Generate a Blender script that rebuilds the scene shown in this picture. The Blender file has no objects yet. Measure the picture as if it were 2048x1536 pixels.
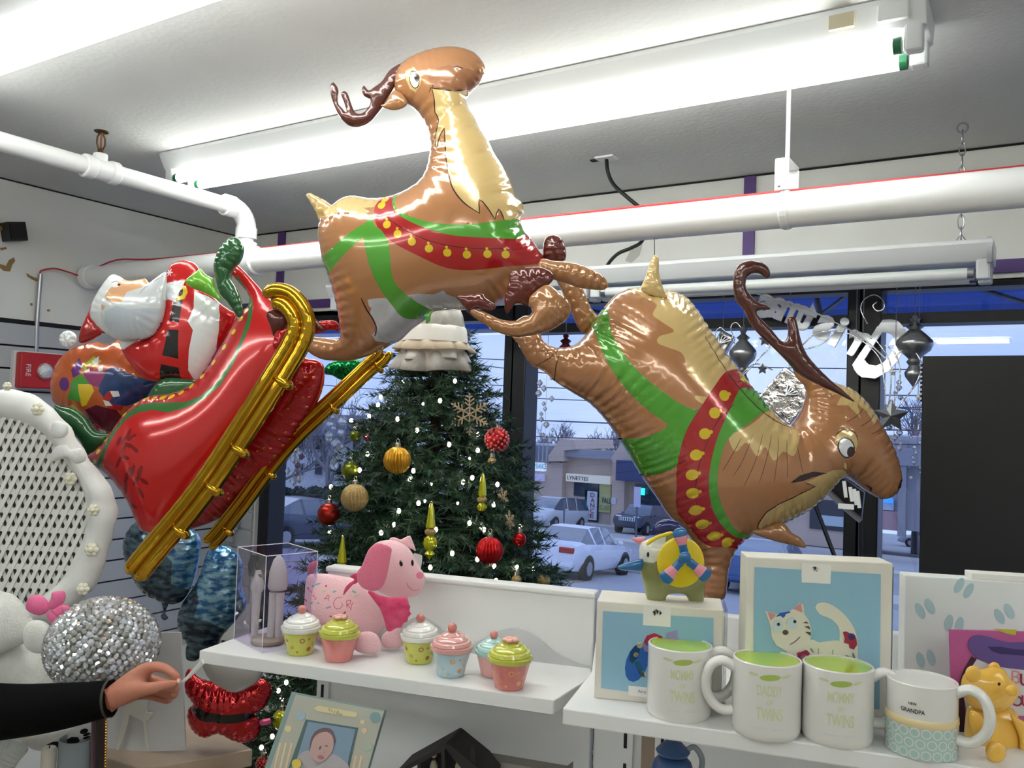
import bpy, bmesh, math, random
import numpy as np
from mathutils import Vector, Matrix, Euler
from mathutils import geometry as mgeo
from math import sin, cos, pi, radians, sqrt, atan2

SC = bpy.context.scene
COL = SC.collection
RNG = random.Random(7)

# ------------------------------------------------------------------ camera
FPX = 1700.0
def _basis(yaw, pit, rol):
    y, p, r = (radians(v) for v in (yaw, pit, rol))
    f0 = np.array([-sin(y), cos(y), 0.0]); r0 = np.array([cos(y), sin(y), 0.0]); u0 = np.array([0.0, 0, 1])
    f = cos(p)*f0 + sin(p)*u0; u = -sin(p)*f0 + cos(p)*u0
    return cos(r)*r0 + sin(r)*u, cos(r)*u - sin(r)*r0, f
CR, CU, CF = _basis(31.97, 2.1, 2.0)
CO = np.array([0.0, 0.0, 1.6])
cam_data = bpy.data.cameras.new('camera')
cam_data.sensor_width = 36.0
cam_data.lens = FPX/2048*36.0
cam_data.clip_start = 0.02; cam_data.clip_end = 500
camera = bpy.data.objects.new('camera', cam_data)
COL.objects.link(camera)
camera.matrix_world = Matrix(((CR[0], CU[0], -CF[0], CO[0]), (CR[1], CU[1], -CF[1], CO[1]), (CR[2], CU[2], -CF[2], CO[2]), (0, 0, 0, 1)))
SC.camera = camera

# ------------------------------------------------------------------ view
SC.view_settings.view_transform = 'Standard'
SC.view_settings.look = 'None'
SC.view_settings.gamma = 1.0
SC.view_settings.use_curve_mapping = False
SC.view_settings.exposure = 0.17
TUBE_POWER = 13.0        # emission of a lit fluorescent tube
SKY_POWER = 1.45

# measuring helpers: where a sight line of the photograph meets a depth or a plane of the room
def ray(x, y): return CF + CR*((x-1024)/FPX) - CU*((y-768)/FPX)
def P(x, y, d): return CO + ray(x, y)*d
def PY(x, y, Y): r = ray(x, y); return CO + r*(Y-CO[1])/r[1]
def PX(x, y, X): r = ray(x, y); return CO + r*(X-CO[0])/r[0]
def PZ(x, y, z): r = ray(x, y); return CO + r*(z-CO[2])/r[2]
def PP(x, y, o, n):      # plane through o with normal n
    r = ray(x, y); return CO + r*(np.dot(n, np.array(o)-CO)/np.dot(n, r))
def K(ox, oy, s, pts): return [(ox+a/s, oy+b/s) for a, b in pts]

# ------------------------------------------------------------------ materials
def lin(c):
    return tuple((v/255/12.92 if v/255 <= 0.04045 else ((v/255+0.055)/1.055)**2.4) for v in c)
_M = {}
def M(name, c=(200, 200, 200), rough=0.5, metal=0.0, spec=0.5, coat=0.0, emit=0.0, noise=0.0, nscale=8.0, c2=None, bump=0.0, bscale=40.0, trans=0.0, alpha=1.0, sheen=0.0, stretch=None, sub=0.0):
    """Principled material; c, c2 in sRGB 0-255; noise mixes c towards c2."""
    if name in _M: return _M[name]
    m = bpy.data.materials.new(name); m.use_nodes = True
    nt = m.node_tree; b = nt.nodes['Principled BSDF']
    col = lin(c) + (1,)
    b.inputs['Base Color'].default_value = col
    b.inputs['Roughness'].default_value = rough
    b.inputs['Metallic'].default_value = metal
    b.inputs['Specular IOR Level'].default_value = spec
    b.inputs['Coat Weight'].default_value = coat
    b.inputs['Coat Roughness'].default_value = 0.06
    b.inputs['Transmission Weight'].default_value = trans
    b.inputs['Alpha'].default_value = alpha
    b.inputs['Sheen Weight'].default_value = sheen
    if sub: b.inputs['Subsurface Weight'].default_value = sub; b.inputs['Subsurface Radius'].default_value = (.01, .005, .003)
    if emit:
        b.inputs['Emission Color'].default_value = col; b.inputs['Emission Strength'].default_value = emit
    src = None
    def coords():
        nonlocal src
        if src is None:
            t = nt.nodes.new('ShaderNodeTexCoord'); src = t.outputs['Object']
            if stretch:
                mp = nt.nodes.new('ShaderNodeMapping'); mp.inputs['Scale'].default_value = stretch
                nt.links.new(src, mp.inputs['Vector']); src = mp.outputs['Vector']
        return src
    if noise:
        n = nt.nodes.new('ShaderNodeTexNoise'); n.inputs['Scale'].default_value = nscale; n.inputs['Detail'].default_value = 5
        nt.links.new(coords(), n.inputs['Vector'])
        r = nt.nodes.new('ShaderNodeValToRGB')
        r.color_ramp.elements[0].position = 0.5-0.5*noise*0.6; r.color_ramp.elements[1].position = 0.5+0.5*noise*0.6
        r.color_ramp.elements[0].color = col; r.color_ramp.elements[1].color = lin(c2 or tuple(v*0.8 for v in c)) + (1,)
        nt.links.new(n.outputs['Fac'], r.inputs['Fac']); nt.links.new(r.outputs['Color'], b.inputs['Base Color'])
    if bump:
        n = nt.nodes.new('ShaderNodeTexNoise'); n.inputs['Scale'].default_value = bscale; n.inputs['Detail'].default_value = 4
        nt.links.new(coords(), n.inputs['Vector'])
        bp = nt.nodes.new('ShaderNodeBump'); bp.inputs['Strength'].default_value = bump; bp.inputs['Distance'].default_value = 0.01
        nt.links.new(n.outputs['Fac'], bp.inputs['Height']); nt.links.new(bp.outputs['Normal'], b.inputs['Normal'])
    _M[name] = m
    return m
def foil(name, c, metal=0.15, rough=0.16, coat=0.6):     # printed foil balloon skin
    return M(name, c, rough=rough, metal=metal, spec=0.6, coat=coat, bump=0.06, bscale=14)
def glass_mat(name, tint=(235, 242, 248), gloss=0.10, rough=0.0, fres=0.35):
    if name in _M: return _M[name]
    m = bpy.data.materials.new(name); m.use_nodes = True; nt = m.node_tree; nt.nodes.clear()
    o = nt.nodes.new('ShaderNodeOutputMaterial'); mx = nt.nodes.new('ShaderNodeMixShader'); t = nt.nodes.new('ShaderNodeBsdfTransparent')
    g = nt.nodes.new('ShaderNodeBsdfGlossy'); lw = nt.nodes.new('ShaderNodeLayerWeight'); ml = nt.nodes.new('ShaderNodeMath')
    t.inputs['Color'].default_value = lin(tint)+(1,); g.inputs['Roughness'].default_value = rough
    lw.inputs['Blend'].default_value = 0.15; ml.operation = 'MULTIPLY_ADD'; ml.inputs[1].default_value = fres; ml.inputs[2].default_value = gloss*0.35
    nt.links.new(lw.outputs['Fresnel'], ml.inputs[0]); nt.links.new(ml.outputs[0], mx.inputs['Fac'])
    nt.links.new(t.outputs[0], mx.inputs[1]); nt.links.new(g.outputs[0], mx.inputs[2]); nt.links.new(mx.outputs[0], o.inputs['Surface'])
    _M[name] = m
    return m

# ------------------------------------------------------------------ world: dusk sky with soft clouds
w = bpy.data.worlds.new('dusk_sky'); SC.world = w; w.use_nodes = True
nt = w.node_tree; nt.nodes.clear()
o = nt.nodes.new('ShaderNodeOutputWorld'); bg = nt.nodes.new('ShaderNodeBackground')
tc = nt.nodes.new('ShaderNodeTexCoord'); mp = nt.nodes.new('ShaderNodeMapping'); nz = nt.nodes.new('ShaderNodeTexNoise'); rp = nt.nodes.new('ShaderNodeValToRGB')
mp.inputs['Scale'].default_value = (1.2, 1.2, 5.0); nz.inputs['Scale'].default_value = 2.2; nz.inputs['Detail'].default_value = 6; nz.inputs['Distortion'].default_value = 0.4
rp.color_ramp.elements[0].position = 0.36; rp.color_ramp.elements[1].position = 0.66
rp.color_ramp.elements[0].color = lin((150, 174, 226))+(1,); rp.color_ramp.elements[1].color = lin((196, 211, 244))+(1,)
nt.links.new(tc.outputs['Generated'], mp.inputs['Vector']); nt.links.new(mp.outputs['Vector'], nz.inputs['Vector'])
nt.links.new(nz.outputs['Fac'], rp.inputs['Fac']); nt.links.new(rp.outputs['Color'], bg.inputs['Color']); nt.links.new(bg.outputs[0], o.inputs['Surface'])
bg.inputs['Strength'].default_value = SKY_POWER

# ------------------------------------------------------------------ objects
_loc = {}
def thing(name, label, cat, loc=(0, 0, 0), group=None, rotz=0.0, rot=None):
    o = bpy.data.objects.new(name, None); COL.objects.link(o)
    o.empty_display_size = 0.02
    o.location = Vector(loc); o.rotation_euler = rot if rot is not None else (0, 0, rotz)
    o['label'] = label; o['category'] = cat
    if group: o['group'] = group
    return o
def tag(o, label, cat, group=None, kind=None):
    o['label'] = label; o['category'] = cat
    if group: o['group'] = group
    if kind: o['kind'] = kind
    return o
def root_loc(o):
    while o.parent: o = o.parent
    return o.location
def dup(src, loc, rotz=None, label=None, rot=None, scale=None):
    r = src.copy(); COL.objects.link(r); r.location = Vector(loc)
    if rotz is not None: r.rotation_euler = (0, 0, rotz)
    if rot is not None: r.rotation_euler = rot
    if scale is not None: r.scale = scale if hasattr(scale, '__len__') else (scale,)*3
    if label: r['label'] = label
    for ch in list(src.children):
        c = ch.copy(); COL.objects.link(c); c.parent = r
        for g in list(ch.children):
            d = g.copy(); COL.objects.link(d); d.parent = c
    return r
def dupmat(r, table):   # give a copy its own colours: {material name: material}
    for o in [r]+[c for c in r.children_recursive]:
        if o.type == 'MESH' and any(m and m.name in table for m in o.data.materials):
            o.data = o.data.copy()
            for i, m in enumerate(o.data.materials):
                if m and m.name in table: o.data.materials[i] = table[m.name]

class MB:
    """collects geometry for one mesh object"""
    def __init__(s): s.v = []; s.f = []; s.m = []; s.cur = 0
    def mat(s, i): s.cur = i; return s
    def add(s, vs, fs, T=None):
        n = len(s.v)
        if T is not None: vs = [T @ Vector(v) for v in vs]
        s.v += [tuple(v) for v in vs]; s.f += [tuple(n+i for i in f) for f in fs]; s.m += [s.cur]*len(fs)
        return s
    def box(s, c, d, T=None):
        x, y, z = (v/2 for v in d); a, b, e = c
        vs = [(a+i*x, b+j*y, e+k*z) for k in (-1, 1) for j in (-1, 1) for i in (-1, 1)]
        return s.add(vs, [(0, 2, 3, 1), (4, 5, 7, 6), (0, 1, 5, 4), (2, 6, 7, 3), (0, 4, 6, 2), (1, 3, 7, 5)], T)
    def tube(s, pts, r, n=10, T=None, cap=True, closed=False, flat=None):
        pts = [Vector(p) for p in pts]; N = len(pts)
        rr = r if hasattr(r, '__len__') else [r]*N
        vs = []; ref = None
        for i, p in enumerate(pts):
            a = pts[(i-1) % N] if (closed or i > 0) else p; b = pts[(i+1) % N] if (closed or i < N-1) else p
            t = (b-a); t = t.normalized() if t.length > 1e-9 else Vector((0, 0, 1))
            if ref is None:
                ref = Vector((0, 0, 1)) if abs(t.z) < 0.9 else Vector((1, 0, 0))
            u = (ref - t*ref.dot(t))
            u = u.normalized() if u.length > 1e-6 else t.orthogonal().normalized()
            ref = u; v = t.cross(u)
            for k in range(n):
                an = 2*pi*k/n; vs.append(p + u*(cos(an)*rr[i]) + v*(sin(an)*rr[i]*(flat or 1)))
        fs = []
        for i in range(N if closed else N-1):
            j = (i+1) % N
            for k in range(n):
                k2 = (k+1) % n; fs.append((i*n+k, i*n+k2, j*n+k2, j*n+k))
        if cap and not closed:
            fs.append(tuple(range(n-1, -1, -1))); fs.append(tuple((N-1)*n+k for k in range(n)))
        return s.add(vs, fs, T)
    def lathe(s, prof, n=24, T=None, rib=None):
        """prof: [(r,z)...] round Z; rib(angle)->radius factor"""
        vs = []; fs = []; N = len(prof)
        for r, z in prof:
            for k in range(n):
                a = 2*pi*k/n; q = r*(rib(a) if rib else 1); vs.append((q*cos(a), q*sin(a), z))
        for i in range(N-1):
            for k in range(n):
                k2 = (k+1) % n; fs.append((i*n+k, i*n+k2, (i+1)*n+k2, (i+1)*n+k))
        if prof[0][0] > 1e-6: fs.append(tuple(range(n-1, -1, -1)))
        if prof[-1][0] > 1e-6: fs.append(tuple((N-1)*n+k for k in range(n)))
        return s.add(vs, fs, T)
    def ball(s, c, r, T=None, nu=16, nv=10):
        rx, ry, rz = r if hasattr(r, '__len__') else (r, r, r)
        vs = [(c[0], c[1], c[2]-rz)]; fs = []
        for i in range(1, nv):
            t = -pi/2+pi*i/nv
            for k in range(nu):
                a = 2*pi*k/nu; vs.append((c[0]+rx*cos(t)*cos(a), c[1]+ry*cos(t)*sin(a), c[2]+rz*sin(t)))
        vs.append((c[0], c[1], c[2]+rz)); L = len(vs)-1
        for k in range(nu):
            k2 = (k+1) % nu; fs.append((0, 1+k2, 1+k)); fs.append((L, L-nu+k, L-nu+k2))
            for i in range(nv-2):
                a = 1+i*nu; fs.append((a+k, a+k2, a+nu+k2, a+nu+k))
        return s.add(vs, fs, T)
    def prism(s, poly, h, T=None, z0=0.0):
        """2D polygon extruded along local Z from z0 to z0+h"""
        n = len(poly)
        area = sum(poly[i][0]*poly[(i+1) % n][1]-poly[(i+1) % n][0]*poly[i][1] for i in range(n))
        if area < 0: poly = poly[::-1]
        vs = [(x, y, z0) for x, y in poly]+[(x, y, z0+h) for x, y in poly]
        tri = mgeo.tessellate_polygon([[Vector((x, y, 0)) for x, y in poly]])
        fs = []
        for t in tri:
            a, b, c = t
            ar = (poly[b][0]-poly[a][0])*(poly[c][1]-poly[a][1])-(poly[c][0]-poly[a][0])*(poly[b][1]-poly[a][1])
            if ar < 0: a, c = c, a
            fs.append((c, b, a)); fs.append((a+n, b+n, c+n))
        fs += [(i, (i+1) % n, n+(i+1) % n, n+i) for i in range(n)]
        return s.add(vs, fs, T)
    def quad(s, a, b, c, d): return s.add([a, b, c, d], [(0, 1, 2, 3)])
    def build(s, name, mats, parent=None, world=False, smooth=None, bevel=0.0, subsurf=0, bseg=2, label=None):
        me = bpy.data.meshes.new(name)
        vs = s.v
        if world and parent is not None:
            l = root_loc(parent); vs = [(x-l[0], y-l[1], z-l[2]) for x, y, z in vs]
        me.from_pydata(vs, [], s.f)
        for m in (mats if isinstance(mats, (list, tuple)) else [mats]): me.materials.append(m)
        if any(s.m): me.polygons.foreach_set('material_index', s.m)
        if smooth is not None:
            me.polygons.foreach_set('use_smooth', [True]*len(s.f))
            if smooth < 179: me.set_sharp_from_angle(angle=radians(smooth))
        me.update()
        o = bpy.data.objects.new(name, me); COL.objects.link(o)
        if parent is not None: o.parent = parent
        if bevel:
            b = o.modifiers.new('bevel', 'BEVEL'); b.width = bevel; b.segments = bseg; b.limit_method = 'ANGLE'; b.angle_limit = radians(35)
            b.harden_normals = False
        if subsurf:
            b = o.modifiers.new('sub', 'SUBSURF'); b.levels = subsurf; b.render_levels = subsurf
        if label: o['label'] = label
        return o
def structure(o): o['kind'] = 'structure'; return o
def frameT(o, x, y, z=None):   # matrix from origin and axes
    x = Vector(x).normalized(); y = Vector(y); y = (y-x*x.dot(y)).normalized(); z = x.cross(y)
    return Matrix(((x[0], y[0], z[0], o[0]), (x[1], y[1], z[1], o[1]), (x[2], y[2], z[2], o[2]), (0, 0, 0, 1)))
def Tl(x, y, z): return Matrix.Translation((x, y, z))
def Rz(a): return Matrix.Rotation(a, 4, 'Z')
def Rx(a): return Matrix.Rotation(a, 4, 'X')
def Ry(a): return Matrix.Rotation(a, 4, 'Y')
def spline(pts, step=None, closed=True, k=6):
    """Catmull-Rom through 2D/3D points"""
    p = np.array(pts, float); n = len(p); out = []
    for i in range(n if closed else n-1):
        a, b, c, d = (p[(i-1) % n], p[i], p[(i+1) % n], p[(i+2) % n]) if closed else (p[max(i-1, 0)], p[i], p[i+1], p[min(i+2, n-1)])
        m = max(1, int(round(np.linalg.norm(c-b)/step))) if step else k
        for j in range(m):
            t = j/m; out.append(0.5*((2*b)+(-a+c)*t+(2*a-5*b+4*c-d)*t*t+(-a+3*b-3*c+d)*t**3))
    if not closed: out.append(p[-1])
    return np.array(out)
_txt = {}
def text_mesh(body, size=1.0, extrude=0.0, align='CENTER', bold=0.0, space=1.0):
    """plain lettering -> (verts, faces) in XY, baseline-centred"""
    cu = bpy.data.curves.new('t', 'FONT'); cu.body = body; cu.size = size; cu.extrude = extrude; cu.align_x = align; cu.align_y = 'CENTER'
    cu.offset = bold; cu.space_character = space; cu.resolution_u = 3
    ob = bpy.data.objects.new('t', cu); COL.objects.link(ob)
    bpy.context.view_layer.update()
    me = ob.to_mesh(); vs = [tuple(v.co) for v in me.vertices]; fs = [tuple(p.vertices) for p in me.polygons]
    ob.to_mesh_clear(); bpy.data.objects.remove(ob); bpy.data.curves.remove(cu)
    return vs, fs
WHITE = M('white_paint', (226, 226, 224), 0.55)
# ================================================================== BLOWN-UP SHAPES (foil balloons, plush toys, glazed figures)
def inside(px, py, poly):
    poly = np.asarray(poly, float); c = np.zeros(len(px), bool); n = len(poly); j = n-1
    for i in range(n):
        xi, yi = poly[i]; xj, yj = poly[j]
        if yi != yj:
            k = ((yi > py) != (yj > py)) & (px < (xj-xi)*(py-yi)/(yj-yi)+xi); c ^= k
        j = i
    return c
def stroke(pts, w):
    p = spline(pts, 9 if w > .1 else None, closed=False); d = np.gradient(p, axis=0); d /= np.linalg.norm(d, axis=1)[:, None]+1e-9
    n = np.stack([-d[:, 1], d[:, 0]], 1); t = np.linspace(0, 1, len(p))[:, None]; ww = w*(0.5+0.5*np.minimum(1, 6*np.minimum(t, 1-t)))
    return [tuple(a) for a in np.vstack([p+n*ww/2, (p-n*ww/2)[::-1]])]
def ell(x, y, rx, ry=None, a=0, n=14):
    ry = ry or rx; return [(x+rx*cos(t)*cos(a)-ry*sin(t)*sin(a), y+rx*cos(t)*sin(a)+ry*sin(t)*cos(a)) for t in np.linspace(0, 2*pi, n, endpoint=False)]
def smooth_poly(pts, step=8): return [tuple(a) for a in spline(pts, step)]
def solve_membrane(mask, n=500):
    u = np.zeros(mask.shape)
    h, w = mask.shape
    if min(h, w) > 24:
        m2 = mask[:h//2*2, :w//2*2].reshape(h//2, 2, w//2, 2).mean((1, 3)) > 0.5
        u2 = solve_membrane(m2, n)*4
        u[:h//2*2, :w//2*2] = np.kron(u2, np.ones((2, 2)))
        u *= mask; n = 60
    yy, xx = np.indices(mask.shape); om = 1.7
    for it in range(n):
        for par in (0, 1):
            s = np.zeros_like(u); s[1:] += u[:-1]; s[:-1] += u[1:]; s[:, 1:] += u[:, :-1]; s[:, :-1] += u[:, 1:]
            k = mask & (((xx+yy) & 1) == par); u[k] += om*((s[k]+1)/4-u[k])
    return u
def balloon(name, outline, mats, parent, d0, regions=(), o_px=None, tilt=(0.0, 0.0), thick=0.9, space=6.0, wr=0.22, wl=17.0, wd=16.0, sm=True, seed=1, maxh=None, fin=2.0):
    """a flat-cut foil shape blown up: outline and printed areas measured on the photograph, stood up at its own distance"""
    rs = np.random.RandomState(seed)
    ol = spline(outline, space*0.9) if sm else np.array(outline, float)
    cx, cy = o_px or ol.mean(0)
    O = P(cx, cy, d0); N = -CF + CR*tilt[0] + CU*tilt[1]; N = N/np.linalg.norm(N)
    seg = np.linalg.norm(np.roll(ol, -1, 0)-ol, axis=1); S = np.concatenate([[0], np.cumsum(seg)])[:-1]; total = seg.sum()
    mn = ol.min(0)-2; mx = ol.max(0)+2
    # membrane height field
    cell = max((mx-mn).max()/170, 1.0); gw = int((mx[0]-mn[0])/cell)+3; gh = int((mx[1]-mn[1])/cell)+3
    gx = mn[0]+(np.arange(gw)-.5)*cell; gy = mn[1]+(np.arange(gh)-.5)*cell
    GX, GY = np.meshgrid(gx, gy); mask = inside(GX.ravel(), GY.ravel(), ol).reshape(GX.shape)
    u = solve_membrane(mask)*cell*cell
    # points
    pts = [tuple(p) for p in ol]; n0 = len(pts); edges = [(i, (i+1) % n0) for i in range(n0)]
    con = [ol]
    for mi, poly in regions:
        poly = np.array(poly, float); b = len(pts)
        q = []
        for i in range(len(poly)):
            a, c = poly[i], poly[(i+1) % len(poly)]; m = max(1, int(np.linalg.norm(c-a)/(space*1.2)))
            q += [a+(c-a)*j/m for j in range(m)]
        q = np.array(q); pts += [tuple(v) for v in q]; edges += [(b+i, b+(i+1) % len(q)) for i in range(len(q))]; con.append(q)
    con = np.vstack(con)
    def nearest(p, arr):
        out = np.empty(len(p)); idx = np.empty(len(p), int)
        for i in range(0, len(p), 4000):
            dd = ((p[i:i+4000, None, :]-arr[None])**2).sum(2); k = dd.argmin(1); idx[i:i+4000] = k; out[i:i+4000] = np.sqrt(dd[np.arange(len(k)), k])
        return out, idx
    # rings set in from the seam, then a hexagonal fill
    tn = np.roll(ol, -1, 0)-np.roll(ol, 1, 0); tn /= np.linalg.norm(tn, axis=1)[:, None]+1e-9; nn = np.stack([-tn[:, 1], tn[:, 0]], 1)
    if not inside((ol+nn*.5)[:, 0], (ol+nn*.5)[:, 1], ol).mean() > .5: nn = -nn
    cand = [ol+nn*(space*f) for f in (.22, .6, 1.15)]
    ys = np.arange(mn[1], mx[1], space*.87); fill = []
    for i, y in enumerate(ys): fill.append(np.stack([np.arange(mn[0]+(i % 2)*space/2, mx[0], space), np.full(len(np.arange(mn[0]+(i % 2)*space/2, mx[0], space)), y)], 1))
    fill = np.vstack(fill)+rs.uniform(-.3, .3, (len(np.vstack(fill)), 2))
    keep = []
    for ci, c in enumerate(cand+[fill]):
        k = inside(c[:, 0], c[:, 1], ol); c = c[k]
        dd, _ = nearest(c, ol); c = c[dd > (space*(.18, .5, 1.0, 1.5)[ci])]
        if len(regions) and len(c):
            dd, _ = nearest(c, con[n0:]); c = c[dd > space*.42]
        keep.append(c)
    pts += [tuple(v) for c in keep for v in c]
    res = mgeo.delaunay_2d_cdt([Vector((float(a), float(b))) for a, b in pts], edges, [], 0, 1e-4)
    V = np.array([(v.x, v.y) for v in res[0]]); T = np.array([t for t in res[2] if len(t) == 3])
    cen = V[T].mean(1); k = inside(cen[:, 0], cen[:, 1], ol); T = T[k]; cen = cen[k]
    mid = np.zeros(len(T), int)
    for mi, poly in regions: mid[inside(cen[:, 0], cen[:, 1], poly)] = mi
    # heights
    dist, ib = nearest(V, ol); dmin = 2.2*cell
    push = np.where((dist < dmin)[:, None], ol[ib]+nn[ib]*dmin, V)
    fx = np.clip((push[:, 0]-gx[0])/cell, 0, gw-1.001); fy = np.clip((push[:, 1]-gy[0])/cell, 0, gh-1.001)
    ix = fx.astype(int); iy = fy.astype(int); ax = fx-ix; ay = fy-iy
    uu = u[iy, ix]*(1-ax)*(1-ay)+u[iy, ix+1]*ax*(1-ay)+u[iy+1, ix]*(1-ax)*ay+u[iy+1, ix+1]*ax*ay
    uu = np.where(dist < dmin, uu*np.maximum(dist, 0)/dmin, uu)
    h = np.sqrt(2*np.maximum(uu, 0))*thick
    if maxh: h = maxh*np.tanh(h/maxh)
    nw = max(5, int(total/wl)); ph = S/total*nw*2*pi
    wob = np.interp(S, np.linspace(0, total, nw//2+3), rs.uniform(-2.2, 2.2, nw//2+3)); am = np.interp(S, np.linspace(0, total, nw//2+3), rs.uniform(.15, 1.0, nw//2+3))
    wave = (0.5+0.5*np.cos(ph+wob))**2*am
    h = h*(1-wr*np.exp(-dist/wd)*wave[ib]*1.6)
    h[dist < 1e-3] = 0
    # to 3D: points of the cutting plane, then out on both sides
    rr = CF[None]+CR[None]*((V[:, :1]-1024)/FPX)-CU[None]*((V[:, 1:]-768)/FPX)
    t = np.dot(N, O-CO)/(rr@N); Q = CO+rr*t[:, None]
    hm = (h*d0/FPX)[:, None]*N[None]
    edge = h <= 1e-9
    nV = len(V); back = np.arange(nV)+nV; back[edge] = np.arange(nV)[edge]
    F1 = T.copy()
    a, b, c = (Q+hm)[F1[:, 0]], (Q+hm)[F1[:, 1]], (Q+hm)[F1[:, 2]]
    flip = (np.cross(b-a, c-a)@N) < 0; F1[flip] = F1[flip][:, ::-1]
    F2 = back[F1][:, ::-1]
    vs = np.vstack([Q+hm, Q-hm]); l = np.array(root_loc(parent))
    fs = np.vstack([F1, F2]); used = np.unique(fs); re = np.full(len(vs), -1); re[used] = np.arange(len(used))
    me = bpy.data.meshes.new(name)
    me.from_pydata((vs[used]-l).tolist(), [], re[fs].tolist())
    for m in mats: me.materials.append(m)
    me.polygons.foreach_set('material_index', np.concatenate([mid, mid]).astype(np.int32)); me.polygons.foreach_set('use_smooth', [True]*len(fs)); me.update()
    o = bpy.data.objects.new(name, me); COL.objects.link(o); o.parent = parent
    return o
def tubeP(pts, r, n=10):     # pts (x, y, depth) along the photograph, r metres
    return [tuple(P(*p)) for p in spline(pts, closed=False, k=5)]

# ================================================================== ROOM
XL, XR, YF, YB, ZC = -3.55, 3.4, 2.97, -4.2, 2.48
m_wall = M('wall_paint', (238, 238, 233), 0.7, noise=0.5, nscale=2.0, c2=(230, 229, 223))
m_ceil = M('ceiling_paint', (218, 218, 216), 0.8, noise=0.4, nscale=1.5, c2=(211, 211, 210), bump=0.15, bscale=60)
m_black = M('black_metal', (14, 15, 20), 0.4)
m_purple = M('purple_paint', (88, 58, 126), 0.5)
m_slat = M('slatwall_laminate', (178, 181, 186), 0.45)
m_dark = M('dark_gap', (18, 18, 20), 0.8)
m_pipe = M('pipe_paint', (246, 246, 246), 0.3, bump=0.05, bscale=30)
m_fix = M('fixture_enamel', (226, 228, 230), 0.35)
m_steel = M('galvanised_steel', (170, 172, 176), 0.3, metal=0.9)

def wallbox(name, x0, x1, y0, y1, z0, z1, m, parent=None):
    b = MB().box(((x0+x1)/2, (y0+y1)/2, (z0+z1)/2), (x1-x0, y1-y0, z1-z0)).build(name, m, parent)
    return b if parent else structure(b)
floor = wallbox('floor', XL-.1, XR+.1, YB-.1, YF+.12, -.1, 0, M('floor_vinyl', (150, 140, 125), 0.5, noise=.6, nscale=3, c2=(130, 122, 110)))
ceiling = wallbox('ceiling', XL-.1, XR+.1, YB-.1, YF+.12, ZC, ZC+.1, m_ceil)
wall_left = wallbox('wall_left', XL-.1, XL, YB, YF+.12, 0, ZC, m_wall)
wall_right = wallbox('wall_right', XR, XR+.1, YB, YF+.12, 0, ZC, m_wall)
wall_back = wallbox('wall_back', XL, XR, YB-.1, YB, 0, ZC, m_wall)
mb = MB()
mb.box(((XL+XR)/2, YF+.06, (2.065+ZC)/2), (XR-XL, .12, ZC-2.065)).box(((XL+XR)/2, YF+.06, .2), (XR-XL, .12, .4)).box((XL+.1, YF+.06, 1.2), (.2, .12, 1.8))
wall_front = structure(mb.build('wall_front', m_wall))
# slat boards on the left wall: each a board of its own, grooves between
for i in range(16):
    z1 = 1.90-i*.0925; h = .0845
    MB().box((XL+.009, -.2, z1-h/2), (.018, 6.3, h)).build('slat', m_slat, wall_left)
MB().box((XL+.004, -.2, 1.2), (.006, 6.3, 1.44)).build('groove_backing', m_dark, wall_left)
for i in range(7):
    z1 = 1.25-i*.0925
    MB().box((XL+.1, YF-.007, z1-.042), (.19, .014, .0845)).build('slat', m_slat, wall_front)
# dark caulk gap under the ceiling, purple stripes
structure(wallbox('trim_1', XL, XL+.006, -2, YF, ZC-.005, ZC-.0005, m_dark))
structure(wallbox('trim_2', XL, XR, YF-.008, YF, ZC-.006, ZC-.001, m_dark))
structure(wallbox('trim_3', -.905, -.865, YF-.012, YF, 2.12, ZC-.006, m_purple))
structure(wallbox('trim_4', -3.26, -3.215, YF-.012, YF, 2.12, ZC-.006, m_purple))
structure(wallbox('trim_5', XL, XR, YF-.014, YF, 2.085, 2.125, m_purple))
structure(wallbox('trim_6', .40, .44, YF-.012, YF, 2.12, ZC-.006, m_purple))
# shop windows
m_pane = glass_mat('window_glass', (244, 247, 252), 0.16)
bays = [(-3.32, -1.86), (-1.86, -.515), (-.515, .85), (.85, 2.2), (2.2, 3.35)]
for i, (a, b) in enumerate(bays):
    n = i+1
    fr = MB()
    fr.box((a+.035, YF+.05, 1.22), (.07, .11, 1.69)).box((b-.01, YF+.05, 1.22), (.05, .11, 1.69))
    fr.box(((a+b)/2, YF+.05, .40), (b-a, .11, .05))
    wn = structure(fr.build('window_%d' % n, m_black, bevel=.004))
    zt = 1.955 if i else 2.03
    MB().box(((a+b)/2, YF+.05, zt), (b-a, .10, .035 if i else .07)).build('transom_bar', m_black, wn)
    MB().box(((a+b)/2, YF+.05, 2.058), (b-a, .10, .022)).build('head_rail', m_black, wn)
    MB().box(((a+b)/2, YF+.07, 1.18), (b-a-.08, .004, 1.52)).build('pane', m_pane, wn)
    if i: MB().box(((a+b)/2, YF+.07, 2.01), (b-a-.08, .004, .085)).build('transom_pane', m_pane, wn)
structure(MB().box((-3.39, YF+.03, 1.2), (.075, .05, 1.7)).build('trim_7', M('grey_white_jamb', (214, 218, 226), .5)))

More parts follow.
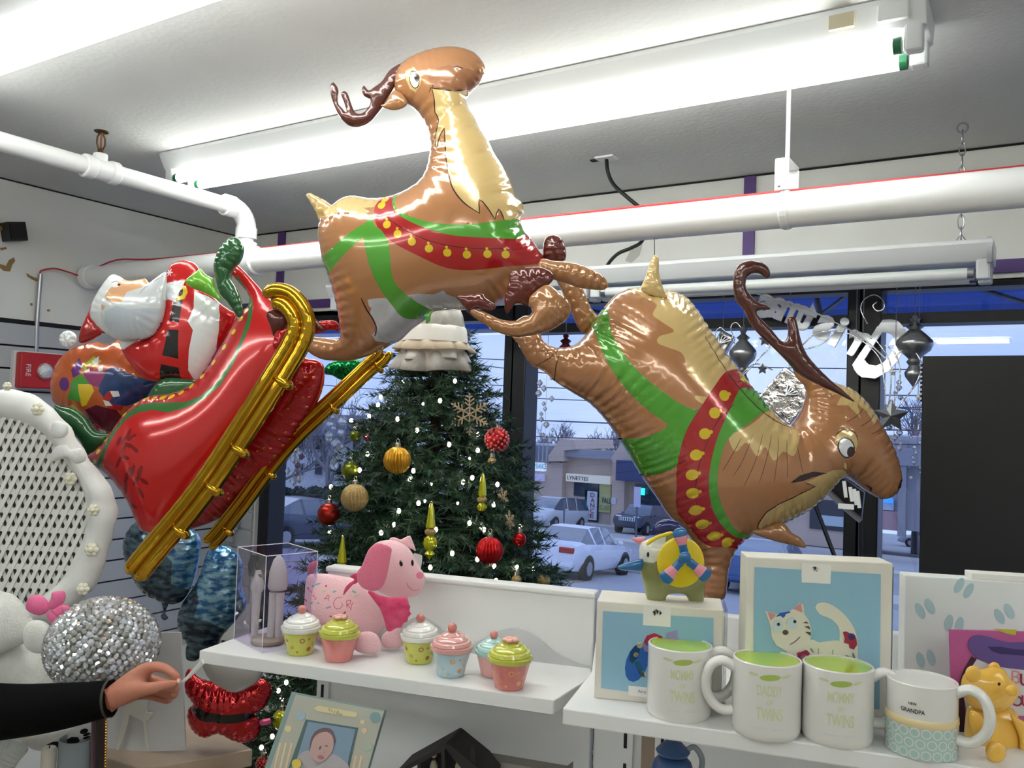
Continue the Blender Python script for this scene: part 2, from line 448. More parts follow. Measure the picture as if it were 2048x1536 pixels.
# ------------------------------------------------------------------ fluorescent lights
m_tube = M('lit_tube', (250, 253, 247), 0.3, emit=TUBE_POWER)
m_tube_off = M('unlit_tube', (236, 240, 240), 0.2, spec=.6)
m_green = M('green_end_cap', (30, 110, 70), 0.4)
m_label = M('aged_label', (196, 186, 160), 0.7)
def fixture(label, x0, x1, y, ztop, lit=True, group=None, span=.045, tubes=1):
    t = thing('fluorescent_light', label, 'ceiling light', ((x0+x1)/2, y, ztop), group)
    L = x1-x0; hb = MB()
    prof = [(-.085, 0), (.085, 0), (.085, -.012), (.060, -.058), (-.060, -.058), (-.085, -.012)]
    hb.prism(prof, L, Matrix(((0, 0, 1, -L/2), (1, 0, 0, 0), (0, 1, 0, 0), (0, 0, 0, 1))))
    hb.build('housing', m_fix, t, bevel=.003)
    if lit:
        MB().box((L/2-.16, -.083, -.030), (.05, .01, .03), None).build('label_sticker', m_label, t, label='yellowed paper label')
        MB().box((L/2-.06, -.080, -.030), (.06, .016, .036)).build('junction_cover', m_fix, t, bevel=.003)
    zc = -.088
    n = 1 if tubes == 1 else 2
    for s in (-1, 1):
        for q in range(n):
            a, b = -L/2+q*L/n+.03, -L/2+(q+1)*L/n-.03
            tb = MB().tube([(a+.025, s*span, zc), (b-.025, s*span, zc)], .0165, 12).build('tube', m_tube if lit else m_tube_off, t, smooth=40)
            for e, d in ((a+.018, 1), (b-.018, -1)): MB().tube([(e, s*span, zc), (e+d*.016, s*span, zc)], .0172, 12).build('end_cap', m_green if lit else m_steel, tb, smooth=40)
            for e in (a-.005, b+.005):
                MB().box((e, s*span, zc+.012), (.036, .036, .062)).build('lamp_holder', m_fix, t, bevel=.006)
    return t
fx1 = fixture('long lit twin-tube fluorescent ceiling light above the reindeer balloons', -2.645, -.205, 1.925, ZC)
fx0 = fixture('lit fluorescent ceiling light cut by the top left corner, nearest row', -2.645, -.205, 1.0, ZC)
for (x, y, lb) in ((-1.4, -.6, 'unseen lit fluorescent ceiling light added behind the camera on the left'), (1.5, -.6, 'unseen lit fluorescent ceiling light added behind the camera on the right'),
                   (-1.4, -2.4, 'unseen lit fluorescent ceiling light added at the back left of the shop'), (1.5, -2.4, 'unseen lit fluorescent ceiling light added at the back right of the shop'), (2.0, 1.0, 'unseen lit fluorescent ceiling light added out of frame to the right')):
    fixture(lb, x-1.22, x+1.22, y, ZC)  # unseen fixtures, added to give highlights on the foil
fx3 = fixture('unlit fluorescent light hung on chains in front of the shop window', -2.58, -.115, 2.70, 2.125, lit=False, tubes=2)
MB().box((1.2225, 0, -.03), (.012, .16, .07)).build('end_plate', m_steel, fx3)
def chain(label, x, y, z0, z1):
    t = thing('hanging_chain', label, 'chain', (x, y, z0))
    n = int((z0-z1-.075)/.034)+1; st_ = (z0-z1-.075)/max(n-1, 1)
    MB().tube([(0.014*cos(a), 0, -.016+.014*sin(a)) for a in np.linspace(0, 2*pi, 12, endpoint=False)], .0025, 6, closed=True).build('ceiling_hook', m_steel, t, smooth=60)
    for i in range(n):
        c = -.042-i*st_
        pts = [((.008*cos(a)) if i % 2 else 0, 0 if i % 2 else .008*cos(a), c+.021*sin(a)) for a in np.linspace(0, 2*pi, 12, endpoint=False)]
        MB().tube(pts, .0018, 5, closed=True).build('chain_link', m_steel, t, smooth=60)
    zb = z1-z0
    MB().tube([(0, 0, zb+.034), (-.022, 0, zb), (.0, 0, zb+.034), (.022, 0, zb)], .002, 5).build('chain_hanger', m_steel, t, smooth=60)
    return t
chain('steel chain at the right holding the unlit window light', -.20, 2.70, ZC, 2.125)
chain('steel chain at the left holding the unlit window light, behind the sleigh', -2.45, 2.70, ZC, 2.125)

# ------------------------------------------------------------------ sprinkler pipes
YP, ZP = 2.13, 2.133
t = thing('sprinkler_main_pipe', 'thick white sprinkler main pipe running along above the window', 'pipe', (-1.0, YP, ZP))
MB().tube([(-3.5, YP, ZP), (XR, YP, ZP)], .0445, 20).build('pipe', m_pipe, t, world=True, smooth=50)
MB().tube([(-3.515, YP, ZP), (-3.47, YP, ZP)], .050, 20).build('end_cap', m_pipe, t, world=True, smooth=50, bevel=.004)
XT = PY(490, 522, YP)[0]
tb = MB().tube([(XT-.075, YP, ZP), (XT+.075, YP, ZP)], .054, 20).tube([(XT, YP, ZP), (XT, YP, ZP+.075)], .042, 18)
tb.build('tee_fitting', m_pipe, t, world=True, smooth=50, bevel=.006)
t2 = thing('sprinkler_branch_pipe', 'white branch pipe coming out under the ceiling with an elbow at left', 'pipe', (XT, YP-.4, 2.32))
ZB = 2.325
MB().tube([(XT, -2.0, ZB), (XT, YP-.05, ZB)], .0285, 16).tube([(XT, YP, ZP+.06), (XT, YP, ZB-.04)], .0285, 16).build('pipe', m_pipe, t2, world=True, smooth=50)
el = [(XT, YP-.07+.07*sin(a), ZB-.07+.07*cos(a)) for a in np.linspace(0, pi/2, 8)]
MB().tube(el, .035, 16).tube([(XT, YP-.105, ZB), (XT, YP-.065, ZB)], .039, 16).tube([(XT, YP, ZB-.105), (XT, YP, ZB-.065)], .039, 16).build('elbow', m_pipe, t2, world=True, smooth=50)
ys = 1.545
fb = MB().tube([(XT, ys-.055, ZB), (XT, ys-.02, ZB)], .037, 16).tube([(XT, ys-.03, ZB), (XT, ys+.04, ZB)], .033, 16).tube([(XT, ys+.03, ZB), (XT, ys+.06, ZB)], .037, 16).tube([(XT, ys, ZB), (XT, ys, ZB+.05)], .022, 14)
fb.build('tee_fitting', m_pipe, t2, world=True, smooth=50, bevel=.004)
m_brass = M('old_brass', (96, 74, 44), .4, metal=.8)
ts = thing('fire_sprinkler', 'small brass sprinkler head standing on the white branch pipe', 'sprinkler', (XT, ys, ZB+.05))
MB().lathe([(.009, 0), (.009, .012), (.006, .016)], 12).build('base', m_brass, ts, smooth=40)
fa = MB()
for s in (-1, 1): fa.tube([(0, s*.007, .012), (0, s*.014, .03), (0, s*.013, .05), (0, s*.003, .068)], .0028, 6)
fa.build('frame_arm', m_brass, ts, smooth=60)
MB().tube([(0, 0, .014), (0, 0, .066)], .003, 8).build('glass_bulb', M('sprinkler_bulb', (150, 90, 50), .1), ts, smooth=60)
MB().lathe([(.0, .066), (.021, .068), (.023, .071), (.0, .073)], 16).build('deflector', m_brass, ts)
# pipe hanger
xh = PY(1573, 400, YP)[0]
th = thing('pipe_hanger', 'white rod and clevis hanger holding the main pipe', 'hanger', (xh, YP, ZC))
MB().tube([(xh, YP, ZC), (xh, YP, ZP+.12)], .0055, 8).build('rod', m_pipe, th, world=True, smooth=60)
cl = MB().tube([(xh, YP+.046*cos(a), ZP+.046*sin(a)) for a in np.linspace(0, 2*pi, 24, endpoint=False)], .012, 6, closed=True, flat=.25)
cl.box((xh, YP-.05, ZP+.075), (.034, .005, .075)).box((xh, YP+.05, ZP+.075), (.034, .005, .075)).box((xh, YP, ZP+.115), (.034, .10, .006))
cl.build('clevis', m_pipe, th, world=True, bevel=.002)
MB().tube([(xh-.006, YP-.06, ZP+.05), (xh-.006, YP+.06, ZP+.05)], .004, 8).build('bolt', m_steel, th, world=True)
# red wire along the pipe
m_red = M('red_wire', (190, 36, 40), .4)
zt = ZP+.047
pts = [PX(80, 547, -3.535), PX(84, 541, -3.53), PX(110, 537, -3.52), PX(140, 545, -3.51), PX(165, 549, -3.49)]
pts = [tuple(p) for p in pts]+[(-3.3, YP-.01, zt+.012), (-3.0, YP, zt), (-2.0, YP+.003, zt), (-1.0, YP, zt+.002), (0, YP+.004, zt), (1.5, YP, zt)]
tag(MB().tube(spline(pts, closed=False, k=5), .0035, 6).build('red_wire', m_red, smooth=60), 'thin red alarm wire lying along the top of the main pipe', 'wire')
tag(MB().tube([tuple(PX(81, 548, -3.535)), tuple(PX(74, 640, -3.535)), tuple(PX(72, 706, -3.535))], .009, 10).build('conduit', m_steel, smooth=60), 'thin metal conduit dropping to the fire alarm box', 'conduit')
# fire alarm box with strobe
c = PX(78, 742, -3.51)
ta = thing('fire_alarm', 'red fire alarm box with clear strobe on the left wall', 'alarm', (XL+.018, c[1], c[2]))
MB().box((.027, 0, 0), (.054, .186, .145)).build('housing', M('alarm_red', (186, 30, 34), .35), ta, bevel=.006)
MB().box((.01, -.004, 0), (.02, .20, .155)).build('back_box', m_fix, ta)
MB().ball((.06, .004, .0), (.022, .032, .034)).build('strobe_lens', M('clear_lens', (225, 228, 232), .08, metal=.55, bump=.8, bscale=90), ta, smooth=60)
vs, fs = text_mesh('FIRE', .028, .0006)
T = Matrix.Translation((.0545, -.062, 0)) @ Matrix(((0, 0, 1, 0), (1, 0, 0, 0), (0, 1, 0, 0), (0, 0, 0, 1))) @ Rz(-pi/2)
MB().add(vs, fs, T).build('lettering', WHITE, ta, label='white word FIRE set vertically')
# little black box and torn paper on the left wall
c = PX(25, 464, -3.53)
tb2 = thing('wall_speaker', 'small black cube fixed to the upper left wall', 'speaker', (XL, c[1], c[2]))
MB().box((.03, 0, 0), (.06, .075, .075), Rx(radians(12))).build('body', m_black, tb2, bevel=.003)
MB().box((.062, 0, 0), (.004, .06, .06), Rx(radians(12))).build('grille', M('black_mesh', (8, 8, 9), .7), tb2)
MB().tube([(0.01, 0, 0), (.02, -.12, .02)], .008, 8).build('bracket', M('brown_paper', (158, 128, 78), .8), tb2)
def patch(label, pts, X, m, cat='paper scrap', group=None):
    b = MB(); q = [PX(x, y, X) for x, y in pts]; c = sum(q)/len(q)
    b.prism([(p[1], p[2]) for p in q], .002, Matrix(((0, 0, 1, X), (1, 0, 0, 0), (0, 1, 0, 0), (0, 0, 0, 1))))
    return tag(b.build('torn_paper', m), label, cat, group)
mp_ = M('brown_paper'); mp2 = M('grey_smudge', (196, 190, 176), .8)
patch('torn brown paper scrap glued low on the upper left wall', [(0, 528), (12, 532), (18, 520), (27, 515), (30, 522), (24, 530), (20, 543), (8, 542), (0, 536)], XL+.001, mp_)
patch('small brown paper streak beside the conduit top', [(52, 546), (60, 551), (76, 558), (75, 563), (66, 560), (55, 553)], XL+.001, mp_)
patch('tiny brown paper fleck on the wall near the left edge', [(0, 496), (12, 494), (13, 498), (2, 501)], XL+.001, mp_)
patch('brown stain dot left of the conduit', [(60, 607), (64, 606), (65, 611), (61, 612)], XL+.001, mp_)
patch('brown stain dot right of the conduit', [(94, 619), (99, 618), (100, 623), (95, 623)], XL+.001, mp_)
# ceiling plate with black cable
c = PZ(1213, 314, ZC)
tc_ = thing('ceiling_cable', 'black cable hanging from a white ceiling plate to the window light', 'cable', tuple(c))
MB().box((0, 0, -.004), (.07, .05, .008)).build('cover_plate', m_fix, tc_, bevel=.003)
MB().box((-.045, .01, -.003), (.035, .02, .004)).build('ceiling_hole', m_dark, tc_)
pts = [c+np.array([0, 0, -.005]), PY(1216, 345, 2.58), PY(1228, 370, 2.58), PY(1255, 395, 2.58), PY(1285, 422, 2.6), PY(1292, 450, 2.62), PY(1284, 482, 2.64), PY(1262, 496, 2.66), PY(1235, 508, 2.67), PY(1215, 530, 2.68), PY(1208, 552, 2.69)]
MB().tube(spline(pts, closed=False, k=6), .0065, 8).build('cord', M('black_rubber', (14, 26, 24), .45), tc_, world=True, smooth=60)
q = [PY(x, y, YF-.003) for x, y in ((1265, 492), (1285, 484), (1278, 510), (1262, 525), (1250, 522))]
b = MB().prism([(p[0], p[2]) for p in q], .002, Matrix(((1, 0, 0, 0), (0, 0, 1, YF-.003), (0, 1, 0, 0), (0, 0, 0, 1))))
tag(b.build('tape_scrap', M('grey_tape', (186, 184, 176), .6)), 'scrap of grey tape on the header wall beside the black cable', 'tape scrap')
# ================================================================== OUTSIDE: sloping car park, road, shops, trees
GZ0, GSL = -0.89, 0.0908
def gz(y): return GZ0-GSL*y
_gn = np.array([0, GSL, 1.0]); _gn /= np.linalg.norm(_gn)
def PG(x, y): return PP(x, y, (0, 0, GZ0), _gn)
m_asph = M('asphalt', (176, 176, 180), .85, noise=.7, nscale=.6, c2=(164, 165, 170)); m_road = M('road_asphalt', (150, 150, 156), .85, noise=.5, nscale=.5, c2=(162, 162, 168)); m_conc = M('concrete_walk', (196, 194, 190), .85)
m_line = M('parking_paint', (214, 200, 140), .7)
def gslab(name, x0, x1, y0, y1, up, m, th=.2):
    mb = MB(); vs = [(x, y, gz(y)+up-(th if k == 0 else 0)) for k in (0, 1) for y in (y0, y1) for x in (x0, x1)]
    mb.add(vs, [(0, 2, 3, 1), (4, 5, 7, 6), (0, 1, 5, 4), (2, 6, 7, 3), (0, 4, 6, 2), (1, 3, 7, 5)])
    return structure(mb.build(name, m))
gslab('ground', -120, 80, 3.2, 110, 0, m_asph)
gslab('road', -120, 80, 27, 36.5, .02, m_road)
gslab('pavement', -120, 80, 24.3, 26.9, .14, m_conc)
gslab('pavement', -120, 80, 36.6, 38.5, .14, m_conc)
gslab('pavement', -60, 60, 49.2, 52, .14, m_conc)
for i, nm in enumerate(('first', 'second', 'third', 'fourth', 'fifth', 'sixth')):
    x = -19.1+i*2.9
    tag(MB().add([(x, 14.5, gz(14.5)+.012), (x+.12, 14.5, gz(14.5)+.012), (x+.12, 21, gz(21)+.012), (x, 21, gz(21)+.012)], [(0, 1, 2, 3)]).build('parking_line', m_line), '%s faded yellow parking line from the left on the car park' % nm, 'parking line')

m_cg = M('car_glass', (70, 84, 104), .05, spec=.9, coat=.5); m_tyre = M('tyre', (24, 24, 26), .8); m_hub = M('alloy_hub', (170, 174, 182), .3, metal=.7); m_tail = M('tail_light', (176, 46, 40), .2); m_headl = M('head_light', (224, 228, 232), .15); m_trim = M('dark_trim', (40, 42, 46), .5)
STN = {
 'coupe': [(-2.2, .36, .70, .72, .78, .7), (-2.12, .27, .92, .94, .82, .7), (-1.6, .24, .96, .98, .84, .66), (-1.52, .24, .96, 1.0, .85, .66), (-.90, .22, .94, 1.34, .85, .56), (-.80, .22, .94, 1.36, .85, .56), (-.2, .22, .92, 1.39, .85, .57), (-.12, .22, .92, 1.39, .85, .57), (.45, .22, .90, 1.34, .85, .57), (1.15, .22, .88, .92, .84, .66), (1.9, .26, .76, .79, .80, .66), (2.2, .34, .58, .60, .70, .6)],
 'van': [(-2.5, .40, 1.0, 1.02, .92, .8), (-2.45, .32, 1.06, 1.3, .95, .8), (-2.2, .3, 1.06, 1.72, .96, .74), (-2.0, .3, 1.06, 1.74, .96, .74), (-1.0, .28, 1.05, 1.77, .97, .75), (-.9, .28, 1.05, 1.77, .97, .75), (.1, .28, 1.04, 1.77, .97, .74), (.2, .28, 1.04, 1.77, .97, .74), (.75, .28, 1.02, 1.70, .97, .72), (1.6, .28, 1.04, 1.10, .94, .78), (2.25, .32, .86, .92, .88, .74), (2.5, .36, .62, .66, .76, .66)],
 'suv': [(-2.35, .5, 1.1, 1.12, .9, .8), (-2.3, .42, 1.15, 1.5, .93, .78), (-2.1, .4, 1.15, 1.72, .94, .74), (-1.0, .38, 1.14, 1.76, .94, .74), (-.9, .38, 1.14, 1.76, .94, .74), (.1, .38, 1.12, 1.75, .94, .73), (.2, .38, 1.12, 1.75, .94, .73), (.4, .38, 1.12, 1.70, .94, .72), (.95, .38, 1.12, 1.16, .93, .84), (2.1, .4, 1.06, 1.09, .9, .82), (2.3, .42, 1.0, 1.02, .88, .82), (2.35, .46, .92, .94, .86, .8)],
 'sedan': [(-2.4, .4, .78, .8, .82, .74), (-2.3, .3, 1.0, 1.02, .88, .74), (-1.75, .26, 1.02, 1.05, .9, .7), (-1.65, .26, 1.0, 1.06, .9, .66), (-.85, .24, .98, 1.42, .91, .58), (-.75, .24, .98, 1.43, .91, .58), (-.15, .24, .96, 1.46, .91, .6), (-.05, .24, .96, 1.46, .91, .6), (.55, .24, .94, 1.41, .91, .6), (1.35, .24, .92, .96, .9, .72), (2.1, .28, .8, .84, .86, .72), (2.4, .36, .6, .62, .74, .66)],
}
def car(label, kind, x, y, head, paint, rough=.25, grille=False):
    t = thing('parked_car', label, 'car', (x, y, gz(y)), rotz=head)
    # lie along the slope
    t.rotation_euler = (Rz(head).to_3x3().to_4x4()).to_euler()
    nrm = Vector(_gn); fwd = Vector((cos(head), sin(head), 0)); fwd = (fwd-nrm*fwd.dot(nrm)).normalized(); lf = nrm.cross(fwd)
    t.rotation_euler = Matrix(((fwd[0], lf[0], nrm[0]), (fwd[1], lf[1], nrm[1]), (fwd[2], lf[2], nrm[2]))).to_euler()
    st = STN[kind]; mb = MB(); n = 10
    for xx, bo, be, to, w_, wr in st:
        half = [(w_*.86, bo), (w_*1.0, bo+(be-bo)*.35), (w_*1.0, bo+(be-bo)*.75), (w_*.955, be), (min(wr, w_*.95), to)]
        mb.v += [(xx, a, z) for a, z in half]+[(xx, -a, z) for a, z in reversed(half)]
    for i in range(len(st)-1):
        rise = abs(st[i+1][3]-st[i][3]) > .2 and max(st[i][3], st[i+1][3]) > 1.2
        cab = (st[i][3]-st[i][2] > .15) or (st[i+1][3]-st[i+1][2] > .15); pil = abs(st[i+1][0]-st[i][0]) < .13
        for k in range(n):
            k2 = (k+1) % n; f = (i*n+k, i*n+k2, (i+1)*n+k2, (i+1)*n+k)
            g = 1 if ((k in (3, 5) and cab and not pil) or (k == 4 and rise)) else 0
            mb.f.append(f); mb.m.append(g)
    mb.f.append(tuple(range(n-1, -1, -1))); mb.m.append(0); mb.f.append(tuple((len(st)-1)*n+k for k in range(n))); mb.m.append(0)
    mb.f = [f[::-1] for f in mb.f]
    mb.build('body', [paint, m_cg], t, smooth=32)
    r = .36 if kind == 'suv' else .31; L = st[-1][0]; w_ = max(s[4] for s in st)
    for sx in (-L*.6, L*.62):
        for sy in (-1, 1):
            MB().tube([(sx, sy*(w_-.16), r), (sx, sy*(w_+.012), r)], r*1.18, 20).build('wheel_arch', m_trim, t, smooth=40)
            wh = MB().tube([(sx, sy*(w_-.2), r), (sx, sy*(w_+.025), r)], r, 20).build('wheel', m_tyre, t, smooth=40)
            MB().tube([(sx, sy*(w_-.0), r), (sx, sy*(w_+.035), r)], r*.62, 10).build('hub_cap', m_hub, wh, smooth=40)
    for sy in (-1, 1):
        zt = st[1][2]-.12
        MB().box((-L+.03, sy*.56, zt), (.12, .42, .15)).build('tail_light', m_tail, t, bevel=.02)
        MB().box((L-.16, sy*.56, st[-1][2]+.06), (.26, .36, .15), None).build('headlight', m_headl, t, bevel=.03)
        MB().ball((.62, sy*(w_+.1), st[8][2]+.05), (.07, .1, .07), None, 10, 6).build('side_mirror', paint, t, smooth=60)
    MB().box((-L+.0, 0, .42), (.1, 1.5, .10)).build('rear_bumper', paint, t, bevel=.02)
    MB().box((L-.02, 0, .42), (.1, 1.4, .12)).build('front_bumper', m_trim if grille else paint, t, bevel=.02)
    if grille:
        gr = MB().box((L-.0, 0, .86), (.04, 1.0, .2)).build('grille', m_headl, t, bevel=.01)
        for k in range(7): MB().box((L+.02, -.42+.14*k, .86), (.02, .06, .16)).build('slot', m_trim, gr)
    return t
car_white = M('car_white', (226, 230, 240), .25, coat=.5); car_silver = M('car_silver', (176, 182, 192), .3, metal=.4); car_navy = M('car_navy', (52, 62, 86), .25, coat=.6); car_pale = M('car_pale_silver', (198, 202, 208), .3, coat=.4); car_blue = M('car_blue', (58, 88, 140), .25, coat=.6)
p = PG(1170, 1160); car('white coupe parked nose out in the car park, seen from behind', 'coupe', p[0]-.8, p[1]+1.2, radians(93), car_white)
p = PG(1112, 1056); car('pale silver minivan parked before the dance school', 'van', p[0]-.75, p[1]+1.2, radians(-92), car_pale)
p = PG(1262, 1068); car('dark blue off-roader with bright slotted grille outside the shops', 'suv', p[0], p[1]+1.6, radians(-90), car_navy, grille=True)
p = PG(575, 1098); car('dark blue sedan at the left window, half hidden by the tree', 'sedan', p[0]-.9, p[1]+1.6, radians(82), car_navy)
p = PG(1840, 1096); car('silver car nosing out from behind the black board', 'sedan', p[0]+.8, p[1]+.9, radians(180), car_silver)
p = PG(1475, 1185); car('blue car behind the boxes, only its roof and windows showing', 'sedan', p[0]+.3, p[1]+1.8, radians(90), car_blue)

# shops over the road
YS = 52.0
m_stucco = M('tan_stucco', (206, 186, 172), .9, noise=.5, nscale=.8, c2=(194, 174, 162)); m_roofm = M('metal_roofing', (170, 172, 182), .5); m_roof2 = M('grey_fascia', (150, 152, 164), .6); m_signw = M('lit_sign_white', (214, 232, 246), .5, emit=.55); m_signc = M('sign_cream', (226, 224, 206), .5, emit=.18); m_shopglass = M('shop_glass', (48, 56, 72), .1); m_pale = M('poster_pale', (198, 206, 216), .6); m_poster = M('poster_yellow', (190, 190, 128), .6); m_let = M('sign_ink', (42, 44, 60), .6); m_letr = M('sign_ink_red', (150, 60, 66), .6); m_letb = M('sign_ink_teal', (96, 170, 190), .6); m_awn = M('awning_blue', (34, 58, 112), .6); m_teal = M('neon_teal', (40, 220, 220), .4, emit=1.6); m_neonb = M('neon_blue', (40, 120, 255), .4, emit=1.6)
def c7(x, y): return (1020+x/4.653, 860+y/4.653)
def fbox(parent, name, x0, y0, x1, y1, th, m, Y=YS, px=True, bevel=0):
    a = PY(x0, (y0+y1)/2, Y); b = PY(x1, (y0+y1)/2, Y); xm = (x0+x1)/2; zt = PY(xm, y0, Y)[2]; zb = PY(xm, y1, Y)[2]
    return MB().box(((a[0]+b[0])/2, Y+th/2 if th > 0 else Y+th/2, (zt+zb)/2), (b[0]-a[0], abs(th), zt-zb)).build(name, m, parent, world=True, bevel=bevel)
def fb(parent, name, x0, y0, x1, y1, th, m, Y=YS): return fbox(parent, name, *c7(x0, y0), *c7(x1, y1), th, m, Y)
def ftext(parent, body, cx, cy, hpx, wpx, m, Y, name='lettering', vertical=False):
    c = PY(cx, cy, Y); sc = abs(PY(cx, cy-hpx/2, Y)[2]-PY(cx, cy+hpx/2, Y)[2]); wd = PY(cx+wpx/2, cy, Y)[0]-PY(cx-wpx/2, cy, Y)[0]
    for i, ch in enumerate(body if vertical else [body]):
        vs, fs = text_mesh(ch, 1.0, .01); v = np.array(vs); w0 = np.ptp(v[:, 0]); h0 = np.ptp(v[:, 1]); off = 0 if not vertical else (len(body)/2-.5-i)*sc/len(body)
        k = sc/(len(body)*1.25 if vertical else 1)/h0; v[:, 0] = (v[:, 0]-v[:, 0].mean())*(wd/w0); v[:, 1] = (v[:, 1]-(v[:, 1].max()+v[:, 1].min())/2)*k+off
        mb = MB(); mb.add([(c[0]+a, Y-b_, c[2]+e) for a, e, b_ in v], fs); mb.build(name, m, parent, world=True)
bl = thing('dance_school_building', 'tan stucco dance school with metal mansard roof across the road', 'building', tuple(PY(1110, 1050, YS)))
fb(bl, 'wall', -260, 280, 480, 1000, 9, m_stucco); fb(bl, 'wall', 470, 250, 1010, 1010, 9, m_stucco, YS+.6); fb(bl, 'pillar', 945, 260, 1062, 1000, 1.2, m_stucco, YS-.3)
fb(bl, 'roof', -260, 132, 360, 292, 5, m_roof2, YS-.4)
for i in range(17): fb(bl, 'roof_seam', -255+i*37, 134, -246+i*37, 290, .2, m_roofm, YS-.55)
q = [PY(*c7(x, y), YS-.5) for x, y in ((355, 292), (355, 240), (470, 80), (600, 95), (620, 180), (500, 190), (500, 292))]
MB().prism([(a[0], a[2]) for a in q], 6, Matrix(((1, 0, 0, 0), (0, 0, 1, YS-.5), (0, 1, 0, 0), (0, 0, 0, 1)))).build('parapet', m_stucco, bl, world=True)
fb(bl, 'fascia', 500, 186, 1000, 262, .6, m_roof2, YS-.2)
q = [PY(*c7(x, y), YS-.5) for x, y in ((940, 262), (1035, 120), (1120, 130), (1120, 400), (1000, 400))]
MB().prism([(a[0], a[2]) for a in q], 4, Matrix(((1, 0, 0, 0), (0, 0, 1, YS-.5), (0, 1, 0, 0), (0, 0, 0, 1)))).build('parapet', m_stucco, bl, world=True)
for a in (640, 695): fb(bl, 'roof_vent', a, 140, a+50, 186, 1, m_pale, YS+3)
s = fb(bl, 'sign_board', 10, 290, 340, 372, -.3, m_signw, YS-.1); ftext(bl, 'SCHOOL OF DANCE', 1061, 931, 10, 56, m_letb, YS-.45)
fb(bl, 'sign_board', 20, 372, 118, 494, -.25, m_signw, YS-.1); ftext(bl, 'e', 1035, 951, 9, 8, m_let, YS-.4)
fb(bl, 'sign_board', 136, 404, 330, 468, -.25, M('sign_lilac', (178, 176, 214), .5, emit=.3), YS-.1)
fb(bl, 'sign_board', 538, 416, 950, 490, -.3, m_signc, YS+.3); ftext(bl, 'LYNETTES', 1161, 957, 7.5, 42, m_let, YS-.02)
fb(bl, 'window', 600, 495, 830, 620, -.1, m_shopglass, YS+.6); fb(bl, 'door', 700, 560, 830, 850, -.1, m_shopglass, YS+.6)
fb(bl, 'banner', 722, 570, 812, 835, -.1, m_pale, YS+.3); ftext(bl, 'DANCE', 1020+766/4.653, 860+702/4.653, 52, 8, m_letr, YS+.18, vertical=True)
fb(bl, 'window_poster', 835, 500, 940, 765, -.1, m_poster, YS+.5); ftext(bl, 'FALL', 1020+892/4.653, 860+655/4.653, 11, 17, m_let, YS+.36); ftext(bl, 'CLASS', 1020+888/4.653, 860+722/4.653, 10, 19, M('poster_olive', (150, 160, 96), .6), YS+.36)
fb(bl, 'notice', 945, 628, 988, 692, -.05, m_pale, YS-.32)
b2 = thing('shop_building', 'row of shops with blue awning beside the dance school', 'building', tuple(PY(1500, 1050, YS)))
fbox(b2, 'wall', 1245, 905, 1700, 1075, 9, m_stucco, YS+.4); fbox(b2, 'wall', 1690, 880, 2300, 1078, 9, M('grey_stucco', (172, 172, 180), .9), YS+.4)
fbox(b2, 'awning', 1247, 922, 1330, 962, -1.2, m_awn, YS); fbox(b2, 'door', 1270, 970, 1325, 1055, -.1, m_shopglass, YS+.3); fbox(b2, 'neon_sign', 1282, 976, 1290, 990, -.1, m_teal, YS-.0)
for i, (x0, y0, x1, y1, m) in enumerate(((1620, 1000, 1690, 1060, m_shopglass), (1735, 1000, 1760, 1045, m_poster), (1765, 998, 1788, 1020, m_pale), (1762, 1022, 1795, 1060, M('poster_pink', (186, 150, 156), .6)), (1800, 1020, 1812, 1037, m_pale), (1740, 1022, 1750, 1038, m_pale), (1640, 1032, 1690, 1052, M('bench_pale', (180, 200, 208), .6)), (1800, 905, 1822, 935, m_pale))):
    fbox(b2, 'window_poster' if m != m_shopglass else 'window', x0, y0, x1, y1, -.08, m, YS+.35-.05*(i > 0))
fbox(b2, 'neon_sign', 1766, 996, 1786, 1005, -.1, m_neonb, YS+.1)
for x in (1718, 1798, 1850, 1930): fbox(b2, 'pillar', x, 880, x+16, 1072, -.4, M('pillar_grey', (150, 150, 158), .8), YS+.2)
fbox(b2, 'fascia', 1690, 900, 2100, 935, -.6, m_roof2, YS+.3)
fbox(b2, 'roof_fascia', 1245, 896, 1700, 925, -.6, m_roof2, YS+.3)
# house at the left
YH = 44.0
hs = thing('white_house', 'white sided house with rows of windows beyond the dark hedge', 'house', tuple(PY(640, 990, YH)))
m_siding = M('white_siding', (226, 228, 232), .8, stretch=(1, 1, 14), noise=.3, nscale=3, c2=(186, 192, 206))
fbox(hs, 'wall', 500, 862, 770, 1010, 2.6, m_siding, YH); 
for r_ in (875, 925):
    for k in range(7):
        x0 = 515+k*38; f = fbox(hs, 'window_frame', x0, r_, x0+17, r_+26, -.12, m_pale, YH); fbox(f, 'pane', x0+2, r_+2, x0+15, r_+24, -.06, m_shopglass, YH-.11)
a = PY(480, 862, YH-.6); b = PY(785, 868, YH-.6)
MB().prism([(a[1], a[2]), (a[1]+3.8, a[2]), (a[1]+1.9, a[2]+1.5)], b[0]-a[0], Matrix(((0, 0, 1, a[0]), (1, 0, 0, 0), (0, 1, 0, 0), (0, 0, 0, 1)))).build('roof', M('house_roof', (112, 118, 134), .8), hs, world=True)
def blobmesh(name, pts, m, parent=None, seed=0, n=900, leaf=.12):
    rs = random.Random(seed); mb = MB()
    for c, r in pts:
        for i in range(n):
            d = Vector((rs.gauss(0, 1), rs.gauss(0, 1), rs.gauss(0, 1))).normalized()*(rs.random()**.4); p_ = Vector(c)+Vector((d.x*r[0], d.y*r[1], d.z*r[2]))
            u = Vector((rs.gauss(0, 1), rs.gauss(0, 1), rs.gauss(0, 1))).normalized()*leaf; v = u.orthogonal().normalized()*leaf*.6
            mb.add([p_-u, p_+v, p_+u, p_-v], [(0, 1, 2, 3)])
    return mb.build(name, m, parent)
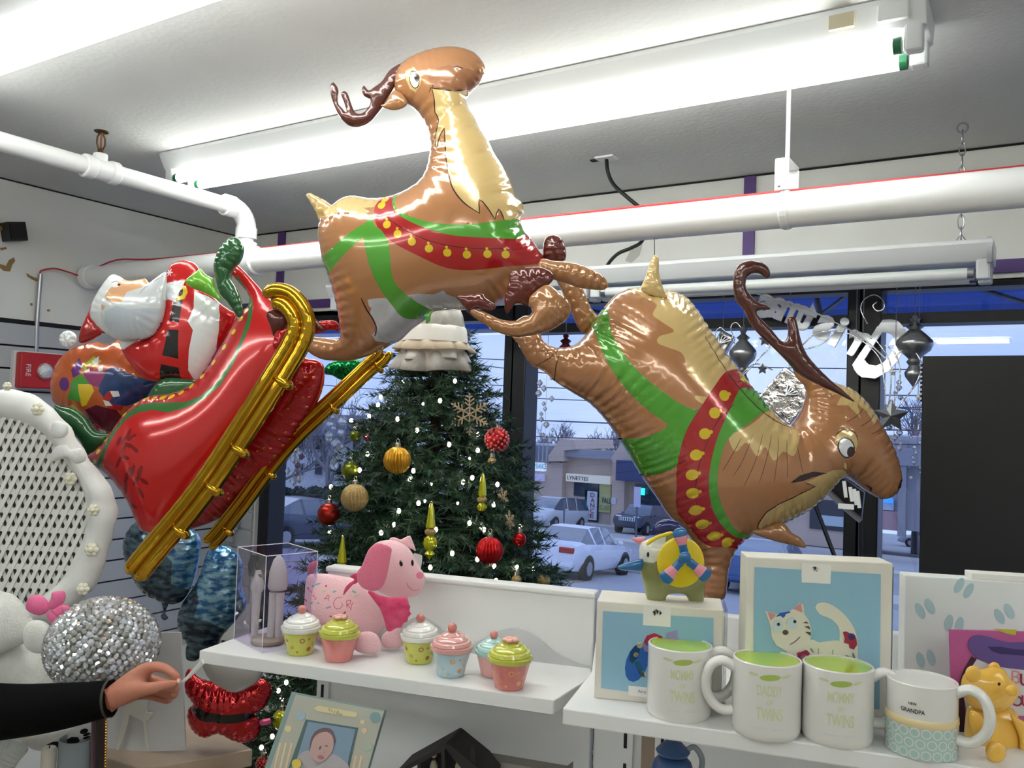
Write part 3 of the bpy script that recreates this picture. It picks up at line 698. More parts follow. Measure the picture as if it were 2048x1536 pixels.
m_hedge = M('hedge_green', (44, 58, 54), .9)
pts = []
for k in range(9):
    p = PY(500+k*32, 992, 40); pts.append(((p[0], 40, p[2]-.1), (.9, .7, .75)))
tag(blobmesh('hedge', pts, m_hedge, n=500, leaf=.14), 'dark clipped hedge in front of the white house', 'hedge', kind='stuff')
# bare trees
m_bark = M('bare_bark', (122, 120, 128), .9)
def bare_tree_mesh(seed, h=8.0, levels=5):
    rs = random.Random(seed); mb = MB()
    def grow(p, d, l, r, lv):
        q = p; pts_ = [p]; dd = d
        for s_ in range(3):
            dd = (dd+Vector((rs.gauss(0, .12), rs.gauss(0, .12), rs.gauss(0.03, .06)))).normalized(); q = q+dd*(l/3); pts_.append(q)
        mb.tube(pts_, [r, r*.85, r*.7, r*.55], 5 if lv > 2 else 3, cap=False)
        if lv == 0: return
        for k in range(rs.choice((3, 3, 4)) if lv > 1 else 4):
            ax = Vector((rs.gauss(0, 1), rs.gauss(0, 1), rs.gauss(0, .5))).normalized(); nd = (dd*.75+ax*rs.uniform(.45, .8)+Vector((0, 0, .12))).normalized()
            grow(pts_[rs.choice((1, 2, 3, 3))], nd, l*rs.uniform(.6, .82), r*.62, lv-1)
    grow(Vector((0, 0, 0)), Vector((0, 0, 1)), h*.30, h*.024, levels)
    return mb
tm = [bare_tree_mesh(s).build('trunk', m_bark) for s in (3, 8)]
for o in tm: o.data.name = 'bare_tree'
for o in tm: o['h'] = max(v.co.z for v in o.data.vertices)
rs = random.Random(5)
for i, nm in enumerate(('first', 'second', 'third', 'fourth', 'fifth', 'sixth', 'seventh', 'eighth', 'ninth', 'tenth', 'eleventh', 'twelfth', 'thirteenth', 'fourteenth')):
    x = 1012+i*26+rs.uniform(-4, 4) if i < 12 else 1720+(i-12)*130
    y = 62+(i*7) % 24; b = PY(x, rs.uniform(838, 868), y); o = tm[i % 2] if i < 2 else tm[i % 2].copy()
    if i >= 2: COL.objects.link(o)
    o.name = 'bare_tree'; o.location = (b[0], y, gz(y)); o.rotation_euler = (0, 0, rs.uniform(0, 6)); k = (b[2]-gz(y))/tm[i % 2]['h']; o.scale = (k*.95, k*.95, k)
    tag(o, '%s leafless grey tree from the left, rising behind the shop roofs' % nm, 'tree', 'bare trees behind the shops')
for x, y, top, lb in ((560, 41, 800, 'leafless tree in front of the white house, left window edge'), (668, 42, 770, 'tall leafless tree in front of the white house, beside the christmas tree'), (735, 46, 790, 'leafless tree right of the white house, behind the christmas tree'), (1835, 60, 780, 'leafless tree above the grey shop, beside the black board')):
    b = PY(x, top, y); o = tm[int(x) % 2].copy(); COL.objects.link(o); o.name = 'bare_tree'; o.location = (b[0], y, gz(y)); k = (b[2]-gz(y))/tm[int(x) % 2]['h']; o.scale = (k*.85, k*.85, k); o.rotation_euler = (0, 0, x)
    if 'group' in o: del o['group']
    tag(o, lb, 'tree')
# overhead lines and street signs
m_wire = M('overhead_wire', (60, 68, 92), .7)
for i, (ya, yb, Y, lb) in enumerate(((690, 700, 44, 'topmost overhead wire across the sky'), (742, 752, 44.6, 'upper middle overhead wire across the sky'), (764, 776, 45.2, 'middle overhead wire across the sky'), (806, 822, 45.8, 'thick lower overhead wire across the sky'), (665, 735, 42, 'sloping overhead wire crossing the level ones'), (842, 850, 46.4, 'lowest overhead wire just above the far roofs'))):
    a = PY(480, ya-8, Y); b = PY(1900, yb+(40 if i != 4 else 90), Y); ps = [(a[0]+(b[0]-a[0])*t_, Y, a[2]+(b[2]-a[2])*t_-.5*sin(pi*t_)) for t_ in np.linspace(0, 1, 14)]
    ps = [(2*ps[0][0]-ps[4][0], Y, ps[0][2])]+ps+[(ps[-1][0]+20, Y, ps[-1][2])]
    tag(MB().tube(ps, .045 if i == 3 else .03, 5).build('overhead_wire', m_wire), lb, 'wire')
for x, y0, y1, w_, h_, Y, lb in ((1275, 974, 1075, 13, 40, 38, 'narrow white street sign on a post by the off-roader'), (1129, 1000, 1062, 1, 1, 38, 'thin bare sign post in front of the minivan')):
    a = PY(x, y0, Y); t = thing('street_sign', lb, 'sign', (a[0], Y, gz(Y)))
    MB().tube([(a[0], Y, gz(Y)), (a[0], Y, a[2])], .05, 6).build('post', M('post_steel', (96, 100, 112), .6), t, world=True)
    if h_ > 2: fbox(t, 'sign_plate', x-w_/2, y0, x+w_/2, y0+h_, -.05, M('sign_lavender', (196, 196, 224), .6), Y-.07)
# blue awning over the shop front, on its frame
aw = thing('shop_awning', 'dark blue canvas awning on a metal frame outside the transom', 'awning', (-1, 3.1, 2.6))
MB().add([(-6, 3.12, 2.95), (6, 3.12, 2.95), (6, 4.25, 2.16), (-6, 4.25, 2.16)], [(0, 1, 2, 3)]).add([(-6, 4.25, 2.16), (6, 4.25, 2.16), (6, 4.25, 2.09), (-6, 4.25, 2.09)], [(0, 1, 2, 3)]).build('canvas', M('awning_canvas', (24, 46, 116), .8, trans=.0, emit=0), aw, world=True)
for k in range(13):
    x = -5.4+k*.9
    MB().tube([(x, 3.14, 2.90), (x+.0, 4.22, 2.12)], .012, 6).tube([(x, 4.2, 2.13), (x+.45, 3.2, 2.18)], .010, 6).tube([(x+.9, 4.2, 2.13), (x+.45, 3.2, 2.18)], .010, 6).build('frame_bar', m_black, aw, world=True)
MB().tube([(-6, 4.22, 2.10), (6, 4.22, 2.10)], .014, 6).build('front_bar', M('pale_bar', (150, 158, 176), .5), aw, world=True)
# translucent canvas: daylight comes through the cloth
mm = _M['awning_canvas']; n_ = mm.node_tree; pb = n_.nodes['Principled BSDF']; tr = n_.nodes.new('ShaderNodeBsdfTranslucent'); tr.inputs['Color'].default_value = lin((52, 84, 160))+(1,); mx = n_.nodes.new('ShaderNodeMixShader'); mx.inputs['Fac'].default_value = .6
n_.links.new(pb.outputs[0], mx.inputs[1]); n_.links.new(tr.outputs[0], mx.inputs[2]); n_.links.new(mx.outputs[0], n_.nodes['Material Output'].inputs['Surface'])
# ================================================================== CHRISTMAS TREE
TB = P(866, 1000, 2.35); TX, TY = TB[0], TB[1]; TZ0, TZ1 = .50, 1.86
def tree_r(z): return float(np.interp(z, [.45, .74, .94, 1.15, 1.29, 1.427, 1.565, 1.69, 1.786, 1.86], [.52, .46, .38, .30, .262, .225, .17, .105, .07, .035]))
def on_tree(x, y, out=0.0):
    """point on the front of the tree cone along a sight line"""
    r_ = ray(x, y); best = None
    for d in np.linspace(1.6, 2.4, 161):
        p = CO+r_*d
        if sqrt((p[0]-TX)**2+(p[1]-TY)**2) <= tree_r(p[2])-out*0: best = p; break
    if best is None:
        ds = np.linspace(2.0, 2.6, 61); best = min((CO+r_*d for d in ds), key=lambda p: sqrt((p[0]-TX)**2+(p[1]-TY)**2))
    return best-r_/np.linalg.norm(r_)*out
tree = thing('christmas_tree', 'dark green artificial christmas tree standing before the window behind the white shelves', 'christmas tree', (TX, TY, 0))
MB().tube([(TX, TY, .02), (TX, TY, TZ1-.05)], [.03, .012], 8).build('trunk', M('tree_trunk', (60, 44, 34), .8), tree, world=True)
st = MB()
for k in range(3):
    a = k*2*pi/3+.4; st.tube([(TX, TY, .12), (TX+.28*cos(a), TY+.28*sin(a), .012)], .012, 6)
st.build('stand', m_black, tree, world=True)
rs = np.random.RandomState(4)
tv, tf, tmi = [], [], []
def needles(p, d, n, L):
    d = d/np.linalg.norm(d); a = np.cross(d, [0.3, .2, 1.0]); a /= np.linalg.norm(a); b = np.cross(d, a)
    ph = rs.uniform(0, 2*pi, n); t = rs.uniform(0, 1, n)[:, None]; o = np.cos(ph)[:, None]*a+np.sin(ph)[:, None]*b
    base = p+d*t*.05; tip = base+(o*.85+d*.65)*(L*rs.uniform(.7, 1.15, n))[:, None]; side = np.cross(o, d)*.0021
    i0 = sum(len(v) for v in tv); tv.append(np.stack([base-side, base+side, tip], 1).reshape(-1, 3))
    tf.append((np.arange(n*3).reshape(n, 3)+i0)); tmi.append((rs.rand(n) < .3).astype(int))
br = MB(); nb = 640; ga = pi*(3-sqrt(5))
for i in range(nb):
    z = TZ1-.04-(TZ1-.06-TZ0)*((i+.5)/nb)**.72; a = i*ga+rs.uniform(-.2, .2); R_ = tree_r(z)*rs.uniform(.78, 1.12)
    p0 = np.array([TX, TY, z+.22*R_]); dr = np.array([cos(a), sin(a), 0]); pts = []
    for t in np.linspace(0.12, 1, 7): pts.append(p0+dr*R_*t+np.array([0, 0, -.26*R_*t+.16*R_*t*t]))
    br.tube([tuple(q) for q in pts], [.004]*6+[.0015], 3, cap=False)
    L = np.linalg.norm(pts[-1]-pts[0]); m = max(3, int(L/.03))
    for j in range(m):
        t = .3+.7*(j+.5)/m; k = min(int(t*6), 5); q = pts[k]+(pts[k+1]-pts[k])*(t*6-k); dd = pts[k+1]-pts[k]
        for s_ in (-1, 1):
            sd = np.array([-sin(a), cos(a), 0])*s_*rs.uniform(.5, 1.0)+dr*.8+np.array([0, 0, rs.uniform(-.1, .35)])
            needles(q, sd, 17, .024)
    needles(pts[-1], pts[-1]-pts[-2], 26, .026)
br.build('branches', M('branch_brown', (46, 44, 34), .9), tree, world=True)['kind'] = 'stuff'
V = np.vstack(tv)-np.array([TX, TY, 0]); me = bpy.data.meshes.new('needles'); me.from_pydata(V.tolist(), [], np.vstack(tf).tolist())
me.materials.append(M('needle_green', (26, 58, 40), .55)); me.materials.append(M('needle_green_light', (48, 88, 54), .55)); me.polygons.foreach_set('material_index', np.concatenate(tmi).astype(np.int32)); me.update()
nd = bpy.data.objects.new('needles', me); COL.objects.link(nd); nd.parent = tree; nd['kind'] = 'stuff'
# lights
def c8(x, y): return (580+x/2.743, 620+y/2.743)
def c9(x, y): return (220+x/2.865, 1000+y/2.865)
m_bulb = M('fairy_light', (255, 238, 220), .3, emit=14)
lt = thing('string_lights', 'string of small warm white fairy lights on the christmas tree', 'fairy lights', (TX, TY, 1.0))
bl_ = [c8(*p) for p in ((618, 395), (905, 390), (497, 477), (483, 520), (434, 583), (336, 607), (590, 598), (823, 497), (697, 660), (873, 738), (425, 790), (1030, 770), (677, 882), (658, 930), (382, 878), (950, 945), (775, 955), (705, 1060), (740, 1048), (597, 1102), (1118, 1068), (572, 1178), (218, 1222), (500, 1222), (985, 1168), (800, 1205), (890, 1335), (1028, 1368), (1262, 1187), (1245, 1412), (1335, 1422), (1130, 1485), (770, 1412), (870, 293), (1000, 920), (1030, 682), (985, 815), (1138, 957), (1050, 1190), (1065, 1205), (225, 970), (420, 690), (920, 1060), (1120, 1405), (730, 515))]+[c9(*p) for p in ((875, 1058), (965, 1092), (985, 1138), (885, 1168), (930, 1355), (868, 1418), (905, 1515), (850, 1500), (1010, 1045))]
cord = []
proto = None
for i, (x, y) in enumerate(bl_):
    p = on_tree(x, y, .025); s_ = 1.0 if i not in (36, 41, 42, 44, 16, 18) else .6
    if proto is None:
        proto = MB().ball((0, 0, 0), (.0050, .0050, .0065), None, 8, 6).build('bulb', m_bulb, lt, smooth=60); b = proto
    else: b = proto.copy(); COL.objects.link(b); b.parent = lt
    b.location = Vector(p)-lt.location; b.scale = (s_,)*3
    cord.append(tuple(p-ray(x, y)*-.02))
cord = sorted(cord, key=lambda p: -p[2])
MB().tube(spline(cord, closed=False, k=3), .0012, 3, cap=False).build('cord', M('green_cord', (20, 44, 30), .6), lt, world=True)
# ornaments
def m_glit(n, c, **k): return M(n, c, .28, metal=.75, **k)
m_gold = m_glit('ornament_gold', (206, 152, 44), bump=.2, bscale=60); m_champ = M('ornament_champagne', (190, 164, 110), .4, metal=.6, bump=.6, bscale=220); m_ored = m_glit('ornament_red', (190, 26, 30)); m_ogreen = m_glit('ornament_green', (126, 140, 46)); m_lime = M('ornament_lime', (196, 196, 30), .15, metal=.4, coat=.6); m_cap = M('ornament_cap', (206, 200, 186), .25, metal=.9); m_flake = M('snowflake_glitter', (206, 188, 156), .5, metal=.3, bump=.6, bscale=300); m_rust = m_glit('ornament_rust', (160, 40, 28), bump=.1, bscale=30)
def cap(t, r):
    MB().lathe([(.007, r*.96), (.007, r+.008), (.004, r+.010)], 10).build('cap', m_cap, t, smooth=40)
    MB().tube([(.005*cos(a), 0, r+.014+.005*sin(a)) for a in np.linspace(0, 2*pi, 10, endpoint=False)], .0009, 4, closed=True).build('hook', m_cap, t)
def ball_orn(x, y, rpx, m, lb, ribs=0, bumps=False):
    p = on_tree(x, y); d = float(np.dot(p-CO, CF)); r = rpx*d/FPX*.97; p = on_tree(x, y, r*1.0+.045)
    t = thing('bauble', lb, 'bauble', tuple(p))
    pr = [(r*sin(a)+1e-7, -r*cos(a)) for a in np.linspace(0, pi, 19)]
    MB().lathe(pr, ribs*6 if ribs else 28, None, (lambda a: 1-.10*abs(cos(a*ribs/2))**4) if ribs else None).build('ball', m, t, smooth=50)
    if bumps:
        b = MB()
        for i in range(90):
            z = 1-2*(i+.5)/90; a = i*ga; q = sqrt(1-z*z); b.ball((r*q*cos(a), r*q*sin(a), r*z), r*.14, None, 6, 4)
        o = b.build('scales', M('scale_pink_white', (226, 120, 120), .3, metal=.5), t, smooth=60); o['kind'] = 'stuff'
    cap(t, r); return t
O = 'baubles'
ball_orn(*c8(588, 825), 27.5, m_gold, 'ribbed yellow gold bauble high on the tree, upper of two gold', 22)
ball_orn(*c8(355, 1030), 27.5, m_champ, 'ribbed pale glitter gold bauble at the left of the tree', 20)
ball_orn(*c8(213, 1120), 23, m_rust, 'plain dark red bauble at the far left edge of the tree')
ball_orn(*c8(335, 880), 19, m_ogreen, 'olive green bauble behind the pale gold one')
ball_orn(*c8(1135, 712), 23.5, m_ored, 'red bauble covered in pale beads at the right of the tree', 0, True)
ball_orn(*c8(1095, 1320), 27.5, m_ored, 'bright red ribbed bauble low on the right of the tree', 22)
ball_orn(*c8(1258, 1258), 14, m_ored, 'small red bauble at the right edge by the snowflakes')
ball_orn(*c8(360, 692), 12, m_ogreen, 'small olive bauble at the upper left edge of the tree')
ball_orn(*c8(425, 706), 5, m_ored, 'tiny red bauble beside the small olive one')
ball_orn(*c8(1392, 1485), 13, m_champ, 'pale gold bauble at the lowest right branch')
ball_orn(*c8(1243, 1480), 10, m_champ, 'small dull gold bauble low right, near the shelf edge')
ball_orn(*c8(1108, 832), 9, m_champ, 'small pale knob bauble under the beaded red one')
ball_orn(*c9(985, 1258), 20, m_lime, 'yellow green bauble beside the baby picture frame')
ball_orn(*c9(880, 1515), 15, m_rust, 'dark red beaded bauble at the bottom by the picture frame', 0, True)
def finial(x, y0, y1, parts, lb):
    p = on_tree(x, (y0+y1)/2, .075); d = float(np.dot(p-CO, CF)); L = (y1-y0)*d/FPX; t = thing('finial_ornament', lb, 'ornament', tuple(p))
    rib = lambda a: 1-.12*abs(cos(a*4))**2
    z = lambda f: L/2-f*L
    if 'cone' in parts: MB().lathe([(r_*L, z(f)) for r_, f in parts['cone']], 32, None, rib).build('cone', m_lime, t, smooth=40)
    if 'knob' in parts: MB().lathe([(r_*L, z(f)) for r_, f in parts['knob']], 20).build('knob', m_champ, t, smooth=60)
    if 'globe' in parts: MB().lathe([(r_*L, z(f)) for r_, f in parts['globe']], 32, None, rib).build('globe', m_lime, t, smooth=40)
    MB().lathe([(.012*L+.002, z(0)), (.012*L+.002, z(-.03)), (.001, z(-.04))], 8).build('cap', m_cap, t)
x, y0 = c8(770, 1060); _, y1 = c8(770, 1372)
finial(x, y0, y1, dict(cone=[(.025, 0), (.05, .1), (.075, .3), (.095, .42), (.06, .445)], knob=[(.05, .44), (.10, .48), (.10, .53), (.05, .57)], globe=[(.05, .56), (.11, .62), (.13, .70), (.11, .78), (.05, .83), (.08, .86), (.10, .89), (.03, .95), (.005, 1)]), 'lime finial ornament in the middle of the tree, full length')
x, y0 = c8(1055, 900); _, y1 = c8(1055, 1100)
finial(x, y0, y1, dict(cone=[(.04, 0), (.08, .2), (.11, .45), (.12, .58), (.08, .62)], knob=[(.08, .62), (.14, .67), (.13, .73), (.08, .78)], globe=[(.07, .78), (.12, .84), (.15, .92), (.10, 1.0)]), 'lime finial ornament at the right of the tree')
x, y0 = c8(285, 1245); _, y1 = c8(285, 1480)
finial(x, y0, y1, dict(cone=[(.03, 0), (.06, .2), (.10, .45), (.12, .58), (.08, .62)], knob=[(.08, .62), (.12, .67), (.12, .73), (.07, .77)], globe=[(.06, .77), (.13, .86), (.11, .95), (.03, 1.0)]), 'lime finial ornament at the lower left of the tree')
def snowflake(x, y, rpx, lb, yaw=0.0, roll=0.0):
    p = on_tree(x, y, .06); d = float(np.dot(p-CO, CF)); r = rpx*d/FPX; t = thing('snowflake_ornament', lb, 'ornament', tuple(p), 'glitter snowflakes')
    yv = -(CF*cos(yaw)+CR*sin(yaw)); xv = np.cross(CU, yv); B = Matrix(((xv[0], CU[0], yv[0], 0), (xv[1], CU[1], yv[1], 0), (xv[2], CU[2], yv[2], 0), (0, 0, 0, 1))) @ Rz(roll)
    for k in range(6):
        mb = MB(); T = B @ Rz(k*pi/3); mb.tube([(0, 0, 0), (0, r, 0)], r*.045, 6, T)
        for f, l in ((.42, .30), (.62, .30), (.82, .18)):
            for s_ in (-1, 1): mb.tube([(0, r*f, 0), (s_*r*l*.8, r*(f+l*.55), 0)], r*.04, 5, T)
        mb.tube([(0, r*.36, 0), (r*.31, r*.18, 0)], r*.04, 5, T); mb.ball((0, r*1.0, 0), r*.06, T, 6, 4)
        mb.build('arm', m_flake, t, smooth=60)
snowflake(*c8(985, 572), 40, 'champagne glitter snowflake high on the right of the tree')
snowflake(*c8(1168, 1030), 20, 'glitter snowflake turned edge-on at the right edge, upper of two', 1.0, .3)
snowflake(*c8(1205, 1155), 20, 'glitter snowflake turned edge-on at the right edge, lower of two', 1.05, .1)
# fabric topper
hp = P(868, 690, 2.30); ht = thing('fabric_tree_topper', 'ruffled white and grey patterned fabric skirt pulled over the tree top', 'tree topper', (hp[0], hp[1], hp[2]-.07))
m_toile = M('toile_fabric', (222, 220, 212), .9, noise=.9, nscale=26, c2=(150, 146, 142)); m_cuff = M('white_cuff', (232, 230, 224), .9); m_hem = M('beige_hem', (206, 190, 168), .9); u_ = 2.30/FPX
def ruf(prof, amp, nn, seed):
    rs2 = random.Random(seed); phs = [rs2.uniform(0, 6) for _ in range(3)]; mb = MB(); n = 96; N = len(prof); vs = []
    for i, (r, z) in enumerate(prof):
        for k in range(n):
            a = 2*pi*k/n; f = 1+amp*(i/(N-1))*(.6*sin(nn*a+phs[0])+.4*sin((nn*1.7)//1*a+phs[1])); vs.append((r*f*cos(a), r*f*sin(a), z+.25*amp*r*(i/(N-1))*sin(3*a+phs[2])))
    mb.add(vs, [(i*n+k, i*n+(k+1) % n, (i+1)*n+(k+1) % n, (i+1)*n+k) for i in range(N-1) for k in range(n)]); return mb
def zz(y): return (690-y)*u_+.07
def solid(o, th=.004): m_ = o.modifiers.new('s', 'SOLIDIFY'); m_.thickness = th; return o
solid(ruf([(45*u_, zz(614)), (52*u_, zz(630)), (58*u_, zz(660))], .06, 9, 1).build('crown', m_toile, ht, smooth=60))
solid(ruf([(57*u_, zz(656)), (61*u_, zz(657)), (63*u_, zz(664)), (66*u_, zz(684)), (62*u_, zz(686))], .04, 7, 2).build('white_band', m_cuff, ht, smooth=60))
solid(ruf([(60*u_, zz(682)), (66*u_, zz(690)), (78*u_, zz(704))], .10, 11, 3).build('ruffle', m_hem, ht, smooth=60))
solid(ruf([(56*u_, zz(698)), (62*u_, zz(708)), (68*u_, zz(722)), (76*u_, zz(744))], .14, 8, 4).build('lower_ruffle', m_toile, ht, smooth=60))
solid(ruf([(58*u_, zz(700)), (63*u_, zz(706)), (68*u_, zz(722))], .16, 6, 6).build('white_frill', m_cuff, ht, smooth=60))
# ================================================================== HANGING IN THE WINDOW
YW = 2.925
m_cry = M('crystal', (232, 238, 246), .03, spec=1.0, trans=.75, bump=.3, bscale=80); m_silv = M('silver_leaf', (196, 198, 202), .18, metal=.95, bump=.25, bscale=40); m_pew = M('pewter', (156, 158, 160), .28, metal=.85); m_dred = M('dark_red_glass', (84, 18, 24), .12, coat=.5); m_wht = M('sign_white', (252, 252, 252), .5); m_nyl = M('hanging_wire', (150, 156, 166), .5)
def depth(p): return float(np.dot(np.array(p)-CO, CF))
def hang(name, label, cat, x, ytop, ztop=2.06, Y=YW, group=None):
    p = PY(x, ytop, Y); t = thing(name, label, cat, tuple(p), group)
    if ztop > p[2]: MB().tube([tuple(p), (p[0], p[1], ztop)], .0010, 4).build('hanging_wire', m_nyl, t, world=True)
    return t, p, depth(p)/FPX
def hang_lathe(name, label, cat, x, y0, y1, wpx, prof, m, ribs=None, **kw):
    t, p, u = hang(name, label, cat, x, y0, **kw); L = (y1-y0)*u; w_ = wpx*u/2
    MB().lathe([(max(r*w_, 1e-5), -f*L) for r, f in prof], 32, None, ribs).build('body', m, t, smooth=50)
    MB().tube([(.004*cos(a), 0, .004+.004*sin(a)) for a in np.linspace(0, 2*pi, 10, endpoint=False)], .0009, 4, closed=True).build('hook', m_silv, t); return t
FIN = [(.18, 0), (.30, .04), (.16, .09), (.34, .13), (.5, .15), (.3, .19), (.62, .26), (.95, .34), (1.0, .40), (.85, .48), (.5, .55), (.3, .60), (.42, .64), (.28, .69), (.38, .74), (.52, .79), (.46, .85), (.25, .92), (.02, 1)]
hang_lathe('finial_pendant', 'large silver finial pendant beside the black board', 'ornament', 1830, 632, 776, 70, FIN, m_pew)
hang_lathe('finial_pendant', 'dark silver finial pendant behind the diving reindeer', 'ornament', 1487, 655, 790, 54, FIN, m_pew)
hang_lathe('beaded_pendant', 'small dark red beaded pendant above the diving reindeer leg', 'ornament', 1132, 668, 712, 26, [(.2, 0), (.5, .08), (.3, .2), (.9, .32), (.5, .45), (1, .6), (.6, .75), (.9, .85), (.1, 1)], m_dred)
def crystals(label, x, y0, y1, wpx, n, seed, extra=None, Y=YW):
    t, p, u = hang('crystal_pendant', label, 'ornament', x, y0, Y=Y); rs = random.Random(seed); L = (y1-y0)*u
    MB().tube([(0, 0, 0), (0, 0, -L*.95)], .0008, 4).build('strand', m_nyl, t)
    for i in range(n):
        z = -L*(i+.5)/n; r = rs.uniform(.10, .20)*wpx*u; o_ = rs.uniform(-.35, .35)*wpx*u
        MB().lathe([(1e-4, -r), (r*.8, -r*.2), (r*.8, r*.2), (1e-4, r)], 7, Tl(o_, rs.uniform(-.01, .01), z)).build('bead', extra if extra and i % 3 == 0 else m_cry, t)
    return t
crystals('long clear crystal icicle strand in the middle window', 1095, 720, 885, 44, 16, 1)
crystals('clear crystal snowflake strand beyond the sleigh runner', 672, 800, 935, 60, 18, 2)
crystals('short sparkling bead bell just right of the sleigh', 590, 890, 965, 60, 12, 3, M('bead_mauve', (120, 100, 130), .15, metal=.4))
crystals('clear beads hanging above the blue balloons', 462, 1010, 1085, 60, 12, 4)
crystals('clear crystal strand at the right by the black board', 1790, 760, 900, 40, 14, 5)
crystals('clear crystal strand beside the diving reindeer nose', 1835, 860, 960, 34, 10, 6)
# seasonal word sign, seen from behind so it reads backwards
sg = thing('word_sign', 'white cut-out Christmas sign seen from behind, reading backwards', 'sign', tuple(PY(1650, 660, YW)))
for ch, x, y, hh, wd, a in (('C', 1766, 702, 118, 62, -.52), ('h', 1731, 682, 66, 32, -.5), ('r', 1704, 684, 46, 26, -.48), ('i', 1678, 664, 56, 16, -.45), ('s', 1647, 655, 46, 30, -.42), ('t', 1616, 634, 56, 28, -.38), ('m', 1583, 626, 40, 42, -.34), ('a', 1552, 616, 40, 30, -.3), ('s', 1528, 612, 44, 28, -.3)):
    vs, fs = text_mesh(ch, 1.0, .0, bold=.04); v = np.array(vs); v[:, 0] -= (v[:, 0].max()+v[:, 0].min())/2; v[:, 1] -= (v[:, 1].max()+v[:, 1].min())/2
    c = PY(x, y, YW); u = depth(c)/FPX; k = hh*1.1*u/np.ptp(v[:, 1]); kx = wd*u*1.12/np.ptp(v[:, 0]); ca, sa = cos(a), sin(a); mb = MB(); n = len(v)
    f3 = [(c[0]+(-p_[0]*kx)*ca-p_[1]*k*sa, YW+.15*((-p_[0]*kx)*sa+p_[1]*k*ca), c[2]+(-p_[0]*kx)*sa+p_[1]*k*ca) for p_ in v]
    mb.add(f3, fs); ob = mb.build('letter', M('polished_sign_white', (248, 249, 250), .36, metal=.6, coat=.3), sg, world=True); sd = ob.modifiers.new('s', 'SOLIDIFY'); sd.thickness = .008; sd.offset = 0
pts = [PY(x, y, YW-.01) for x, y in ((1492, 582), (1540, 595), (1600, 612), (1660, 640), (1720, 672), (1770, 716))]
MB().tube(spline(pts, closed=False, k=4), .0022, 6).build('support_wire', m_wht, sg, world=True)
for x in (1712, 1726): MB().tube([tuple(PY(x, 672, YW)), tuple(PY(x+3, 560, YW))], .0012, 4).build('hanging_wire', m_nyl, sg, world=True)
# curled wire ornaments with stars
def curl(label, paths, Y, star=None):
    c = PY(*paths[0][0], Y); t = thing('wire_spray', label, 'ornament', tuple(c))
    for q in paths: MB().tube(spline([PY(x, y, Y) for x, y in q], closed=False, k=6), .0022, 6).build('curled_wire', m_silv, t, world=True, smooth=60)
    for x, y, r, m in star or ():
        p = PY(x, y, Y); u = depth(p)/FPX*r; q = [(u*(1 if i % 2 == 0 else .5)*cos(i*pi/5+.3), u*(1 if i % 2 == 0 else .5)*sin(i*pi/5+.3)) for i in range(10)]
        mb = MB(); mb.v = [(p[0]+a, Y, p[2]+b) for a, b in q]+[(p[0], Y-.014, p[2]), (p[0], Y+.014, p[2])]; mb.f = [(i, (i+1) % 10, 10) for i in range(10)]+[((i+1) % 10, i, 11) for i in range(10)]; mb.m = [0]*20
        mb.build('star', m, t, world=True)
    return t
sp = [(1735, 648), (1722, 620), (1728, 600), (1748, 590), (1765, 600), (1768, 616), (1755, 622), (1746, 612), (1754, 604)]
curl('silver wire spray with spiral tip and pewter star, right of the word sign', [sp, [(1775, 822), (1782, 770), (1778, 720), (1752, 680)], [(1782, 822), (1800, 760), (1792, 710), (1770, 690)], [(1790, 822), (1830, 770), (1842, 730), (1828, 702), (1806, 700), (1790, 716)], [(1770, 820), (1768, 760), (1755, 710), (1700, 668), (1640, 664), (1605, 690)]], YW-.03, [(1783, 832, 34, m_pew), (1838, 795, 9, m_wht), (1785, 745, 9, m_wht)])
curl('silver wire spray with curls behind the diving reindeer back', [[(1478, 760), (1520, 715), (1540, 690), (1520, 660)], [(1480, 752), (1510, 728), (1545, 740)], [(1440, 700), (1430, 670), (1440, 655), (1450, 662)], [(1470, 690), (1462, 655), (1472, 645), (1482, 655)], [(1600, 700), (1640, 690), (1665, 668)]], YW-.05, [(1530, 680, 14, m_pew), (1525, 738, 12, m_pew)])
m_crk = M('crumpled_silver', (222, 224, 226), .1, metal=.95, bump=.9, bscale=30)
for x, y, w_, h_, a, lb in ((1446, 690, 30, 50, .5, 'small tilted silver gift box ornament behind the reindeer back'), (1578, 792, 84, 84, .7, 'crumpled silver foil bow ornament behind the reindeer neck')):
    t, p, u = hang('silver_ornament', lb, 'ornament', x, y-h_*.6)
    T = Matrix.Translation((0, 0, -h_*.6*u)) @ Ry(a)
    MB().box((0, 0, 0), (w_*u, .04, h_*u), T).build('foil_box', m_crk, t, bevel=.006)
    for k in range(5): MB().tube([(0.02*k*u*30-.03, -.022, -.02), (.0, -.034, .0), (-.02+.012*k, -.024, .03)], .003, 6, T).build('ribbon_curl', m_silv, t, smooth=60)
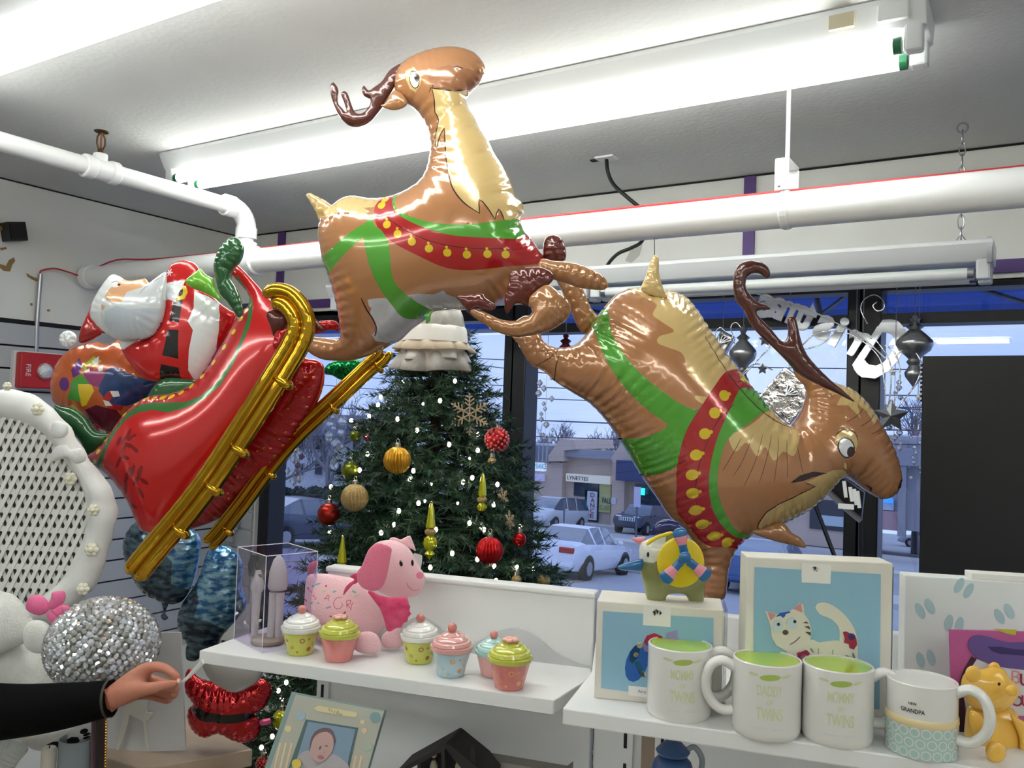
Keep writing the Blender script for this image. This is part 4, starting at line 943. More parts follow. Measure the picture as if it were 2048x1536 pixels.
# black board, dark panel on a stick
pb = PY(1845, 712, 2.55); pb2 = PY(1832, 1140, 2.55)
bb = thing('black_board', 'tall plain black board standing before the window at the right', 'board', (pb[0]+.6, 2.55, .02))
MB().box((pb[0]+.65, 2.56, (pb[2]+.06)/2), (1.3, .02, pb[2]-.06)).build('panel', M('board_black', (12, 12, 13), .55), bb, world=True, bevel=.002)
for x in (.15, 1.1): MB().box((pb[0]+x, 2.60, .03), (.05, .3, .06)).build('foot', m_black, bb, world=True)
for i in range(9): MB().tube([(pb[0]-.003, 2.55, pb[2]-.02-.012*i), (pb[0]-.003, 2.562, pb[2]-.026-.012*i)], .0035, 6).build('spiral_ring', m_pew, bb, world=True)
rd = thing('dark_rack', 'tilted black rack with bright bars under the diving reindeer chin', 'rack', tuple(PY(1690, 1000, 2.45)))
q = [(1652, 985), (1685, 955), (1728, 985), (1722, 1040), (1700, 1025)]; qq = [PY(x, y, 2.45) for x, y in q]
MB().prism([(p[0], p[2]) for p in qq], .02, Matrix(((1, 0, 0, 0), (0, 0, 1, 2.45), (0, 1, 0, 0), (0, 0, 0, 1)))).build('panel', m_black, rd, world=True)
for a, b in (((1688, 962), (1692, 995)), ((1700, 974), (1704, 1003)), ((1708, 978), (1713, 1010)), ((1715, 982), (1719, 1016))): MB().tube([tuple(PY(*a, 2.44)), tuple(PY(*b, 2.44))], .005, 6).build('bar', m_wht, rd, world=True)
MB().tube([tuple(PY(1655, 982, 2.44)), tuple(PY(1690, 1015, 2.44)), tuple(PY(1722, 1042, 2.44))], .008, 6).build('rail', m_pew, rd, world=True)
MB().box(tuple((PY(1692, 1013, 2.43))), (.04, .004, .014)).build('price_tag', m_wht, rd, world=True)
MB().tube([tuple(PY(1630, 1010, 2.45)), tuple(PY(1665, 1102, 2.45)), tuple(PY(1720, 1250, 2.45))], .006, 8).tube([tuple(PY(1652, 985, 2.46)), tuple(PY(1630, 1010, 2.45))], .006, 8).tube([tuple(PY(1722, 1040, 2.46)), tuple(PY(1722, 1700, 2.46))], .006, 8).build('stand_leg', m_black, rd, world=True)
# ================================================================== WHITE SHELF UNIT (GONDOLA)
GA = radians(14); GX = np.array([cos(GA), sin(GA), 0]); GK = np.array([-sin(GA), cos(GA), 0]); GO = np.array([-.635, 1.308, 0])
def GP(x, y, z): return GO+GX*x+GK*y+np.array([0, 0, z])
TG = Matrix(((GX[0], GK[0], 0, GO[0]), (GX[1], GK[1], 0, GO[1]), (0, 0, 1, 0), (0, 0, 0, 1)))
def gpx(x, y, off=0.0):    # sight line onto the unit's back panel plane (off towards the room)
    return PP(x, y, GO-GK*off, GK)
def glocal(p): d = np.array(p)-GO; return float(d@GX), float(d@GK), float(d[2])
ZL, ZR, ZP_ = 1.18, 1.225, 1.297
m_mel = M('white_melamine', (228, 228, 228), .4); m_slot = M('slot_black', (20, 20, 22), .8)
xl = glocal(gpx(642, 1400))[0]
g = thing('shelf_unit', 'white shop shelf unit back panels with slotted uprights, in front of the tree', 'shelf unit', tuple(GO))
MB().box(((xl)/2, .012, ZP_/2), (-xl-.004, .024, ZP_), TG).build('back_panel', m_mel, g, world=True, bevel=.003)
MB().box((.75, .012, ZP_/2-.004), (1.494, .024, ZP_-.008), TG).build('back_panel', m_mel, g, world=True, bevel=.003)
MB().box((xl/2, .012, ZP_+.004), (-xl, .034, .010), TG).build('top_cap', m_mel, g, world=True, bevel=.003)
for i, xx in enumerate((xl+.008, glocal(gpx(1253, 1480))[0], glocal(gpx(1326, 1500))[0])):
    up = MB().box((xx, -.004, .62), (.024, .012, 1.24 if i else 1.17*1.05), TG).build('slotted_upright', m_mel, g, world=True)
    for k in range(11): MB().box((xx, -.0105, 1.13-k*.055), (.005, .002, .030), TG).build('slot', m_slot, up, world=True)
MB().box((.30, 0, .06), (2.4, .5, .12), TG).build('plinth', m_mel, g, world=True)
MB().box((glocal(gpx(1300, 1490))[0]-.002, -.003, .62), (.022, .008, 1.2), TG).build('brown_strip', M('kraft_strip', (150, 132, 116), .7), g, world=True)
def shelf(label, poly, z, th=.021):
    t = thing('shelf', label, 'shelf', tuple(GP(*[sum(p[i] for p in poly)/len(poly) for i in (0, 1)], z-th)), 'white shelves')
    mb = MB().prism(poly, th, TG @ Tl(0, 0, z-th)); mb.build('board', m_mel, t, world=True, bevel=.002); return t
a = glocal(PZ(400, 1300, ZL)); b = glocal(PZ(1112, 1396, ZL)); c = glocal(PZ(1186, 1352, ZL))
s1 = shelf('white shelf with a clipped corner holding cupcake jars and the pink dog', [(a[0], -.185), (b[0], -.185), (c[0], c[1]), (-.004, -.001), (a[0]+.01, -.001)], ZL)
e = glocal(PZ(1122, 1420, ZR)); f = glocal(PZ(1188, 1396, ZR))
s2 = shelf('white shelf at the right holding the mugs and figurine boxes', [(e[0], -.341), (1.25, -.341), (1.25, -.001), (.002, -.001), (e[0], -.17)], ZR)
s3 = shelf('lower white shelf with the picture frame and the stable, below the frame edge', [(xl, -.34), (1.2, -.34), (1.2, -.012), (xl, -.012)], .93)
for sx in (a[0]+.012, xl+.012): MB().prism([(0, 0), (-.17, 0), (0, -.05)], .004, TG @ Matrix(((0, 0, 1, sx), (1, 0, 0, -.002), (0, 1, 0, ZL-.022), (0, 0, 0, 1)))).build('bracket', m_fix, s1, world=True)
# grey wave cut-outs on the panel
m_wave = M('wave_grey', (186, 186, 190), .6, noise=.6, nscale=6, c2=(206, 206, 208))
for i, pts in enumerate(([(941, 1304), (965, 1278), (995, 1262), (1022, 1256), (1050, 1260), (1078, 1276), (1108, 1302), (1135, 1318), (1165, 1330), (1188, 1334), (1188, 1339), (1120, 1328), (1040, 1318)], [(800, 1262), (815, 1242), (830, 1234), (855, 1236), (880, 1252), (905, 1280), (935, 1300), (860, 1290)])):
    q = [glocal(gpx(x, y, .002)) for x, y in pts]
    MB().prism([(p_[0], p_[2]) for p_ in spline([(p_[0], 0, p_[2]) for p_ in q], .012)], .003, TG @ Matrix(((1, 0, 0, 0), (0, 0, -1, -.0015), (0, 1, 0, 0), (0, 0, 0, 1)))).build('wave_cutout', m_wave, g, world=True)
# ================================================================== GOODS ON THE SHELVES
def axes(theta):     # right and depth directions of something whose front edge runs off theta degrees left of the view
    th = radians(theta); f0 = np.array([CF[0], CF[1], 0]); f0 /= np.linalg.norm(f0); r0 = np.array([f0[1], -f0[0], 0])
    r = -cos(th)*f0+sin(th)*r0; return r, np.array([-r[1], r[0], 0])
def flatpx(name, pts, o, n, m, parent, th=.0006, lift=.0004, label=None):
    n = np.array(n)/np.linalg.norm(n); x = np.cross([0, 0, 1.0], n); x /= np.linalg.norm(x); y = np.cross(n, x); o = np.array(o)
    q = [PP(a, b, o+n*lift, n)-o for a, b in pts]
    T = Matrix(((x[0], y[0], n[0], o[0]), (x[1], y[1], n[1], o[1]), (x[2], y[2], n[2], o[2]), (0, 0, 0, 1)))
    ob = MB().prism([(float(v@x), float(v@y)) for v in q], th, T, lift).build(name, m, parent, world=True)
    if label: ob['label'] = label
    return ob
def flattext(body, cx, cy, hpx, o, n, m, parent, wpx=None, lift=.0012, rot=0.0):
    n = np.array(n)/np.linalg.norm(n); x = np.cross([0, 0, 1.0], n); x /= np.linalg.norm(x); y = np.cross(n, x); c = PP(cx, cy, np.array(o)+n*lift, n)
    s = np.linalg.norm(PP(cx, cy+hpx/2, o, n)-PP(cx, cy-hpx/2, o, n)); vs, fs = text_mesh(body, 1.0, .0); v = np.array(vs); k = s/np.ptp(v[:, 1]); kx = k
    if wpx: kx = np.linalg.norm(PP(cx+wpx/2, cy, o, n)-PP(cx-wpx/2, cy, o, n))/np.ptp(v[:, 0])
    v[:, 0] = (v[:, 0]-(v[:, 0].max()+v[:, 0].min())/2)*kx; v[:, 1] = (v[:, 1]-(v[:, 1].max()+v[:, 1].min())/2)*k
    cr, sr = cos(rot), sin(rot)
    mb = MB().add([tuple(c+x*(a*cr-b*sr)+y*(a*sr+b*cr)) for a, b, _ in v], fs); return mb.build('lettering', m, parent, world=True)
m_card = M('box_card', (226, 222, 212), .6, noise=.4, nscale=6, c2=(216, 210, 198)); m_boxblue = M('box_blue_print', (140, 182, 204), .5); m_ink = M('ink_black', (24, 24, 26), .5); m_lab = M('label_paper', (232, 230, 224), .6)
def gbox(name, label, px0, pxr, ytop, z, D, theta, cat='box', m=None):
    o = PZ(*px0, z); r, k = axes(theta); W = np.linalg.norm(PP(*pxr, o, k)-o); H = PP(px0[0]+2, ytop, o, k)[2]-z
    t = thing(name, label, cat, tuple(o+r*W/2+k*D/2)); T = frameT(o, r, k)
    MB().box((W/2, D/2, H/2), (W, D, H), T).build('carton', m or m_card, t, world=True, bevel=.0015)
    return t, o, r, k, W, H, T
# small figurine box
t1, o1, r1_, k1, W1, H1, T1 = gbox('figurine_box', 'white box with a pictured toy plane on blue, under the propeller elephant', (1188, 1396), (1442, 1428), 1201, ZR, .075, 79)
n1 = -k1
flatpx('blue_panel', [(1206, 1222), (1427, 1236), (1424, 1404), (1202, 1376)], o1, n1, m_boxblue, t1)
lb = flatpx('name_label', [(1287, 1212), (1342, 1215), (1341, 1254), (1286, 1250)], o1, n1, m_lab, t1, lift=.001)
for q in ([(1305, 1224), (1312, 1219), (1309, 1228)], [(1312, 1218), (1318, 1222), (1314, 1229)], [(1319, 1221), (1324, 1226), (1319, 1231)], [(1307, 1228), (1313, 1222), (1310, 1232)]): flatpx('logo_mark', q, o1, n1, m_ink, lb, lift=.002)
flatpx('price_label', [(1257, 1371), (1300, 1376), (1300, 1396), (1257, 1390)], o1, n1, m_lab, t1, lift=.001); flattext('Airp', 1284, 1384, 9, o1, n1, M('pencil_grey', (120, 120, 122), .6), t1, lift=.003)
c10 = lambda p: K(1220, 1030, 3.939, p)
for nm, pts, m in (('printed_wing', ell(1274, 1325, 22, 40, .3), M('print_blue', (30, 90, 170), .5)), ('printed_propeller', c10([(160, 1080), (200, 1030), (240, 1060), (220, 1120), (180, 1170), (150, 1150)]), M('print_teal', (30, 104, 128), .5)), ('printed_propeller', c10([(190, 1160), (235, 1150), (270, 1240), (275, 1280), (240, 1270)]), M('print_teal')), ('printed_cockpit', c10([(265, 1000), (290, 950), (350, 930), (410, 955), (430, 1010), (340, 1020), (290, 1030)]), M('print_red', (170, 30, 50), .5)), ('printed_tail', c10([(440, 930), (530, 905), (535, 970), (565, 1000), (500, 1015), (440, 990)]), M('print_lilac', (150, 140, 190), .5)), ('printed_knob', c10(ell(235, 1025, 24)), M('print_cream', (222, 208, 150), .5)), ('printed_knob', c10(ell(205, 1100, 20)), M('print_cream')), ('printed_knob', c10(ell(260, 1255, 24)), M('print_cream')), ('printed_body', c10([(255, 1010), (300, 1000), (300, 1080), (270, 1070)]), M('print_lilac'))):
    flatpx(nm, pts, o1, n1, m, t1, lift=.0012)
# clear side sleeve
MB().box((W1+.004, .0375, H1/2), (.003, .070, H1*.97), T1).build('clear_sleeve', glass_mat('clear_plastic', (236, 238, 240), .5), t1, world=True)
# large cat box
t2, o2, r2_, k2, W2, H2, T2 = gbox('figurine_box.large', 'large white box with a pictured flowery cat on blue, behind the mugs', (1487, 1441), (1780, 1457), 1113, ZR, .045, 86)
t2.name = 'figurine_box'; n2 = -k2
c11 = lambda p: K(1480, 1090, 6.024, p)
flatpx('blue_panel', c11([(175, 265), (1695, 350), (1680, 1980), (158, 1900)]), o2, n2, m_boxblue, t2)
lb = flatpx('name_label', c11([(738, 215), (1098, 240), (1088, 468), (742, 450)]), o2, n2, m_lab, t2, lift=.001)
for q in ([(870, 275), (905, 258), (890, 285)], [(905, 258), (925, 275), (890, 312)], [(925, 272), (960, 300), (935, 285)], [(915, 290), (935, 325), (920, 312)]): flatpx('logo_mark', c11(q), o2, n2, m_ink, lb, lift=.002)
m_cat = M('print_cat_cream', (218, 212, 198), .5); m_cat2 = M('print_pink', (206, 140, 136), .5); m_cfl = M('print_plum', (150, 36, 66), .5); m_cb = M('print_cobalt', (28, 84, 176), .5); m_cgr = M('print_leaf', (80, 130, 116), .5); m_cbr = M('print_brown', (84, 66, 58), .5); m_ceye = M('print_eye_blue', (190, 208, 214), .5)
L_ = .0012
for nm, pts, m in (('printed_tail', [(905, 750), (930, 705), (1010, 690), (1120, 730), (1250, 830), (1350, 960), (1400, 1080), (1418, 1200), (1415, 1330), (1390, 1440), (1200, 1440), (1190, 1250), (1200, 1080), (1180, 980), (1090, 890), (970, 840)], m_cat), ('printed_body', [(570, 1240), (850, 1140), (950, 1170), (1180, 1150), (1240, 1240), (1400, 1300), (1400, 1700), (560, 1660), (580, 1330)], m_cat),
                   ('printed_head', [(300, 790), (330, 800), (430, 830), (520, 830), (640, 770), (720, 690), (765, 720), (775, 830), (830, 910), (855, 1010), (850, 1130), (800, 1220), (680, 1290), (560, 1280), (440, 1210), (380, 1110), (370, 990), (350, 920)], m_cat)):
    flatpx(nm, c11([tuple(v) for v in spline(pts, 40)] if nm != 'printed_head' else pts), o2, n2, m, t2, lift=L_); L_ += .0004
for nm, pts, m in (('printed_ear', [(330, 805), (430, 840), (370, 910)], m_cat2), ('printed_ear', [(640, 770), (735, 700), (750, 810)], m_cat2), ('printed_hat', [(430, 865), (480, 820), (600, 798), (605, 815), (550, 830), (540, 860), (515, 878), (490, 850)], m_cb), ('printed_eye', ell(455, 975, 60, 75), m_ceye), ('printed_eye', ell(625, 940, 68, 66), m_ceye),
                   ('printed_nose', ell(547, 1052, 36, 30), m_cbr), ('printed_stripe', [(760, 940), (800, 920), (825, 945)], m_cbr), ('printed_stripe', [(775, 985), (830, 975), (850, 1020), (810, 1000)], m_cbr), ('printed_stripe', [(785, 1045), (850, 1050), (850, 1095), (810, 1065)], m_cbr), ('printed_smile', stroke([(600, 1200), (660, 1165), (725, 1105)], 8), m_cbr), ('printed_flower', [(1240, 1050), (1275, 1040), (1320, 1060), (1370, 1070), (1400, 1130), (1410, 1200), (1370, 1260), (1320, 1240), (1310, 1190), (1255, 1180), (1265, 1120)], m_cfl),
                   ('printed_bloom', ell(1345, 1105, 44, 38), m_cb), ('printed_flower', [(685, 1300), (740, 1285), (800, 1262), (840, 1300), (830, 1340), (885, 1380), (860, 1400), (800, 1390), (735, 1430), (700, 1390)], m_cfl), ('printed_bloom', ell(775, 1362, 48, 46), M('print_cream_w', (226, 222, 214), .5)), ('printed_leaf', ell(1310, 1360, 50, 14, .7), m_cgr), ('printed_leaf', ell(1370, 1340, 46, 13, 1.3), m_cgr), ('printed_leaf', ell(868, 1270, 34, 8, 1.0), m_cgr), ('printed_stem', stroke([(945, 1240), (945, 1370)], 6), m_cgr), ('printed_stem', stroke([(1115, 1260), (1118, 1325)], 6), m_cgr)):
    flatpx(nm, c11(pts), o2, n2, m, t2, lift=.0032)
for x, y in ((463, 955), (660, 922)): flatpx('printed_pupil', c11(ell(x, y, 18, 20)), o2, n2, m_ink, t2, lift=.004)
flatpx('printed_bloom', c11(ell(775, 1362, 20)), o2, n2, m_cfl, t2, lift=.004)
MB().box((W2+.001, .0225, H2/2), (.002, .040, H2*.95), T2).build('side_print', M('side_print_blue', (120, 140, 156), .5, noise=1, nscale=30, c2=(70, 74, 80)), t2, world=True)
# white footprint gift boxes
t3, o3, r3, k3, W3, H3, T3 = gbox('footprint_box', 'white gift box printed with blue baby footprints, behind the yellow bear', (1806, 1420), (2300, 1480), 1150, ZR, .03, 80, m=M('gift_white', (222, 226, 224), .6))
m_foot = M('print_footprint', (168, 196, 200), .6)
c12 = lambda p: K(1840, 1140, 3.88, p)
for q, an in (((340, 140), .5), ((40, 300), -.45), ((655, 340), -.5), ((45, 690), -.25), ((265, 420), .2)):
    for s_ in (-1, 1):
        x, y = q[0]+s_*42*cos(an), q[1]+s_*42*sin(an)
        flatpx('printed_foot', c12(ell(x, y, 32, 66, an, 12)), o3, -k3, m_foot, t3)
MB().box((W3*.62, .015, H3+.004), (W3*.68, .028, .008), T3).build('lid_edge', m_lab, t3, world=True, bevel=.001)
# pink greeting card
oc = PZ(1900, 1462, ZR); rc, kc = axes(84); nc = -kc
tc2 = thing('gift_card', 'pink and purple printed gift bag card with a big ring, behind the yellow bear', 'gift bag', tuple(oc+rc*.06))
flatpx('card', [(1897, 1258), (2110, 1264), (2112, 1490), (1903, 1470)], oc, nc, M('card_pink', (178, 84, 142), .6), tc2, th=.004, lift=-.004)
m_pp = M('print_purple', (96, 74, 140), .6); m_pd = M('print_deep_violet', (52, 36, 96), .6); m_pl = M('print_outline', (58, 30, 54), .6); m_pg = M('print_pale_grey', (206, 200, 204), .6)
flatpx('printed_outline', c12([(300, 1300), (295, 950), (310, 850), (340, 770), (400, 670), (440, 690), (380, 780), (345, 870), (335, 960), (360, 1100), (345, 1310)]), oc, nc, m_pl, tc2, lift=.0005)
flatpx('printed_panel', c12([(440, 690), (560, 740), (700, 765), (900, 750), (900, 1130), (350, 1130), (335, 960), (345, 870), (380, 780)]), oc, nc, m_pg, tc2, lift=.0005)
flatpx('printed_ring', c12([tuple(v) for v in spline([(375, 600), (390, 530), (450, 505), (540, 520), (680, 560), (900, 575), (900, 760), (720, 765), (560, 735), (440, 680)], 30)]), oc, nc, m_pp, tc2, lift=.0011)
flatpx('printed_ring_hole', c12([(520, 595), (620, 595), (740, 615), (900, 620), (900, 668), (760, 660), (620, 650), (560, 630)]), oc, nc, m_pd, tc2, lift=.0016)
flatpx('printed_band', c12([(560, 455), (750, 462), (740, 505), (680, 495)]), oc, nc, M('print_olive', (190, 176, 60), .6), tc2, lift=.0006)
flattext('B', 2032, 1354, 26, oc, nc, m_cat2, tc2, lift=.0016); flattext('u', 2050, 1360, 24, oc, nc, m_cfl, tc2, lift=.0016); flattext('o', 2034, 1402, 22, oc, nc, m_cfl, tc2, lift=.0016); flattext('u', 2052, 1402, 22, oc, nc, m_cfl, tc2, lift=.0016)
# propeller elephant figurine
m_ol = M('glaze_olive', (122, 128, 60), .12, coat=.6, noise=.8, nscale=18, c2=(168, 168, 132)); m_gy = M('glaze_yellow', (232, 206, 30), .12, coat=.6); m_gb = M('glaze_blue', (34, 104, 164), .12, coat=.6); m_gp = M('glaze_pink', (226, 142, 158), .12, coat=.6); m_gn = M('glaze_navy', (20, 34, 104), .12, coat=.6); m_gw = M('glaze_white', (222, 222, 214), .12, coat=.6)
dq = float(np.dot(PZ(1330, 1204, ZR+H1)-CO, CF)); dq = 1.20
tz = PZ(1330, 1204, ZR+H1)
el = thing('elephant_figurine', 'glazed olive toy creature with yellow disc and striped propeller, standing on the small box', 'figurine', tuple(P(1345, 1208, 1.16)))
D0 = 1.165
balloon('body', c10([(238, 230), (290, 195), (420, 150), (520, 142), (640, 200), (735, 320), (752, 480), (742, 620), (728, 700), (645, 702), (600, 640), (560, 622), (455, 628), (425, 692), (322, 694), (285, 640), (262, 540), (236, 430), (228, 320)]), [m_ol, m_gw], el, D0, [(1, c10([(220, 200), (440, 130), (420, 240), (380, 330), (330, 360), (220, 360)]))], thick=.5, wr=0, space=5)
for nm, pts, m, d, th in (('disc', ell(556, 372, 186, 200), m_gy, 1.128, .16), ('snout', [(60, 405), (110, 380), (200, 352), (262, 348), (258, 400), (240, 445), (160, 440), (75, 430)], m_gb, 1.15, .8), ('ear', [(168, 185), (230, 175), (285, 175), (270, 220), (235, 235)], m_gp, 1.17, .5), ('cap', [(328, 160), (340, 100), (380, 50), (450, 32), (540, 55), (600, 110), (590, 160), (480, 140), (400, 150)], m_gn, 1.16, .8), ('cap_band', [(288, 215), (360, 165), (480, 128), (495, 148), (380, 190), (296, 240)], m_gy, 1.135, .7)):
    balloon(nm, c10(pts), [m], el, d, thick=th, wr=0, space=4)
for (ax_, ay_, bx_, by_) in ((585, 300, 545, 115), (560, 365, 425, 515), (620, 365, 772, 490)):
    v = np.array([bx_-ax_, by_-ay_]); L = np.linalg.norm(v); v = v/L; nn_ = np.array([-v[1], v[0]]); b0 = np.array([ax_, ay_]); w0, w1 = 34, 58
    ol_ = [tuple(b0-nn_*w0*.9), tuple(b0-nn_*w0+v*L*.3), tuple(b0-nn_*w1+v*L*.85), tuple(b0-nn_*w1*.5+v*L*1.05), tuple(b0+nn_*w1*.5+v*L*1.05), tuple(b0+nn_*w1+v*L*.85), tuple(b0+nn_*w0+v*L*.3), tuple(b0+nn_*w0*.9)]
    band = [tuple(b0-nn_*90+v*L*.36), tuple(b0+nn_*90+v*L*.36), tuple(b0+nn_*90+v*L*.72), tuple(b0-nn_*90+v*L*.72)]
    balloon('propeller_blade', c10(ol_), [m_gb, m_gp], el, 1.112, [(1, c10(band))], thick=.5, wr=0, space=4)
balloon('propeller_hub', c10(ell(590, 335, 48)), [m_gb], el, 1.104, thick=.7, wr=0, space=4)
flat_eye = balloon('eye', c10(ell(300, 312, 10, 22)), [m_ink], el, 1.142, thick=.5, wr=0, space=2)
# ---- mugs
m_mug = M('mug_white', (228, 226, 222), .15, coat=.4); m_lg = M('mug_lime', (170, 200, 50), .2, coat=.4); m_t1 = M('mug_text_lime', (206, 212, 170), .4); m_t2 = M('mug_leaf', (168, 190, 92), .4); m_t3 = M('mug_text_grey', (206, 208, 214), .4)
def wrap(vs, r, a0, z0, k, kx=None):
    kx = kx or k; return [((r+.0003)*cos(a0+v[0]*kx/r), (r+.0003)*sin(a0+v[0]*kx/r), z0+v[1]*k) for v in vs]
def mug(label, px, handle_deg, lines, inner, r=.041, h=.0885, tilt=0):
    p = PZ(*px, ZR); t = thing('mug', label, 'mug', tuple(p), 'white mugs'); a = atan2(-p[1], -p[0])+tilt      # towards the camera
    MB().lathe([(r*.93, 0), (r*.985, .003), (r, .008), (r, h-.001), (r-.001, h), (r-.003, h), (r-.0035, h-.003)], 48).build('body', m_mug, t, smooth=40)
    MB().lathe([(r-.0036, h-.0015), (r-.004, .006), (.001, .005)], 40).build('inside', inner, t, smooth=40)
    ha = a+radians(handle_deg); q = [(r-.002, .074), (r+.012, .081), (r+.026, .074), (r+.032, .055), (r+.028, .036), (r+.014, .022), (r-.002, .022)]
    MB().tube([(R_*cos(ha), R_*sin(ha), z) for R_, z in spline(q, closed=False, k=5)], .0062, 12, flat=1.25).build('handle', m_mug, t, smooth=60)
    for body, z, sz, m, wd in lines:
        vs, fs = text_mesh(body, 1, 0, bold=.02); v = np.array(vs); w_ = np.ptp(v[:, 0]); hh = np.ptp(v[:, 1]); v[:, 0] -= (v[:, 0].max()+v[:, 0].min())/2; v[:, 1] -= (v[:, 1].max()+v[:, 1].min())/2
        MB().add(wrap(v, r, a, z, sz/hh, wd/w_), fs).build('lettering', m, t)
    return t, a, r
def swirl(t, a, r):
    for (x, y, rx, ry, an, m) in ((0, .0755, .0125, .0036, .1, m_t2), (-.0195, .0775, .0065, .0018, -.1, m_t1), (.0195, .0775, .0065, .0018, .25, m_t1)):
        q = [(x+rx*u_*cos(an)-s_*ry*sqrt(1-u_*u_)*sin(an), y+rx*u_*sin(an)+s_*ry*sqrt(1-u_*u_)*cos(an)) for u_ in np.linspace(-.999, .999, 13) for s_ in (-1, 1)]; MB().add(wrap(q, r+.0002, a, 0, 1), [(2*k, 2*k+2, 2*k+3, 2*k+1) for k in range(12)]).build('leaf_print', m, t)
for lb, px, hd, w_ in (('white mug with lime inside reading MOMMY OF TWINS, leftmost of the row', (1357, 1426), 98, 'MOMMY'), ('white mug with lime inside reading DADDY OF TWINS, handle to the left', (1531, 1461), -88, 'DADDY'), ('white mug with lime inside reading MOMMY OF TWINS, beside the grandpa mug', (1673, 1475), 100, 'MOMMY')):
    t, a, r = mug(lb, px, hd, [(w_, .060, .0125, m_t1, .030), ('OF', .0465, .006, m_t1, .007), ('TWINS', .033, .0145, m_t1, .031)], m_lg, tilt=.1)
    swirl(t, a, r)
    for sx in (-.010, .010):
        q = stroke([(sx+(k-4)*.0021, .0155+.0009*(-1)**k) for k in range(9)], .0007); MB().add(wrap(q, r, a, 0, 1), [(k, k+1, len(q)-2-k, len(q)-1-k) for k in range(len(q)//2-1)]).build('script_line', m_t3, t)
t, a, r = mug('white mug reading NEW GRANDPA with a teal patterned lower half', (1842, 1500), 92, [('NEW', .0625, .0030, m_ink, .009), ('GRANDPA', .0545, .0048, m_ink, .026)], m_mug, r=.0385, h=.083, tilt=-.25)
MB().lathe([(r+.0004, .001), (r+.0006, .036)], 48).build('teal_pattern', M('mug_teal', (176, 206, 200), .25, coat=.3), t, smooth=40)
MB().lathe([(r+.0004, .036), (r+.0012, .038), (r+.0008, .044), (r+.0002, .045)], 48).build('gold_band', M('mug_band', (226, 206, 158), .3), t, smooth=40)
mb = MB()
for i in range(20):
    for j in range(3):
        x = (i+.5*(j % 2))*2*pi*r/20; o_, n_ = ell(x, .007+j*.012, .0056, n=14), ell(x, .007+j*.012, .0042, n=14)
        mb.add(wrap(o_+n_, r+.0006, 0, 0, 1), [(k, (k+1) % 14, 14+(k+1) % 14, 14+k) for k in range(14)])
mb.build('ring_print', m_mug, t)['kind'] = 'stuff'
# ---- yellow bear bank
m_bear = M('bear_yellow', (236, 186, 78), .22, coat=.4, sub=.1)
be = thing('bear_bank', 'glossy yellow ceramic bear sitting at the right end of the shelf', 'figurine', tuple(PZ(1995, 1516, ZR)))
for nm, pts, d, th in (('body', [(380, 1060), (480, 1080), (700, 1070), (760, 1150), (795, 1300), (785, 1430), (700, 1465), (600, 1480), (480, 1470), (390, 1420), (355, 1340), (360, 1200)], 1.03, .8), ('head', [(325, 900), (345, 820), (400, 775), (480, 772), (560, 755), (640, 765), (690, 835), (745, 885), (768, 930), (742, 990), (690, 1050), (600, 1092), (480, 1085), (380, 1040), (335, 970)], 1.02, .8), ('ear', ell(412, 808, 62, 66), .99, .5), ('ear', ell(575, 757, 48, 42), 1.03, .5), ('arm', [(380, 1110), (440, 1100), (520, 1190), (560, 1260), (530, 1330), (460, 1330), (400, 1250)], .975, .7), ('arm', [(700, 1120), (760, 1150), (830, 1190), (860, 1280), (840, 1400), (780, 1420), (770, 1300)], 1.01, .7), ('foot', ell(588, 1410, 78, 84), .968, .7), ('muzzle', ell(715, 935, 50, 44), .985, .8)):
    balloon(nm, c12(pts), [m_bear], be, d, thick=th, wr=0, space=5)
balloon('eye', c12(ell(614, 885, 13)), [m_ink], be, .957, thick=.6, wr=0, space=2)
